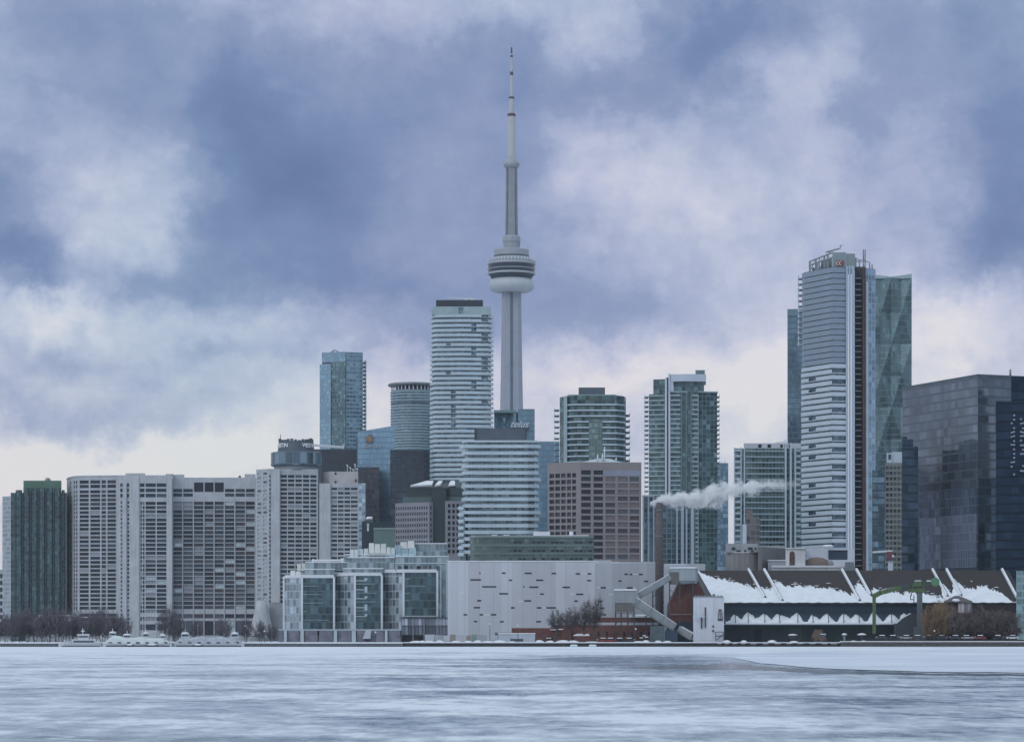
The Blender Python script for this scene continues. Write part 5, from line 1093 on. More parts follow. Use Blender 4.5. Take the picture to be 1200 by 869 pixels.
mb = MB(); mb.prism([XY(888.4, DB+20), XY(921, DB+20), XY(920.4, DB+44), XY(889.4, DB+44)], Z(640.7, DB), Z(637, DB)); part('roof_block', mb, pbr('upper house concrete', (.36, .375, .41), .85), b)
for (x0, x1, y0, y1) in ((857.6, 861.6, 641, 643.6), (876.4, 882, 641, 643.4), (863, 868, 644.4, 646), (872, 874.6, 644.2, 646), (880, 883, 644.6, 646.2), (884.5, 886, 641, 644)):
    mb = MB(); panel(mb, XY(x0, DB+.6-.037*(x0-851)), XY(x1, DB+.6-.037*(x1-851)), Z(y1, DB), Z(y0, DB), .15); part('opening', mb, GDARK, b)
b = thing('storage_tank', 'white square tank house with a rusty arched stain, standing behind the snowy shed', 'tank', 932, 1110)
mb = MB(); mb.prism(fp([(920.6, 1111), (924.6, 1109), (943.6, 1109.6)], 16), GZ, Z(642.6, 1110)); part('wall', mb, pbr('white tank paint', (.62, .63, .64), .6, var=.05, streak=.2), b)
mb = MB(); pts = [(924.9, 663), (931.2, 663), (931.2, 649)]+[(928.3+2.9*math.cos(math.pi*k/8), 648.6-3.0*math.sin(math.pi*k/8)) for k in range(9)]+[(925.4, 652)]
fr_ = [(X(px, 1109), 1108.86, Z(py, 1110)) for px, py in pts]; bk_ = [(x, y+.2, z) for x, y, z in fr_]; mb.poly(fr_); mb.poly(bk_[::-1])
for i in range(len(fr_)): j = (i+1) % len(fr_); mb.poly([fr_[j], fr_[i], bk_[i], bk_[j]])
part('rust_stain', mb, pbr('rust brown', (.12, .075, .065), .9, var=.4, scale=.8), b)
mb = MB(); mb.prism(fp([(920.2, 1108.6), (944, 1108.6)], 17), Z(642.6, 1110), Z(641.6, 1110)); part('roof_snow', mb, SNOW, b)
b = thing('low_store', 'low white store with a dark blue opening, behind the snowy shed roof', 'store', 972, 1125)
mb = MB(); wl = []; facade(mb, wl, XY(944, 1125), XY(1001, 1125), GZ, Z(642.6, 1125), [((970.6-944)/57, (993.4-944)/57)], [(Z(655.6, 1125), Z(644.2, 1125))], 2); mb.prism([XY(944, 1125), XY(1001, 1125), XY(1000, 1150), XY(945, 1150)], GZ, Z(642.6, 1125), 0, skip=(0,)); part('wall', mb, pbr('white store wall', (.52, .56, .62), .7), b)
mb = MB(); panel(mb, XY(970.6, 1126.4), XY(993.4, 1126.4), Z(655.6, 1125), Z(644.2, 1125), .3); part('opening', mb, pbr('dark blue opening', (.035, .06, .10), .4), b)
mb = MB(); mb.blob((X(957, 1116), 1116, Z(660, 1116)), (5.2, 3, 2.6), 0, 12, 6, .12); mb.blob((X(966, 1117), 1117, Z(660, 1116)), (4.0, 3, 2.0), 1, 12, 6, .12); part('heap', mb, [pbr('brown heap', (.19, .15, .13), .9), CONC2], b)
mb = MB(); mb.prism(fp([(904, 1108), (1002, 1108)], 22), GZ, Z(664.6, 1110)); mb.prism(fp([(904, 1107.6), (1002, 1107.6)], 22), Z(664.6, 1110), Z(662.4, 1110), 1); part('snowy_ledge', mb, [CONC, SNOW], b)
mb = MB(); mb.prism(fp([(900, 1111), (922, 1111)], 10), GZ, Z(656.6, 1110)); mb.prism(fp([(899.5, 1110.6), (922, 1110.6)], 10), Z(656.6, 1110), Z(655.6, 1110), 1); part('annex', mb, [CONC2, SNOW], b)
mb = MB(); mb.blob((X(970, 1124), 1122, Z(640, 1125)), (2.4, 1.2, .7), 0); part('snow_pile', mb, SNOW, b)
mb = MB(); mb.prism(fp([(990, 1105), (1001, 1105)], 8), GZ, Z(658.6, 1110)); part('bulkhead', mb, GREYMET, b)
for k, (x_, y0, y1) in enumerate(((1041.6, 651, 668), (1046.6, 653, 668))):
    pass
b = thing('signal_mast', 'white mast with red lamps and a short arm rising behind the shed ridge', 'mast', 1042, 1120)
mb = MB(); mb.prism(fp([(1040.6, 1120), (1046.4, 1120)], 3, .1), GZ, Z(656, 1120)); part('tower', mb, FIN, b)
mb = MB(); mb.bar((X(1023, 1120), 1121, Z(646.6, 1120)), (X(1046, 1120), 1121, Z(645, 1120)), .7); part('arm', mb, WHITE, b)
mb = MB(); mb.prism(fp([(1039, 1119), (1047, 1119)], 3, .1), Z(656, 1120), Z(646, 1120)); part('machine_house', mb, pbr('dull red paint', (.17, .065, .08), .7), b)
mb = MB(); mb.blob((X(1046.6, 1118), 1118, Z(651.6, 1118)), (.55, .5, .55), 0, jit=0); part('lamp', mb, WHITE, b)

# the shed
b = thing('sugar_shed', 'long industrial shed with a steep dark roof half covered in slipped snow', 'shed', 1010, 1040)
DR, DE = 1072, 1040
def roof(s, f, up=0.0):
    r0 = Vector(P(816+366*s, 668, DR)); e0 = Vector((X(838+364*s, DE), DE, Z(706, DE))); q_ = r0.lerp(e0, f); q_.z += up; return q_
ROOFM = pbr('dark bitumen roof', (.034, .027, .025), .8, var=.2, scale=.2, streak=.3)
mb = MB(); RL, RR, EL, ER = roof(0, 0), roof(1, 0), roof(0, 1), roof(1, 1)
for p_, q_ in ((0, 0),):
    bl, br = (RL.x-6, 1100, EL.z), (RR.x+6, 1100, ER.z)
    mb.poly([EL, ER, RR, RL]); mb.poly([RL, RR, br, bl]); mb.poly([EL, RL, bl], 1); mb.poly([ER, br, RR], 1); mb.poly([bl, br, ER, EL], 1)
part('roof', mb, [ROOFM, CONCD], b)
mb = MB(); mb.prism([(EL.x+.6, 1040.8), (ER.x-.6, 1040.8), (ER.x-1, 1098), (EL.x+1, 1098)], Z(731, DE), EL.z-.3, 1); mb.prism([(EL.x+.5, 1040.6), (ER.x-.5, 1040.6), (ER.x-1, 1098.2), (EL.x+1, 1098.2)], GZ, Z(731, DE), 0)
part('wall', mb, [pbr('dark green cladding', (.045, .062, .070), .7, var=.15, streak=.3), pbr('deep blue cladding', (.018, .034, .055), .6, var=.15)], b)
edge = [(816, 668), (818, 668.4), (826, 672), (832, 674.5), (844, 677.5), (856, 681), (870, 684), (884, 688.5), (889, 686.5), (904, 692.5), (908, 681), (923, 687), (947, 687), (968, 689), (982, 691), (1000, 696.5), (1007, 682), (1021, 699), (1022.5, 687), (1030, 691.5), (1055, 694), (1080, 694.5), (1092, 697), (1105, 701.5), (1103, 682), (1116, 696), (1116.5, 677), (1124, 683), (1130, 689), (1140, 690.5), (1146, 687), (1152, 686.5), (1160, 690.5), (1167, 692), (1176, 697), (1187, 705.5)]
es = []
for (px, py) in edge:
    f = (py-668)/38; es.append(((px-816-22*f)/(366-2*f), f))
es.sort()
def edge_f(s):
    for (s0, f0_), (s1, f1_) in zip(es, es[1:]):
        if s0 <= s <= s1: return f0_+(f1_-f0_)*(s-s0)/max(1e-6, s1-s0)
    return es[-1][1] if s > es[-1][0] else es[0][1]
mb = MB(); rr_ = random.Random(3); N = 620; nf = 8; rows_ = []
w1 = 0
for i in range(N+1):
    s = .001+.985*i/N; w1 = w1*.6+rr_.uniform(-.045, .045); ft = min(.995, max(.0, edge_f(s)+w1+rr_.uniform(-.012, .012)*(1 if s > .02 else 0)))
    col_ = []
    for k in range(nf+1):
        f = ft+(1.006-ft)*k/nf; up = .03 if k == 0 else .22+.12*math.sin(s*160+k)*math.sin(k*1.3+s*41)
        col_.append(tuple(roof(s, f, up)))
    rows_.append(col_)
for c_ in rows_: mb.v += c_
for i in range(N):
    for k in range(nf):
        a_ = i*(nf+1)+k; mb.face((a_, a_+1, a_+nf+2, a_+nf+1), 0, True)
for k in range(60):   # crumbs left above the slide line
    s = rr_.uniform(.05, .95); f = edge_f(s)-abs(rr_.gauss(0, .07))
    if f > .05: mb.blob(tuple(roof(s, f, .1)), (rr_.uniform(.3, 1.3), .4, rr_.uniform(.1, .3)), 0, 6, 3)
part('roof_snow', mb, SNOW, b)
for (px0, f1_, wd_) in ((877, .86, .7), (895.4, .95, .8), (986.4, .95, .7), (1003.4, .78, .8), (1092.6, .82, .7), (1109.2, .80, .8), (1174.2, .86, .8)):
    s = (px0-816)/366; mb = MB(); mb.bar(roof(s, .0, .5), roof(s, f1_, .5), wd_, .8, 0); mb.bar(roof(s+.0035, .06, .35), roof(s+.0035, f1_+.01, .35), .55, .7, 1); part('roof_rib', mb, [SNOW, DARKMET], b)
mb = MB(); mb.box(EL.x-.2, ER.x, 1039.4, 1039.9, Z(707.2, DE), Z(705.8, DE)); part('gutter', mb, DARKMET, b)
# lean-to with drifted snow
mb = MB(); x0, x1 = X(848, 1036), X(1082, 1036); zt_, zb_ = Z(717.6, 1039), Z(730.4, 1034)
mb.prism([(x0, 1034), (x1, 1034), (x1, 1040.5), (x0, 1040.5)], zb_-.35, zb_)
mb.poly([(x0, 1034.2, zb_+.02), (x1, 1034.2, zb_+.02), (x1, 1040.4, zt_), (x0, 1040.4, zt_)], 1)
part('lean_to_roof', mb, [PALE, pbr('lean-to sheet', (.03, .045, .065), .6)], b)
posts = [861.5, 876.6, 896, 913.4, 934.6, 952.4, 970.5, 988.4, 1006.4, 1024, 1044.5, 1062]
mb = MB(); N = 420; w1 = 0
for i in range(N+1):
    px = 850+(1076-850)*i/N; dpost = min(abs(px-p_) for p_ in posts); kb = sum(1 for p_ in posts if p_ < px); rb_ = random.Random(kb*13+5); hw_ = (9.0, 7.2, 10.5, 8.2)[kb % 4]; pk = min(1, dpost/hw_); amp_ = rb_.uniform(.45, .9)
    w1 = w1*.7+rr_.uniform(-.05, .05); seed_ = math.sin(px*.21)*.12
    f = .93-.12*rb_.random()-amp_*pk**rb_.uniform(1.0, 1.7)+w1*.9+seed_; f = max(.12, min(1.0, f))
    if 916 < px < 930: f = max(f, .75-.03*(px-916))
    if 856 > px: f = min(f, .25)
    xx = X(px, 1036)
    mb.v += [(xx, 1033.9, zb_-.05), (xx, 1033.9, zb_+.45), (xx, 1034.2+6*f, zb_+.25+(zt_-zb_)*f), (xx, 1034.4+6*f, zb_+.0+(zt_-zb_)*f)]
for i in range(N):
    for k in range(3): a_ = i*4+k; mb.face((a_, a_+4, a_+5, a_+1), 0, True)
part('drift_snow', mb, SNOW, b)
for p_ in posts:
    mb = MB(); mb.bar((X(p_, 1035), 1033.8, Z(729, 1035)), (X(p_, 1035), 1034.2, Z(718.6, 1035)), .28); part('post', mb, DARKMET, b)
mb = MB(); panel(mb, XY(884, 1040.6), XY(892.4, 1040.6), GZ, Z(737, 1040), .1); part('door', mb, pbr('black doorway', (.015, .02, .028), .6), b)
for x_ in (858, 872, 902, 916, 944, 968, 996, 1004, 1040):
    mb = MB(); panel(mb, XY(x_, 1040.6), XY(x_+.5, 1040.6), GZ, Z(732, 1040), .12); part('seam', mb, DARKMET, b)
mb = MB(); panel(mb, XY(925, 1040.6), XY(940, 1040.6), GZ, Z(735, 1040), .06); part('cladding_panel', mb, pbr('lighter green cladding', (.065, .085, .09), .7), b)

b = thing('stair_tower', 'white rendered block tower with black fittings at the left end of the shed', 'tower house', 830, 1014)
mb = MB(); mb.prism(fp([(812.4, 1014.6), (848.4, 1014)], 14, .4), GZ, Z(699.4, 1014)); part('wall', mb, pbr('white render', (.56, .58, .64), .8, var=.05, scale=.3, streak=.35), b)
mb = MB(); mb.prism(fp([(813, 1014.4), (848, 1013.8)], 13.4, .4), Z(699.4, 1014), Z(698.2, 1014))
for k in range(9): mb.prism(fp([(814+k*3.8, 1014.6), (815.9+k*3.8, 1014.6)], 2, .02), Z(698.2, 1014), Z(697.1, 1014))
mb.prism(fp([(835, 1016), (838, 1016)], 2, .02), Z(698.2, 1014), Z(695.4, 1014)); part('battlement', mb, pbr('grey flashing', (.23, .25, .25), .7), b)
for (x0, x1, y0, y1) in ((842.2, 845.6, 713.4, 714.8), (841.2, 847, 724.6, 727), (834.8, 836.6, 732.4, 734.6), (834.8, 836.6, 737.6, 740), (825.8, 827.2, 711, 735), (821.4, 823, 723, 736)):
    mb = MB(); panel(mb, XY(x0, 1014.2), XY(x1, 1014.2), Z(y1, 1014), Z(y0, 1014), .3); part('fitting', mb, DARKMET, b)
mb = MB()
for (a_, c_) in (((842.4, 715), (841.6, 724.6)), ((845.4, 715), (846.6, 724.6)), ((843.6, 715), (844.4, 724.6))): mb.bar((X(a_[0], 1014), 1013.6, Z(a_[1], 1014)), (X(c_[0], 1014), 1013.6, Z(c_[1], 1014)), .22)
part('ladder', mb, DARKMET, b)
mb = MB(); panel(mb, XY(812, 1013), XY(826, 1013), Z(722.6, 1014), Z(721.2, 1014), .6); part('awning', mb, PALE, b)
mb = MB(); 
for (a_, c_) in (((838.6, 740), (847.6, 740)), ((838.6, 740), (838.6, 750)), ((847.6, 740), (847.6, 750)), ((839, 745), (847, 745)), ((839, 750), (847, 743))): mb.bar((X(a_[0], 1013), 1012.8, Z(a_[1], 1013)), (X(c_[0], 1013), 1012.8, Z(c_[1], 1013)), .25)
part('gate_frame', mb, DARKMET, b)
b = thing('brick_gable', 'red brick gable house under the conveyor head, left of the white block tower', 'brick building', 805, 1030)
pts = [(783, 749.5), (784, 708), (795, 684), (806, 684), (812, 668.4), (828, 700), (829, 749.5)]
mb = MB(); fr_ = [(X(px, 1030), 1030, max(GZ, Z(py, 1030))) for px, py in pts]; bk_ = [(x, 1042, z) for x, y, z in fr_]; mb.poly(fr_); mb.poly(bk_[::-1])
for i in range(len(fr_)): j = (i+1) % len(fr_); mb.poly([fr_[j], fr_[i], bk_[i], bk_[j]])
part('wall', mb, BRICK, b)
mb = MB(); mb.bar((X(784, 1029), 1029.6, Z(719.4, 1030)), (X(812, 1029), 1029.6, Z(719.4, 1030)), .4); part('string_course', mb, pbr('pink stone', (.33, .24, .23), .8), b)
mb = MB(); mb.prism(fp([(783, 1029), (812, 1029)], .8, .1), GZ, Z(728, 1030)); part('base', mb, pbr('blue tarpaulin', (.035, .055, .085), .6, var=.3), b)

# conveyor
b = thing('conveyor', 'zigzag grey metal conveyor gallery with box houses on legs', 'conveyor', 772, 1022)
GAL = pbr('galvanised gallery', (.265, .29, .305), .55, .25, var=.12, scale=.4, streak=.35); GALD = pbr('dirty gallery', (.13, .13, .12), .7, .1, var=.25, streak=.5)
def ribbed(name, p0, p1, th, D0_, D1_, dep=3.2):
    mb = MB(); a_, c_ = Vector(P(*p0, D0_)), Vector(P(*p1, D1_)); mb.bar(a_, c_, dep, th)
    g = part(name, mb, GAL, b)
    n_ = int((c_-a_).length/4.5)
    rb_ = MB()
    for k in range(n_+1):
        q_ = a_.lerp(c_, k/n_); d_ = (c_-a_).normalized(); u_ = Vector((-d_.z, 0, d_.x)); rb_.bar(q_+u_*(-th/2-.12)+Vector((0, -dep/2-.12, 0)), q_+u_*(th/2+.12)+Vector((0, -dep/2-.12, 0)), .28)
    rb_.bar(a_+Vector((0, -dep/2-.1, -th/2+.25)), c_+Vector((0, -dep/2-.1, -th/2+.25)), .3)
    part('ribs', rb_, GREYMET, g)
    s_ = MB(); nn = Vector((-(c_-a_).normalized().z, 0, (c_-a_).normalized().x)); nn = nn if nn.z > 0 else -nn
    s_.bar(a_+nn*(th/2+.12), c_+nn*(th/2+.12), dep*.9, .2); part('snow', s_, SNOW, g)
ribbed('upper_gallery', (749, 697.5), (786, 676), 2.3, 1026, 1026)
ribbed('lower_gallery', (733, 697.5), (790, 735), 2.9, 1020, 1020); ribbed('foot_gallery', (796, 737), (812, 746), 2.4, 1020, 1018)
mb = MB(); mb.prism(fp([(785, 1025), (796, 1022), (815, 1022), (818, 1026)], 6, .5), Z(680, 1024), Z(665.6, 1024)); mb.prism(fp([(788, 1025), (797, 1023), (814, 1023), (816, 1026)], 5, .5), Z(683.4, 1024), Z(680, 1024), 0, foot_top=fp([(785.2, 1025), (796, 1022.1), (814.9, 1022.1), (817.8, 1026)], 6, .5)); part('head_house', mb, pbr('pale metal house', (.30, .35, .37), .5, .2, streak=.3), b)
mb = MB(); mb.prism(fp([(784.6, 1024.6), (796, 1021.6), (815.4, 1021.6), (818.4, 1025.6)], 7, .5), Z(665.6, 1024), Z(664.2, 1024)); part('roof_snow', mb, SNOW, b)
mb = MB(); mb.prism(fp([(784.2, 1024.9), (795.4, 1022)], 5, .3), Z(684, 1024), Z(670, 1024)); part('side_panel', mb, GALD, b)
mb = MB(); mb.prism(fp([(720.6, 1018), (745, 1018)], 7, .4), Z(706, 1018), Z(691.4, 1018)); part('transfer_box', mb, GAL, b)
mb = MB(); mb.prism(fp([(720.6, 1018.2), (744, 1018.2)], 6.6, .4), Z(716.6, 1018), Z(706, 1018)); part('transfer_base', mb, GALD, b)
mb = MB(); mb.prism(fp([(719.6, 1017.6), (746, 1017.6)], 7.6, .4), Z(691.4, 1018), Z(689.8, 1018)); part('roof_snow', mb, SNOW, b)
for (x_, y_, d_) in ((721.4, 716, 1018.5), (728, 716, 1018.5), (735.6, 716, 1018.5), (743, 716, 1018.5), (757, 720, 1021), (765, 690, 1027), (772, 690, 1027), (784.6, 680, 1024), (796.6, 683, 1023), (812, 683, 1023)):
    mb = MB(); mb.bar((X(x_, d_), d_, GZ), (X(x_, d_), d_, Z(y_, d_)), .42); part('leg', mb, DARKMET, b)
mb = MB()
for (a_, c_, d_) in (((765, 700), (772, 690), 1027), ((765, 690), (772, 700), 1027), ((765, 712), (772, 702), 1027), ((784.6, 700), (796, 690), 1023.6), ((784.6, 690), (796, 700), 1023.6), ((721.4, 732), (728, 718), 1018.5), ((735.6, 732), (743, 718), 1018.5), ((721, 718), (743, 718), 1018.4)): mb.bar(P(*a_, d_), P(*c_, d_), .2)
part('bracing', mb, DARKMET, b)
mb = MB(); mb.prism(fp([(744, 1019), (757, 1019)], 3, .2), Z(721, 1019), Z(719.6, 1019)); part('walkway', mb, SNOW, b)

# red brick works and quay sheds
b = thing('brick_works', 'low red brick works with a white band, behind the bare trees', 'brick building', 718, 1034)
mb = MB(); mb.prism(fp([(646, 1033), (772, 1033)], 14), GZ, Z(732, 1034)); mb.prism(fp([(690, 1035), (772, 1035)], 14), Z(729, 1034), Z(723, 1034)); part('wall', mb, BRICK, b)
mb = MB(); mb.prism(fp([(696, 1033.6), (772, 1033.6)], 10), Z(732, 1034), Z(729, 1034)); part('white_band', mb, pbr('white strip', (.48, .51, .58), .7), b)
mb = MB(); mb.prism(fp([(737, 1034), (762, 1034)], 10), Z(723, 1034), Z(720.4, 1034)); part('roof_snow', mb, SNOW, b)
for k in range(7):
    mb = MB(); x_ = 700+k*10; panel(mb, XY(x_, 1033), XY(x_+2.6, 1033), Z(745, 1033), Z(740, 1033), .08); part('window', mb, GDARK, b)
b = thing('brick_works', 'long low brick range with a flat brick parapet left of the bare trees', 'brick building', 630, 1030)
mb = MB(); mb.prism(fp([(599.6, 1030), (668, 1030)], 10), GZ, Z(735.4, 1030)); part('wall', mb, BRICK, b)
mb = MB(); mb.prism(fp([(580, 1029), (600, 1029)], 8), GZ, Z(740.6, 1030), 0); part('end_bay', mb, CONCD, b)
for (x0, x1, y_) in ((645, 652, 737), (653, 660, 736.4)):
    mb = MB(); mb.prism(fp([(x0, 1029), (x1, 1029)], 3, .1), Z(y_+1, 1030), Z(y_, 1030)); part('snow_ledge', mb, SNOW, b)
b = thing('site_cabin', 'long white site cabin with a snowy roof, left of the brick shed', 'cabin', 606, 1014)
mb = MB(); mb.prism(fp([(584, 1014), (627, 1014)], 6, .2), GZ, Z(742.4, 1014)); part('wall', mb, pbr('white cabin', (.46, .51, .58), .7), b)
mb = MB(); mb.prism(fp([(583.6, 1013.7), (627.4, 1013.7)], 6.6, .2), Z(742.4, 1014), Z(741.2, 1014)); part('roof_snow', mb, SNOW, b)
mb = MB(); panel(mb, XY(598, 1014), XY(613, 1014), Z(751, 1014), Z(748, 1014), .1); part('window_band', mb, GMID, b)
b = thing('brick_shed', 'dark brick shed on the quay between the white cabin and the trees', 'shed', 645, 1014)
mb = MB(); mb.prism(fp([(627.6, 1014), (658, 1014.4)], 6, .2), GZ, Z(741.6, 1014)); part('wall', mb, pbr('dark brick', (.125, .065, .06), .9, var=.25, scale=.6), b)
mb = MB(); mb.prism(fp([(640, 1013.8), (646, 1013.8)], 2, .1), Z(747.6, 1014), Z(746.8, 1014)); part('snow_ledge', mb, SNOW, b)
mb = MB(); panel(mb, XY(642, 1014.2), XY(648, 1014.3), GZ, Z(746.8, 1014), .1); part('door', mb, GDARK, b)
b = thing('brick_hut', 'small brick hut with a thick cap of snow, under the bare trees', 'hut', 682, 1012)
mb = MB(); mb.prism(fp([(672.6, 1012), (690.4, 1012)], 5, .2), GZ, Z(744.6, 1012)); part('wall', mb, BRICK, b)
mb = MB(); mb.prism(fp([(672, 1011.7), (691, 1011.7)], 5.6, .2), Z(744.6, 1012), Z(743.6, 1012), 0); mb.prism(fp([(672.4, 1011.8), (690.6, 1011.8)], 5, .2), Z(743.6, 1012), Z(742.0, 1012), 0, foot_top=fp([(676, 1013), (690, 1013)], 2, .2)); part('roof_snow', mb, SNOW, b)
b = thing('tarpaulin_shed', 'teal tarpaulin shed under the lower end of the conveyor', 'shed', 770, 1014)
mb = MB(); mb.prism(fp([(761, 1014), (778, 1014)], 6, .2), GZ, Z(733, 1014), 0, foot_top=fp([(762, 1015), (777, 1015)], 4, .2)); part('cover', mb, pbr('teal tarpaulin', (.075, .105, .115), .6, var=.3, scale=.4), b)
mb = MB(); mb.prism(fp([(779, 1014.5), (794, 1014.5)], 6, .2), GZ, Z(738, 1014)); part('blue_cover', mb, pbr('blue tarpaulin', (.035, .055, .085), .6), b)
b = thing('site_hoarding', 'pale hoarding of mixed white and tan boards along the foot of the lilac block', 'hoarding', 553, 1016)
for k, (x0, x1, mt) in enumerate(((498, 509, 0), (509.4, 519, 1), (519.4, 527, 0), (527.4, 534, 2), (534.4, 546, 0), (546.4, 552, 2), (552.4, 559, 3), (559.4, 571, 1), (571.6, 583.6, 0))):
    mb = MB(); mb.prism(fp([(x0, 1016), (x1, 1016)], .4, .02), GZ, Z(743+(k % 3)*.5, 1016)); part('board', mb, [pbr('white board', (.44, .47, .52), .7), pbr('grey board', (.33, .36, .39), .7), pbr('tan board', (.27, .25, .21), .8), pbr('teal board', (.20, .27, .27), .7)][mt], b)
# ------------------------------------------------------------------ crane, kiosk, glass box
GRN = pbr('crane green', (.085, .135, .060), .6, .1, var=.25, scale=.5, streak=.3)
b = thing('quay_crane', 'green unloading crane with a bent arm in front of the snowy shed', 'crane', 1060, 1020)
D = 1020
mb = MB(); mb.bar(P(1024.4, 742, D), P(1024.4, 697, D), 1.15, 1.15); part('hanging_pipe', mb, GRN, b)
mb = MB(); mb.bar(P(1023.4, 698.4, D), P(1032, 694, D), 1.5, 1.7); mb.bar(P(1031, 694.6, D), P(1057.6, 687.6, D), 1.5, 1.5); ar = part('arm', mb, GRN, b)
mb = MB(); mb.bar(P(1034, 692.6, D), P(1057, 686.6, D), 1.0, .25); part('snow', mb, SNOW, ar)
mb = MB(); mb.bar(P(1032, 694, D), P(1040, 689, D), .3); mb.bar(P(1040, 689, D), P(1057, 686, D), .25); part('railing', mb, GREYMET, ar)
mb = MB(); mb.prism(fp([(1057, D-1.5), (1064, D-1.5)], 3, .1), Z(692, D), Z(683.6, D)); part('joint_house', mb, DARKMET, b)
mb = MB(); mb.bar(P(1063, 688, D), P(1097, 681.6, D), 2.0, 1.9); part('rear_arm', mb, pbr('dark crane green', (.045, .075, .055), .7, var=.3), b)
mb = MB(); mb.prism(fp([(1071, D-1.6), (1080, D-1.6)], 3, .1), Z(687, D), Z(680.6, D)); mb.prism(fp([(1064, D-1.4), (1084, D-1.4)], 3, .1), Z(693.6, D), Z(689.4, D)); part('machine_deck', mb, GRN, b)
mb = MB(); mb.box(X(1072, D), X(1079, D), D-1.8, D+1, Z(680.6, D), Z(679.8, D)); mb.box(X(1086, D), X(1092, D), D-1.2, D+1, Z(675.8, D)-1.6, Z(675.8, D)-1.2); part('snow', mb, SNOW, b)
mb = MB(); mb.tube(P(1096, 681.4, D-2), P(1096, 681.4, D+1.5), 1.6, 1.6, 14); mb.bar(P(1094, 677, D), P(1098, 685, D), 1.4); part('counterweight', mb, pbr('bright crane green', (.09, .21, .11), .6, .1), b)
mb = MB(); mb.prism(fp([(1074.4, D-1), (1081, D-1)], 2, .1), Z(734, D), Z(693.4, D)); mb.prism(fp([(1070.4, D-1.4), (1084.8, D-1.4)], 3, .1), GZ, Z(734, D), 0); part('column', mb, pbr('crane column grey', (.10, .12, .135), .7, streak=.3), b)
mb = MB()
for (a_, c_) in (((1067, 697), (1067, 702)), ((1067, 702), (1071, 702)), ((1071, 697), (1071, 706)), ((1068, 694), (1068, 698)), ((1071, 706), (1074, 706))): mb.bar(P(*a_, D-1), P(*c_, D-1), .3)
part('ladder', mb, DARKMET, b)
for k in range(4):
    mb = MB(); mb.bar(P(1064+k*6, 689.6, D-1.6), P(1064+k*6, 684.6-k, D-1.6), .3); part('railing', mb, GRN, b)
b = thing('spoil_hopper', 'dark sloping hopper with a snowy rim at the foot of the green crane', 'hopper', 1060, 1030)
mb = MB(); pts = [(1050, 731), (1058, 724), (1066.6, 719), (1082, 719), (1082, 749), (1050, 749)]
fr_ = [(X(px, 1026), 1026, max(GZ, Z(py, 1026))) for px, py in pts]; bk_ = [(x, 1032, z) for x, y, z in fr_]; mb.poly(fr_[::-1]); mb.poly(bk_)
for i in range(len(fr_)): j = (i+1) % len(fr_); mb.poly([fr_[i], fr_[j], bk_[j], bk_[i]])
part('hopper_body', mb, pbr('dark hopper', (.055, .062, .07), .8), b)
mb = MB(); mb.bar(P(1050, 730, 1027), P(1058, 723.4, 1027), 1.5, .35); mb.bar(P(1058, 723.4, 1027), P(1067, 718.4, 1027), 1.5, .35); part('snow_rim', mb, SNOW, b)
b = thing('lantern_kiosk', 'kiosk with a dark hipped roof over a pale glass lantern, behind the shrubs', 'kiosk', 1122, 1016)
D = 1016; mb = MB()
base = [XY(1106, D), XY(1139.6, D), XY(1138, D+10), XY(1108, D+10)]; topp = [XY(1119, D+4), XY(1124, D+4), XY(1124, D+6), XY(1119, D+6)]
mb.prism(base, Z(705.4, D), Z(704, D)); mb.prism(base, Z(704, D), Z(697.4, D), 0, foot_top=topp); part('roof', mb, pbr('kiosk roof', (.115, .105, .105), .8, var=.15), b)
mb = MB(); mb.blob(P(1120, 703, D-.3), (1.6, .7, .6)); part('roof_snow', mb, SNOW, b)
mb = MB(); mb.prism(fp([(1122.4, D+1), (1138.4, D+1)], 8, .2), Z(718, D), Z(705.4, D)); part('lantern', mb, curtain('lantern glass', (.20, .19, .21), (.42, .40, .40), (.16, .13, .13), 3.4, 1.1, .22, .4, None, .2, .3, .05, big=.2), b)
mb = MB(); mb.prism(fp([(1108, D+2), (1122.2, D+2)], 7, .2), Z(718, D), Z(705.4, D)); mb.prism(fp([(1108, D+2), (1138, D+2)], 7, .2), GZ, Z(718, D)); part('wall', mb, pbr('kiosk wall', (.085, .07, .068), .85), b)
b = thing('glass_block', 'small pale green glass block at the right end of the shed', 'office block', 1197, 1012)
mono(b, fp([(1191, 1012), (1212, 1012)], 12), 668.4, 1012, curtain('pale green glass', (.13, .21, .22), (.27, .37, .38), (.22, .30, .31), 2.6, 2.0, .2, .8, (.19, .28, .29), .4, .12, .04))
b = thing('garden_wall', 'long dark brown wall and hedge line closing the yard behind the right hand bushes', 'wall', 1150, 1034)
mb = MB(); mb.prism(fp([(1083, 1034), (1212, 1034)], 1.5, .1), GZ, Z(708, 1034)); part('wall', mb, pbr('dark brown boards', (.04, .036, .036), .9, var=.3, scale=.4, streak=.4), b)

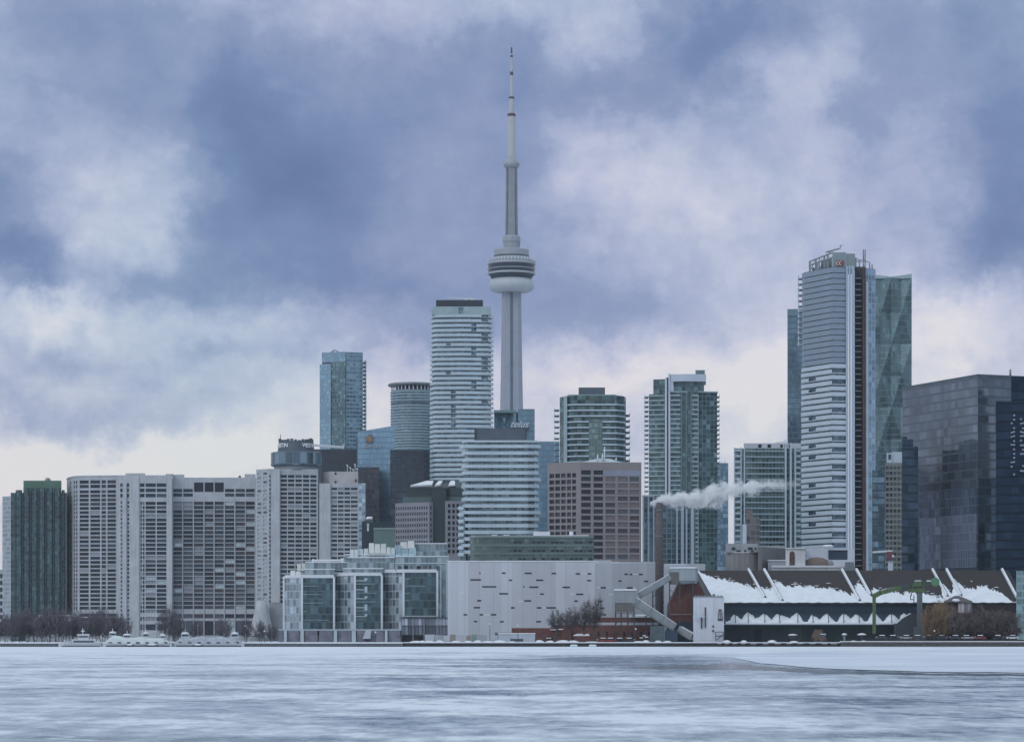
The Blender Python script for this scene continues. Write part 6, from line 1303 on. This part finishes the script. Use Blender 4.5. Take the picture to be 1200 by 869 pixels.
# ------------------------------------------------------------------ bare winter trees
BARK = pbr('grey bark', (.085, .075, .07), .95, var=.3, scale=1)
def tree_meshes(h, seed, twig, rad=4.0, zc_=.62, rz_=.40, limbs=60, subs=9, twigs=5, tw=.035, multi=1, fork=.22):
    """bare tree: trunk, limbs bowed out to an uneven crown, each breaking into ever finer twigs"""
    r = random.Random(seed); tr, cr = MB(), MB(); V = Vector
    def ribbon(a, c, w0, w1):
        d = c-a
        if d.length < 1e-3: return
        s_ = V((r.uniform(-1, 1), r.uniform(-.4, .4), r.uniform(-1, 1))).cross(d)
        if s_.length < 1e-4: return
        s_.normalize(); cr.poly([a-s_*w0/2, a+s_*w0/2, c+s_*w1/2, c-s_*w1/2])
    lob = [(r.uniform(0, 6.283), r.uniform(-1, 1), r.uniform(.75, 1.15)) for _ in range(9)]
    def shell():
        a = r.uniform(0, 6.283); u = r.uniform(-.85, 1); q = math.sqrt(max(0, 1-u*u)); k = 1.0
        best = min(lob, key=lambda l: abs(math.atan2(math.sin(a-l[0]), math.cos(a-l[0])))+abs(u-l[1])); k = best[2]*r.uniform(.8, 1.03)
        return V((rad*q*math.cos(a)*k, rad*q*math.sin(a)*k, h*(zc_+rz_*u*k)))
    roots = []
    for m_ in range(multi):
        a = 6.283*m_/multi+r.random(); base = V((.3*math.cos(a), .3*math.sin(a), 0))*(multi > 1); lean = V((math.cos(a), math.sin(a), 0))*(.10*h if multi > 1 else .02*h)
        p0 = base; p1 = base+lean*.5+V((0, 0, h*fork)); p2 = base+lean+V((r.uniform(-.2, .2), r.uniform(-.2, .2), h*(fork+.24)))
        R = (.032*h if multi == 1 else .012*h); tr.tube(p0-V((0, 0, .3)), p1, R, R*.75, 7, 0, True, False); tr.tube(p1, p2, R*.75, R*.35, 7, 0, True, False); roots.append((p1, p2))
    for i in range(limbs):
        p1, p2 = roots[i % multi]; st = p1.lerp(p2, r.random()); en = shell(); mid = st.lerp(en, .5)+V((0, 0, -.04*h+r.uniform(-.03, .05)*h))+V((en.x-st.x, en.y-st.y, 0))*.12
        pts = [st*(1-t)*(1-t)+mid*2*t*(1-t)+en*t*t for t in (0, .25, .5, .75, 1)]; w0 = .0095*h if i % 5 == 0 else .006*h
        for k in range(4): ribbon(pts[k], pts[k+1], max(tw, w0*(1-k*.23)), max(tw, w0*(1-(k+1)*.23)))
        Ln = (en-st).length
        for k in range(subs):
            f = r.uniform(.3, 1.0); j = min(3, int(f*4)); q = pts[j].lerp(pts[j+1], f*4-j if f < 1 else 1)
            d = (en-st).normalized()+V((r.gauss(0, .6), r.gauss(0, .6), r.gauss(.25, .45))); d.normalize(); L = Ln*r.uniform(.12, .30); e1 = q+d*L
            ribbon(q, e1, max(tw, .05), tw)
            for t_ in range(twigs):
                qq = q.lerp(e1, r.uniform(.2, 1)); dd = d+V((r.gauss(0, .55), r.gauss(0, .55), r.gauss(.2, .4))); dd.normalize(); ribbon(qq, qq+dd*L*r.uniform(.3, .7), tw, tw*.5)
    return tr.mesh('trunk', [BARK]), cr.mesh('crown', [twig])
def tree(name, label, cat, px, D_, meshes, sc=(1, 1, 1), rz=0, group=None):
    o = thing(name, label, cat, px, D_, group)
    for n_, me in zip(('trunk', 'crown'), meshes):
        c_ = link(bpy.data.objects.new(n_, me)); c_.parent = o; c_.scale = sc; c_.rotation_euler = (0, 0, rz)
    return o
TW1 = pbr('grey brown twigs', (.105, .095, .095), .95, var=.2, scale=.3)
TW2 = pbr('mauve brown twigs', (.17, .155, .175), .95, var=.25, scale=.15)
TW3 = pbr('rusty twigs', (.27, .185, .115), .95, var=.25, scale=.2)
TW4 = pbr('dark hedge twigs', (.17, .14, .14), .95, var=.3, scale=.2)
big_trees = [tree_meshes(11.6, 21, TW1, 3.6, .68, .31, 70, 12, 7, .042, 1, .34), tree_meshes(12.0, 33, TW1, 3.3, .68, .31, 70, 12, 7, .042, 1, .32), tree_meshes(15.2, 5, TW1, 2.9, .64, .36, 80, 12, 7, .042, 1, .26)]
for (px, D_, k, sc, lab) in ((652, 1011, 0, 1.0, 'round crowned bare tree, leftmost of the trees before the red brick works'), (668.5, 1012, 1, 1.0, 'bare tree with a forked trunk, second from the left before the red brick works'), (684.5, 1012.5, 2, 1.0, 'tall upright bare tree, second from the right before the red brick works'), (697, 1011, 2, 1.05, 'tallest bare tree, rightmost in front of the red brick works')):
    tree('bare_tree', lab, 'tree', px, D_, big_trees[k], (sc, sc, sc), k*1.9+px, 'bare trees before the brick works')
shr = [tree_meshes(11.2, 50+i, TW2, 3.8, .56, .44, 80, 10, 6, .06, 3, .1) for i in range(3)]
rr_ = random.Random(12)
xs = [-2, 7, 15, 24, 32, 41, 50, 58, 66, 75, 84, 93, 102, 111, 120, 129, 137, 146]
for i, px in enumerate(xs):
    D_ = 1012+rr_.uniform(0, 22); k = i % 3; sc = rr_.uniform(.82, 1.12)*(1 if 30 < px < 130 else .95)
    tree('bare_bush', 'mauve brown leafless bushy tree '+('before the dark green ribbed tower' if px < 45 else 'before the sloping terminal roof' if px < 80 else 'before the rounded corner slab block'), 'tree', px, D_, shr[k], (sc, sc, sc), i*1.3, 'leafless trees along the left quay')
for i, (px, D_, sc) in enumerate(((196, 1030, 1.15), (206, 1040, .95), (262, 1040, .8), (288, 1034, .75), (305, 1025, .7), (318, 1030, .6), (230, 1045, .7))):
    tree('bare_bush', 'sparse leafless tree in front of the grey hotel slabs and behind the moored ferries', 'tree', px, D_, shr[(i+1) % 3], (sc, sc, sc), i*2.1, 'leafless trees below the hotel slabs')
wil = [tree_meshes(13.0, 70+i, TW3, 4.6, .52, .48, 150, 12, 8, .06, 4, .08) for i in range(2)]
for i, (px, D_, sc) in enumerate(((1092, 1010, .95), (1103, 1012, 1.05))):
    tree('willow', ('rusty orange leafless willow beside the crane column', 'rusty orange leafless willow just left of the lantern kiosk')[i], 'tree', px, D_, wil[i], (sc*.9, sc*.9, sc), i*2, 'rusty leafless willows')
hed = [tree_meshes(11, 90+i, TW4, 4.2, .52, .48, 120, 11, 7, .075, 4, .08) for i in range(2)]
for i, px in enumerate((1110, 1118, 1126, 1135, 1144, 1152, 1160, 1169, 1177, 1185, 1194, 1202)):
    D_ = 1012+rr_.uniform(0, 8); sc = rr_.uniform(.85, 1.1)
    tree('bare_bush', 'dark leafless shrub in the dense thicket right of the rusty willows', 'shrub', px, D_, hed[i % 2], (sc, sc, sc), i*1.7, 'dark leafless shrubs at the right')

# ------------------------------------------------------------------ moored boats
def hull(mb, xa, xb, y, beam, zk, zd, bow=.2, sheer=.5):
    n = 14; q0 = len(mb.v); L = xb-xa
    for k in range(n+1):
        t_ = k/n; w_ = beam/2*min(1, (t_+.04)/bow)**.6*min(1, (1.03-t_)/bow)**.6; z1 = zd+sheer*(2*t_-1)**2
        x_ = xa+L*t_; mb.v += [(x_, y-w_*.8, zk), (x_, y-w_, z1), (x_, y+w_, z1), (x_, y+w_*.8, zk)]
    for k in range(n):
        a = q0+4*k
        for i in range(3): mb.face((a+i, a+4+i, a+5+i, a+1+i), 1 if i == 1 else 0)
    mb.face((q0+3, q0+2, q0+1, q0)); a = q0+4*n; mb.face((a, a+1, a+2, a+3))
HULLW = pbr('white hull paint', (.55, .58, .62), .5, var=.05, streak=.2); HULLD = pbr('dark hull', (.035, .045, .055), .5); DECK = SNOW
BOATG = pbr('ferry window glass', (.05, .07, .10), .2, .3)
D = 990
b = thing('ferry', 'small white ferry with a stepped wheelhouse and radar mast, moored at the far left', 'boat', 94, D, z=0)
mb = MB(); hull(mb, X(69, D), X(119, D), D, 4.6, -.2, 1.05); part('hull', mb, [HULLW, SNOW], b)
mb = MB(); mb.prism(fp([(72, D-2.55), (117, D-2.55)], .15, .02), 0, .32); part('waterline_band', mb, HULLD, b)
mb = MB(); mb.prism(fp([(84, D-1.8), (112, D-1.8)], 3.6, .1), 1.0, 2.45); part('deckhouse', mb, HULLW, b)
mb = MB(); mb.prism(fp([(86, D-1.95), (110, D-1.95)], .14, .02), 1.55, 2.1); part('window_band', mb, BOATG, b)
mb = MB(); mb.prism(fp([(91, D-1.5), (104, D-1.5)], 3, .1), 2.45, 4.1); part('wheelhouse', mb, HULLW, b)
mb = MB(); mb.prism(fp([(92, D-1.62), (103, D-1.62)], .12, .02), 3.3, 3.8); part('window_band', mb, BOATG, b)
mb = MB(); mb.prism(fp([(90, D-1.7), (105, D-1.7)], 3.4, .1), 4.1, 4.4); mb.prism(fp([(83.4, D-1.95), (112.6, D-1.95)], 3.9, .1), 2.46, 2.6); part('snow', mb, SNOW, b)
mb = MB(); mb.bar((X(97, D), D, 4.4), (X(97, D), D, 6.6), .22); mb.bar((X(95, D), D, 5.5), (X(99, D), D, 5.5), .35); part('mast', mb, WHITE, b)
for x_ in (79, 82, 75):
    mb = MB(); mb.box(X(x_, D), X(x_+2, D), D-.8, D+.8, 1.0, 2.4-(x_ % 3)*.3); part('deck_locker', mb, HULLW, b)
def shrink_boat(label, x0, x1, cover, houses, hump, D):
    b = thing('tour_boat', label, 'boat', (x0+x1)/2, D, z=0)
    mb = MB(); hull(mb, X(x0, D), X(x1, D), D, 6, -.2, 1.1, .12, .35); part('hull', mb, [HULLW, SNOW], b)
    mb = MB(); mb.prism(fp([(x0+3, D-3.2), (x1-3, D-3.2)], .15, .02), 0, .4); part('waterline_band', mb, HULLD, b)
    mb = MB(); n = 26; xa, xb = x0+3, x1-3
    for k in range(n+1):
        t_ = k/n; e_ = min(1, .35+t_*7, .35+(1-t_)*7); h_ = (2.0+hump(t_))*e_; w_ = 2.6*min(1, .6+t_*6, .6+(1-t_)*6)
        x_ = X(xa+(xb-xa)*t_, D); sg_ = .08*math.sin(k*2.4)
        mb.v += [(x_, D-w_, 1.0), (x_, D-w_*.95, 1.0+h_*.7+sg_), (x_, D-w_*.6, 1.0+h_), (x_, D+w_*.6, 1.0+h_), (x_, D+w_, 1.0)]
    for k in range(n):
        for i in range(4): a = 5*k+i; mb.face((a, a+5, a+6, a+1), 0, False)
    mb.face((4, 3, 2, 1, 0)); a = 5*n; mb.face((a, a+1, a+2, a+3, a+4)); part('winter_cover', mb, cover, b)
    for (hx, hw, hh) in houses:
        t_ = (hx-xa)/(xb-xa); zb = 1.0+2.0+hump(t_)-.1
        mb = MB(); mb.prism(fp([(hx-hw, D-1.4), (hx+hw, D-1.4)], 2.8, .05), zb, zb+hh); h_ = part('wheelhouse', mb, HULLW, b)
        mb = MB(); mb.prism(fp([(hx-hw*.85, D-1.52), (hx+hw*.85, D-1.52)], .12, .01), zb+hh*.35, zb+hh*.8); part('window_band', mb, BOATG, h_)
        mb = MB(); mb.blob((X(hx, D), D, zb+hh+.05), (hw*.33, 1.6, .45), 0, 10, 4, .05); part('snow', mb, SNOW, h_)
        mb = MB(); mb.bar((X(hx, D), D, zb+hh), (X(hx, D), D, zb+hh+1.5), .16); part('mast', mb, WHITE, h_)
    for k in range(7):
        mb = MB(); px_ = x0+8+(x1-x0-16)*k/6; mb.prism(fp([(px_-2, D-2.75), (px_+2, D-2.75)], .12, .01), 1.15, 1.65); part('window', mb, BOATG, b)
    return b
shrink_boat('long ferry under a pale green winter cover, middle of the moored boats', 121, 202, pbr('pale green cover', (.60, .66, .65), .5, var=.12, scale=.4), ((132, 4, 1.3), (149, 4.5, 1.1), (171, 3.6, 1.5), (191, 3.5, 1.0)), lambda t: .9*math.exp(-((t-.16)/.12)**2)+.5*math.exp(-((t-.55)/.1)**2), 989)
shrink_boat('long boat under a grey winter cover, moored nearest the flared hotel base', 203, 286, pbr('grey winter cover', (.40, .43, .48), .55, var=.2, scale=.4), ((217, 4.5, 1.5), (275, 4.2, 1.6)), lambda t: .5*math.sin(t*3.1)+.25*math.sin(t*21), 991)
for k, (px, wd_) in enumerate(((178, 15), (232, 12), (152, 10))):
    o = thing('launch', ('low snow covered launch lying before the green covered ferry', 'low snow covered launch lying before the grey covered boat', 'tiny dark launch alongside the middle of the green covered ferry')[k], 'boat', px, 982, z=0)
    mb = MB(); hull(mb, X(px-wd_/2, 982), X(px+wd_/2, 982), 982, 2, -.1, .55, .25, .2); part('hull', mb, [HULLD, SNOW], o)
    mb = MB(); mb.blob((X(px, 982), 982, .65), (wd_*.12, .8, .4), 0); part('snow', mb, SNOW, o)
for k, px in enumerate((168, 184, 217, 232)):
    o = thing('flagpole', 'thin bare mast standing among the moored ferries', 'mast', px, 995, 'thin masts by the ferries', z=1.6)
    mb = MB(); mb.tube((X(px, 995), 995, 1.6), (X(px, 995), 995, 9.5-(k % 2)*2), .11, .06, 6); part('pole', mb, GREYMET, o); mb = MB(); mb.blob((X(px, 995), 995, 9.5-(k % 2)*2), (.16, .16, .16), jit=0); part('finial', mb, WHITE, o)

# ------------------------------------------------------------------ small things along the quay
CARC = [('dark grey', (.05, .055, .06)), ('black', (.02, .02, .022)), ('silver', (.30, .31, .33)), ('dull red', (.22, .04, .04)), ('white', (.55, .56, .58)), ('navy', (.03, .045, .08))]
def car_parts(mat):
    L, Wd = 4.5, 1.8; bd = MB(); pr = [(-2.25, .35), (-2.2, .85), (-1.3, .95), (1.2, .98), (2.1, .9), (2.25, .6), (2.25, .35)]
    fr_ = [(x, -Wd/2, z) for x, z in pr]; bk_ = [(x, Wd/2, z) for x, z in pr]; n = len(pr); bd.poly(fr_[::-1]); bd.poly(bk_)
    for i in range(n): j = (i+1) % n; bd.poly([fr_[i], fr_[j], bk_[j], bk_[i]])
    cb = MB(); a_ = [(-1.4, -.82), (1.5, -.82), (1.5, .82), (-1.4, .82)]; t_ = [(-.7, -.7), (1.1, -.7), (1.1, .7), (-.7, .7)]; cb.prism(a_, .97, 1.45, 0, foot_top=t_)
    sn = MB(); sn.prism([(-.8, -.74), (1.2, -.74), (1.2, .74), (-.8, .74)], 1.46, 1.68, 0, foot_top=[(-.6, -.6), (1.0, -.6), (1.0, .6), (-.6, .6)]); sn.prism([(-2.1, -.8), (-1.42, -.8), (-1.42, .8), (-2.1, .8)], .96, 1.06)
    wh = MB(); wh.tube((0, -.1, 0), (0, .1, 0), .33, .33, 12, 0, True, False)
    return bd.mesh('body', [mat]), cb.mesh('cabin', [GDARK]), sn.mesh('snow', [SNOW]), wh.mesh('wheel', [DARKMET])
CM = {n_: car_parts(pbr('car paint '+n_, c_, .3, .2, .05)) for n_, c_ in CARC}
def car(px, D_, col, label, rz=0, group='snow topped cars parked behind the quay', zz=GZ):
    o = thing('parked_car', label, 'car', px, D_, group, z=zz); o.rotation_euler = (0, 0, rz); bd, cb, sn, wh = CM[col]
    for n_, me in (('body', bd), ('cabin', cb), ('snow', sn)): c_ = link(bpy.data.objects.new(n_, me)); c_.parent = o
    for sx_ in (-1.35, 1.35):
        for sy_ in (-.85, .85): c_ = link(bpy.data.objects.new('wheel', wh)); c_.parent = o; c_.location = (sx_, sy_, .33)
for i, (px, col) in enumerate(((1033, 'dark grey'), (1047, 'black'), (1061.5, 'silver'), (1076, 'dark grey'), (1089, 'black'), (1104, 'navy'), (1119, 'dark grey'), (1133, 'silver'), (1148, 'dull red'), (1170, 'black'), (1186, 'white'))):
    car(px, 1009.5+(i % 3)*.4, col, ('%s snow topped car %s' % (col, ('at the foot of the hanging crane pipe', 'second right of the crane pipe', 'midway between crane pipe and crane column', 'before the crane column', 'under the left rusty willow', 'under the right rusty willow', 'left under the lantern kiosk', 'right under the lantern kiosk', 'just right of the lantern kiosk', 'among the dark shrubs', 'nearest the green glass block at the picture edge')[i])), (0, math.pi)[i % 2], zz=GZ+1.0)
b_ = sheet('snow_bank', [(X(1015, 1006), 1004), (X(1215, 1006), 1004), (X(1215, 1006), 1012), (X(1015, 1006), 1012)], GZ+1.0, SNOW)
# earth bank under that sheet
mb = MB(); mb.prism([(X(1015, 1006), 1004), (X(1215, 1006), 1004), (X(1215, 1006), 1012), (X(1015, 1006), 1012)], GZ-.1, GZ+.98); o = link(bpy.data.objects.new('embankment', mb.mesh('embankment', [QUAYD]))); o['kind'] = 'structure'
for i, (px, col, lab) in enumerate(((706, 'dull red', 'dull red car on the quay, left of the two below the tallest bare tree'), (716, 'dull red', 'dull red car on the quay, right of the two below the tallest bare tree'), (725.5, 'black', 'black snow topped car on the quay before the brick works'), (738, 'dark grey', 'dark grey car on the quay under the conveyor transfer box'))):
    car(px, 1007, col, lab, (0, math.pi)[i % 2], 'cars on the quay before the brick works')
def mound(px, D_, w_, h_, label, zz=GZ):
    mb = MB(); mb.blob((X(px, D_), D_, zz), (w_, 1.0, h_), 0, 12, 6, .25); solo('snow_mound', mb, SNOW, label, 'snow pile', (X(px, D_), D_, zz), 'ploughed snow heaps along the quay')
rr_ = random.Random(6)
for i, px in enumerate((488, 495, 503, 515, 534, 549, 560, 572, 585, 600, 632, 645, 660, 672, 693, 748, 757, 771, 782, 852, 872, 905, 930, 1000, 1012)):
    mound(px, 1004.3+rr_.uniform(0, 1.2), rr_.uniform(1.2, 2.6), rr_.uniform(.35, .9) if px < 1000 else .7, 'low heap of ploughed snow on the quay edge '+('before the corrugated canopy' if px < 530 else 'before the board hoarding' if px < 583 else 'before the site cabin and brick shed' if px < 662 else 'below the trees and brick works' if px < 740 else 'below the conveyor' if px < 800 else 'before the green shed wall'))
for i, px in enumerate((843, 851.5, 861, 871, 883, 897, 911, 925, 938, 952, 966, 977)):
    L = 7.5 if px > 880 else 5.5; mb = MB(); mb.tube((X(px-L/2, 998.8), 998.8, .62), (X(px+L/2, 998.8), 998.8, .62+.12*math.sin(i)), .55, .55, 8)
    o = thing('fender_log', 'dark floating timber fender with a strip of snow, in the row below the shed', 'fender', px, 998.8, 'timber fenders below the shed', z=.6)
    part('log', mb, QUAYD, o); s_ = MB(); s_.bar((X(px-L/2+.3, 998.8), 998.8, 1.16), (X(px+L/2-.3, 998.8), 998.8, 1.16+.1*math.sin(i)), .55, .14); part('snow', s_, SNOW, o)
for i, px in enumerate((672.5, 694.5)):
    o = thing('floating_dock', ('snow covered floating dock below the brick hut', 'snow covered floating dock below the tallest bare tree')[i], 'dock', px, 997, z=.1)
    mb = MB(); mb.prism(fp([(px-4.5, 996), (px+4.5, 996)], 3, .1), -.1, .45, 0); part('float', mb, PALE, o); mb = MB(); mb.prism(fp([(px-4.2, 996.2), (px+4.2, 996.2)], 2.6, .1), .45, .75, 0, foot_top=fp([(px-3.6, 996.5), (px+3.4, 996.5)], 2, .1)); part('snow', mb, SNOW, o)
b = thing('storage_tank', 'squat dark round tank capped with snow in front of the green shed wall', 'tank', 929, 1030)
mb = MB(); mb.lathe([(1.75, GZ), (1.75, Z(744, 1030))], X(929, 1030), 1030, 24); part('shell', mb, pbr('dark tank', (.03, .035, .042), .6, .2), b); mb = MB(); mb.lathe([(1.8, Z(744, 1030)), (1.5, Z(743, 1030)), (.6, Z(742.4, 1030)), (.01, Z(742.3, 1030))], X(929, 1030), 1030, 24); part('snow', mb, SNOW, b)
for i, (px, w_) in enumerate(((989.5, 1.0), (1010, 1.7))):
    o = thing('parasol', ('small round snow topped shelter right of the rusty machine', 'wider snow topped shelter left of the hanging crane pipe')[i], 'shelter', px, 1020)
    mb = MB(); mb.tube((X(px, 1020), 1020, GZ), (X(px, 1020), 1020, Z(743.4, 1020)), .1+.3*(1-i), .08+.3*(1-i), 8); part('post', mb, GREYMET, o); mb = MB(); mb.lathe([(w_, Z(743.6, 1020)), (w_*.9, Z(742.6, 1020)), (w_*.4, Z(741.6, 1020)), (.01, Z(741.4, 1020))], X(px, 1020), 1020, 16); part('snow_cap', mb, SNOW, o)
b = thing('wheel_loader', 'rusty brown digger with snow on its cab, in front of the shed wall', 'digger', 964, 1024); D = 1024
mb = MB(); mb.prism(fp([(957, D), (969, D)], 2, .1), GZ+.5, GZ+1.6); part('body', mb, pbr('rusty machine', (.16, .095, .07), .8, var=.3, scale=1), b)
mb = MB(); mb.prism(fp([(962, D+.2), (967.5, D+.2)], 1.6, .1), GZ+1.6, GZ+2.9); part('cab', mb, GMID, b); mb = MB(); mb.prism(fp([(961.6, D), (968, D)], 1.9, .1), GZ+2.9, GZ+3.15); part('snow', mb, SNOW, b)
mb = MB(); mb.bar(P(957, 745, D), P(953.4, 741, D), .5); mb.bar(P(953.4, 741, D), P(951.6, 748, D), .45); part('boom', mb, pbr('rusty machine', (.16, .095, .07), .8), b)
for x_ in (959, 967):
    mb = MB(); mb.tube((X(x_, D), D-.3, GZ+.6), (X(x_, D), D+.3, GZ+.6), .6, .6, 14, 0, True, False); part('wheel', mb, DARKMET, b)
b = thing('stack_of_pallets', 'brown board stack leaning on the green shed wall beside the rusty digger', 'boards', 957, 1036)
mb = MB(); mb.prism(fp([(953.6, 1036), (964, 1036)], 1.5, .1), GZ, Z(737, 1036)); part('boards', mb, pbr('tan boards', (.155, .115, .095), .9, var=.3, scale=.8), b)
for i, (px, D_, h_) in enumerate(((574, 1007, 8.2), (607, 1006, 7.4), (745, 1006, 6.0), (310, 1010, 5.0), (440, 1007, 4.5), (1095, 1006, 5.2))):
    o = thing('street_lamp', ('quay lamp with a bright white head before the hoarding', 'thin grey quay lamp before the white site cabin', 'thin quay lamp under the conveyor', 'short quay lamp by the flared hotel base', 'short quay lamp before the wrapped arcade', 'quay lamp before the left rusty willow')[i], 'lamp', px, D_)
    mb = MB(); mb.tube((X(px, D_), D_, GZ), (X(px, D_), D_, GZ+h_*.8), .11, .07, 8); part('pole', mb, DARKMET, o)
    m_ = MB(); m_.blob((X(px, D_), D_, GZ+h_*.8), (.35, .35, .3), jit=0); part('lamp_head', m_, WHITE, o)
for i, (px, y_) in enumerate(((753, 744), (757, 743))):
    pass
b = thing('valve_station', 'cluster of white capped pipes on the quay under the conveyor', 'pipes', 755, 1008)
for k, (px, h_) in enumerate(((751.5, 1.5), (755, 2.3), (757.6, 1.8))):
    mb = MB(); mb.tube((X(px, 1008), 1008, GZ), (X(px, 1008), 1008, GZ+h_), .25, .25, 8); part('pipe', mb, DARKMET, b); mb = MB(); mb.prism(fp([(px-2, 1007.4), (px+2, 1007.4)], 1.2, .05), GZ+h_, GZ+h_+.3); part('snow', mb, SNOW, b)

# ------------------------------------------------------------------ vapour drifting from the chimney
PD = 1056.0; px0 = X(772.4, PD); z0 = Z(589, PD); LEN = X(944, PD)-px0
cen = [(0, 0), (.06, 1.2), (.2, 1.0), (.33, 1.0), (.45, 3.6), (.6, 5.0), (.8, 6.6), (1, 7.2)]
rad = [(0, 1.6), (.04, 2.8), (.15, 4.4), (.3, 5.6), (.42, 6.8), (.55, 6.4), (.7, 4.8), (.88, 4.6), (1, 3.4)]
def interp(T, t):
    for (a, va), (c, vc) in zip(T, T[1:]):
        if t <= c: return va+(vc-va)*(t-a)/(c-a)
    return T[-1][1]
mb = MB(); n = 20; K = 40
for k in range(K+1):
    t_ = k/K; c_ = interp(cen, t_); r_ = interp(rad, t_)*1.25
    for i in range(n): a = 2*math.pi*i/n; mb.v.append((px0-3.4+LEN*t_*1.03, PD+r_*math.cos(a), z0+c_+r_*math.sin(a)))
for k in range(K):
    for i in range(n): mb.face((k*n+i, k*n+(i+1) % n, (k+1)*n+(i+1) % n, (k+1)*n+i))
mb.face([n-1-i for i in range(n)]); mb.face([K*n+i for i in range(n)])
sm_ = bpy.data.materials.new('chimney vapour'); sm_.use_nodes = True; t = NT(sm_.node_tree); t.n.clear()
co = t.new('ShaderNodeTexCoord').outputs['Object']; cx_, cy_, cz_ = t.xyz(co)
tt = t.m('DIVIDE', t.m('ADD', cx_, 2.6), LEN)
def curve(T, mx_): return t.m('MULTIPLY', t.ramp(tt, [(a, v/mx_) for a, v in T]), mx_)
dz_ = t.m('SUBTRACT', cz_, curve(cen, 8.0)); rd = curve(rad, 8.0)
dist = t.m('DIVIDE', t.m('SQRT', t.m('ADD', t.m('MULTIPLY', cy_, cy_), t.m('MULTIPLY', dz_, dz_))), rd)
nz = t.noise(t.v('ADD', co, t.v('SCALE', t.v('SUBTRACT', t.noise(co, .3, 2, out=1), (.5, .5, .5)), 3.2)), .24, 8, .68)
dn = t.m('ADD', t.m('SUBTRACT', t.m('MULTIPLY_ADD', tt, -.22, .66), dist), t.m('MULTIPLY', t.m('SUBTRACT', nz, .5), 2.7))
fade = t.ramp(tt, [(0, 1.0), (.35, .95), (.6, .7), (.82, .42), (1, .06)])
dn = t.m('MULTIPLY', t.m('MULTIPLY', t.ramp(dn, [(0, 0.0), (.45, 1.0)]), fade), 1.25)
pv = t.new('ShaderNodeVolumePrincipled'); pv.inputs['Color'].default_value = (.995, .993, .995, 1); t.put(pv.inputs['Density'], dn); pv.inputs['Anisotropy'].default_value = .1
oo = t.new('ShaderNodeOutputMaterial'); t.l.new(pv.outputs[0], oo.inputs['Volume'])
solo('vapour_plume', mb, [sm_], 'white vapour drifting right from the brown chimney across the green towers', 'vapour', (px0, PD, z0))

# ------------------------------------------------------------------ the air
hz = bpy.data.materials.new('haze'); hz.use_nodes = True; t = NT(hz.node_tree); t.n.clear()
pv = t.new('ShaderNodeVolumePrincipled'); pv.inputs['Color'].default_value = (.86, .91, 1.0, 1); pv.inputs['Density'].default_value = HAZE; pv.inputs['Anisotropy'].default_value = .25
oo = t.new('ShaderNodeOutputMaterial'); t.l.new(pv.outputs[0], oo.inputs['Volume'])
mb = MB(); mb.box(-960, 960, -200, 3200, -1.5, 800)
o = link(bpy.data.objects.new('haze', mb.mesh('haze', [hz]))); o['kind'] = 'stuff'
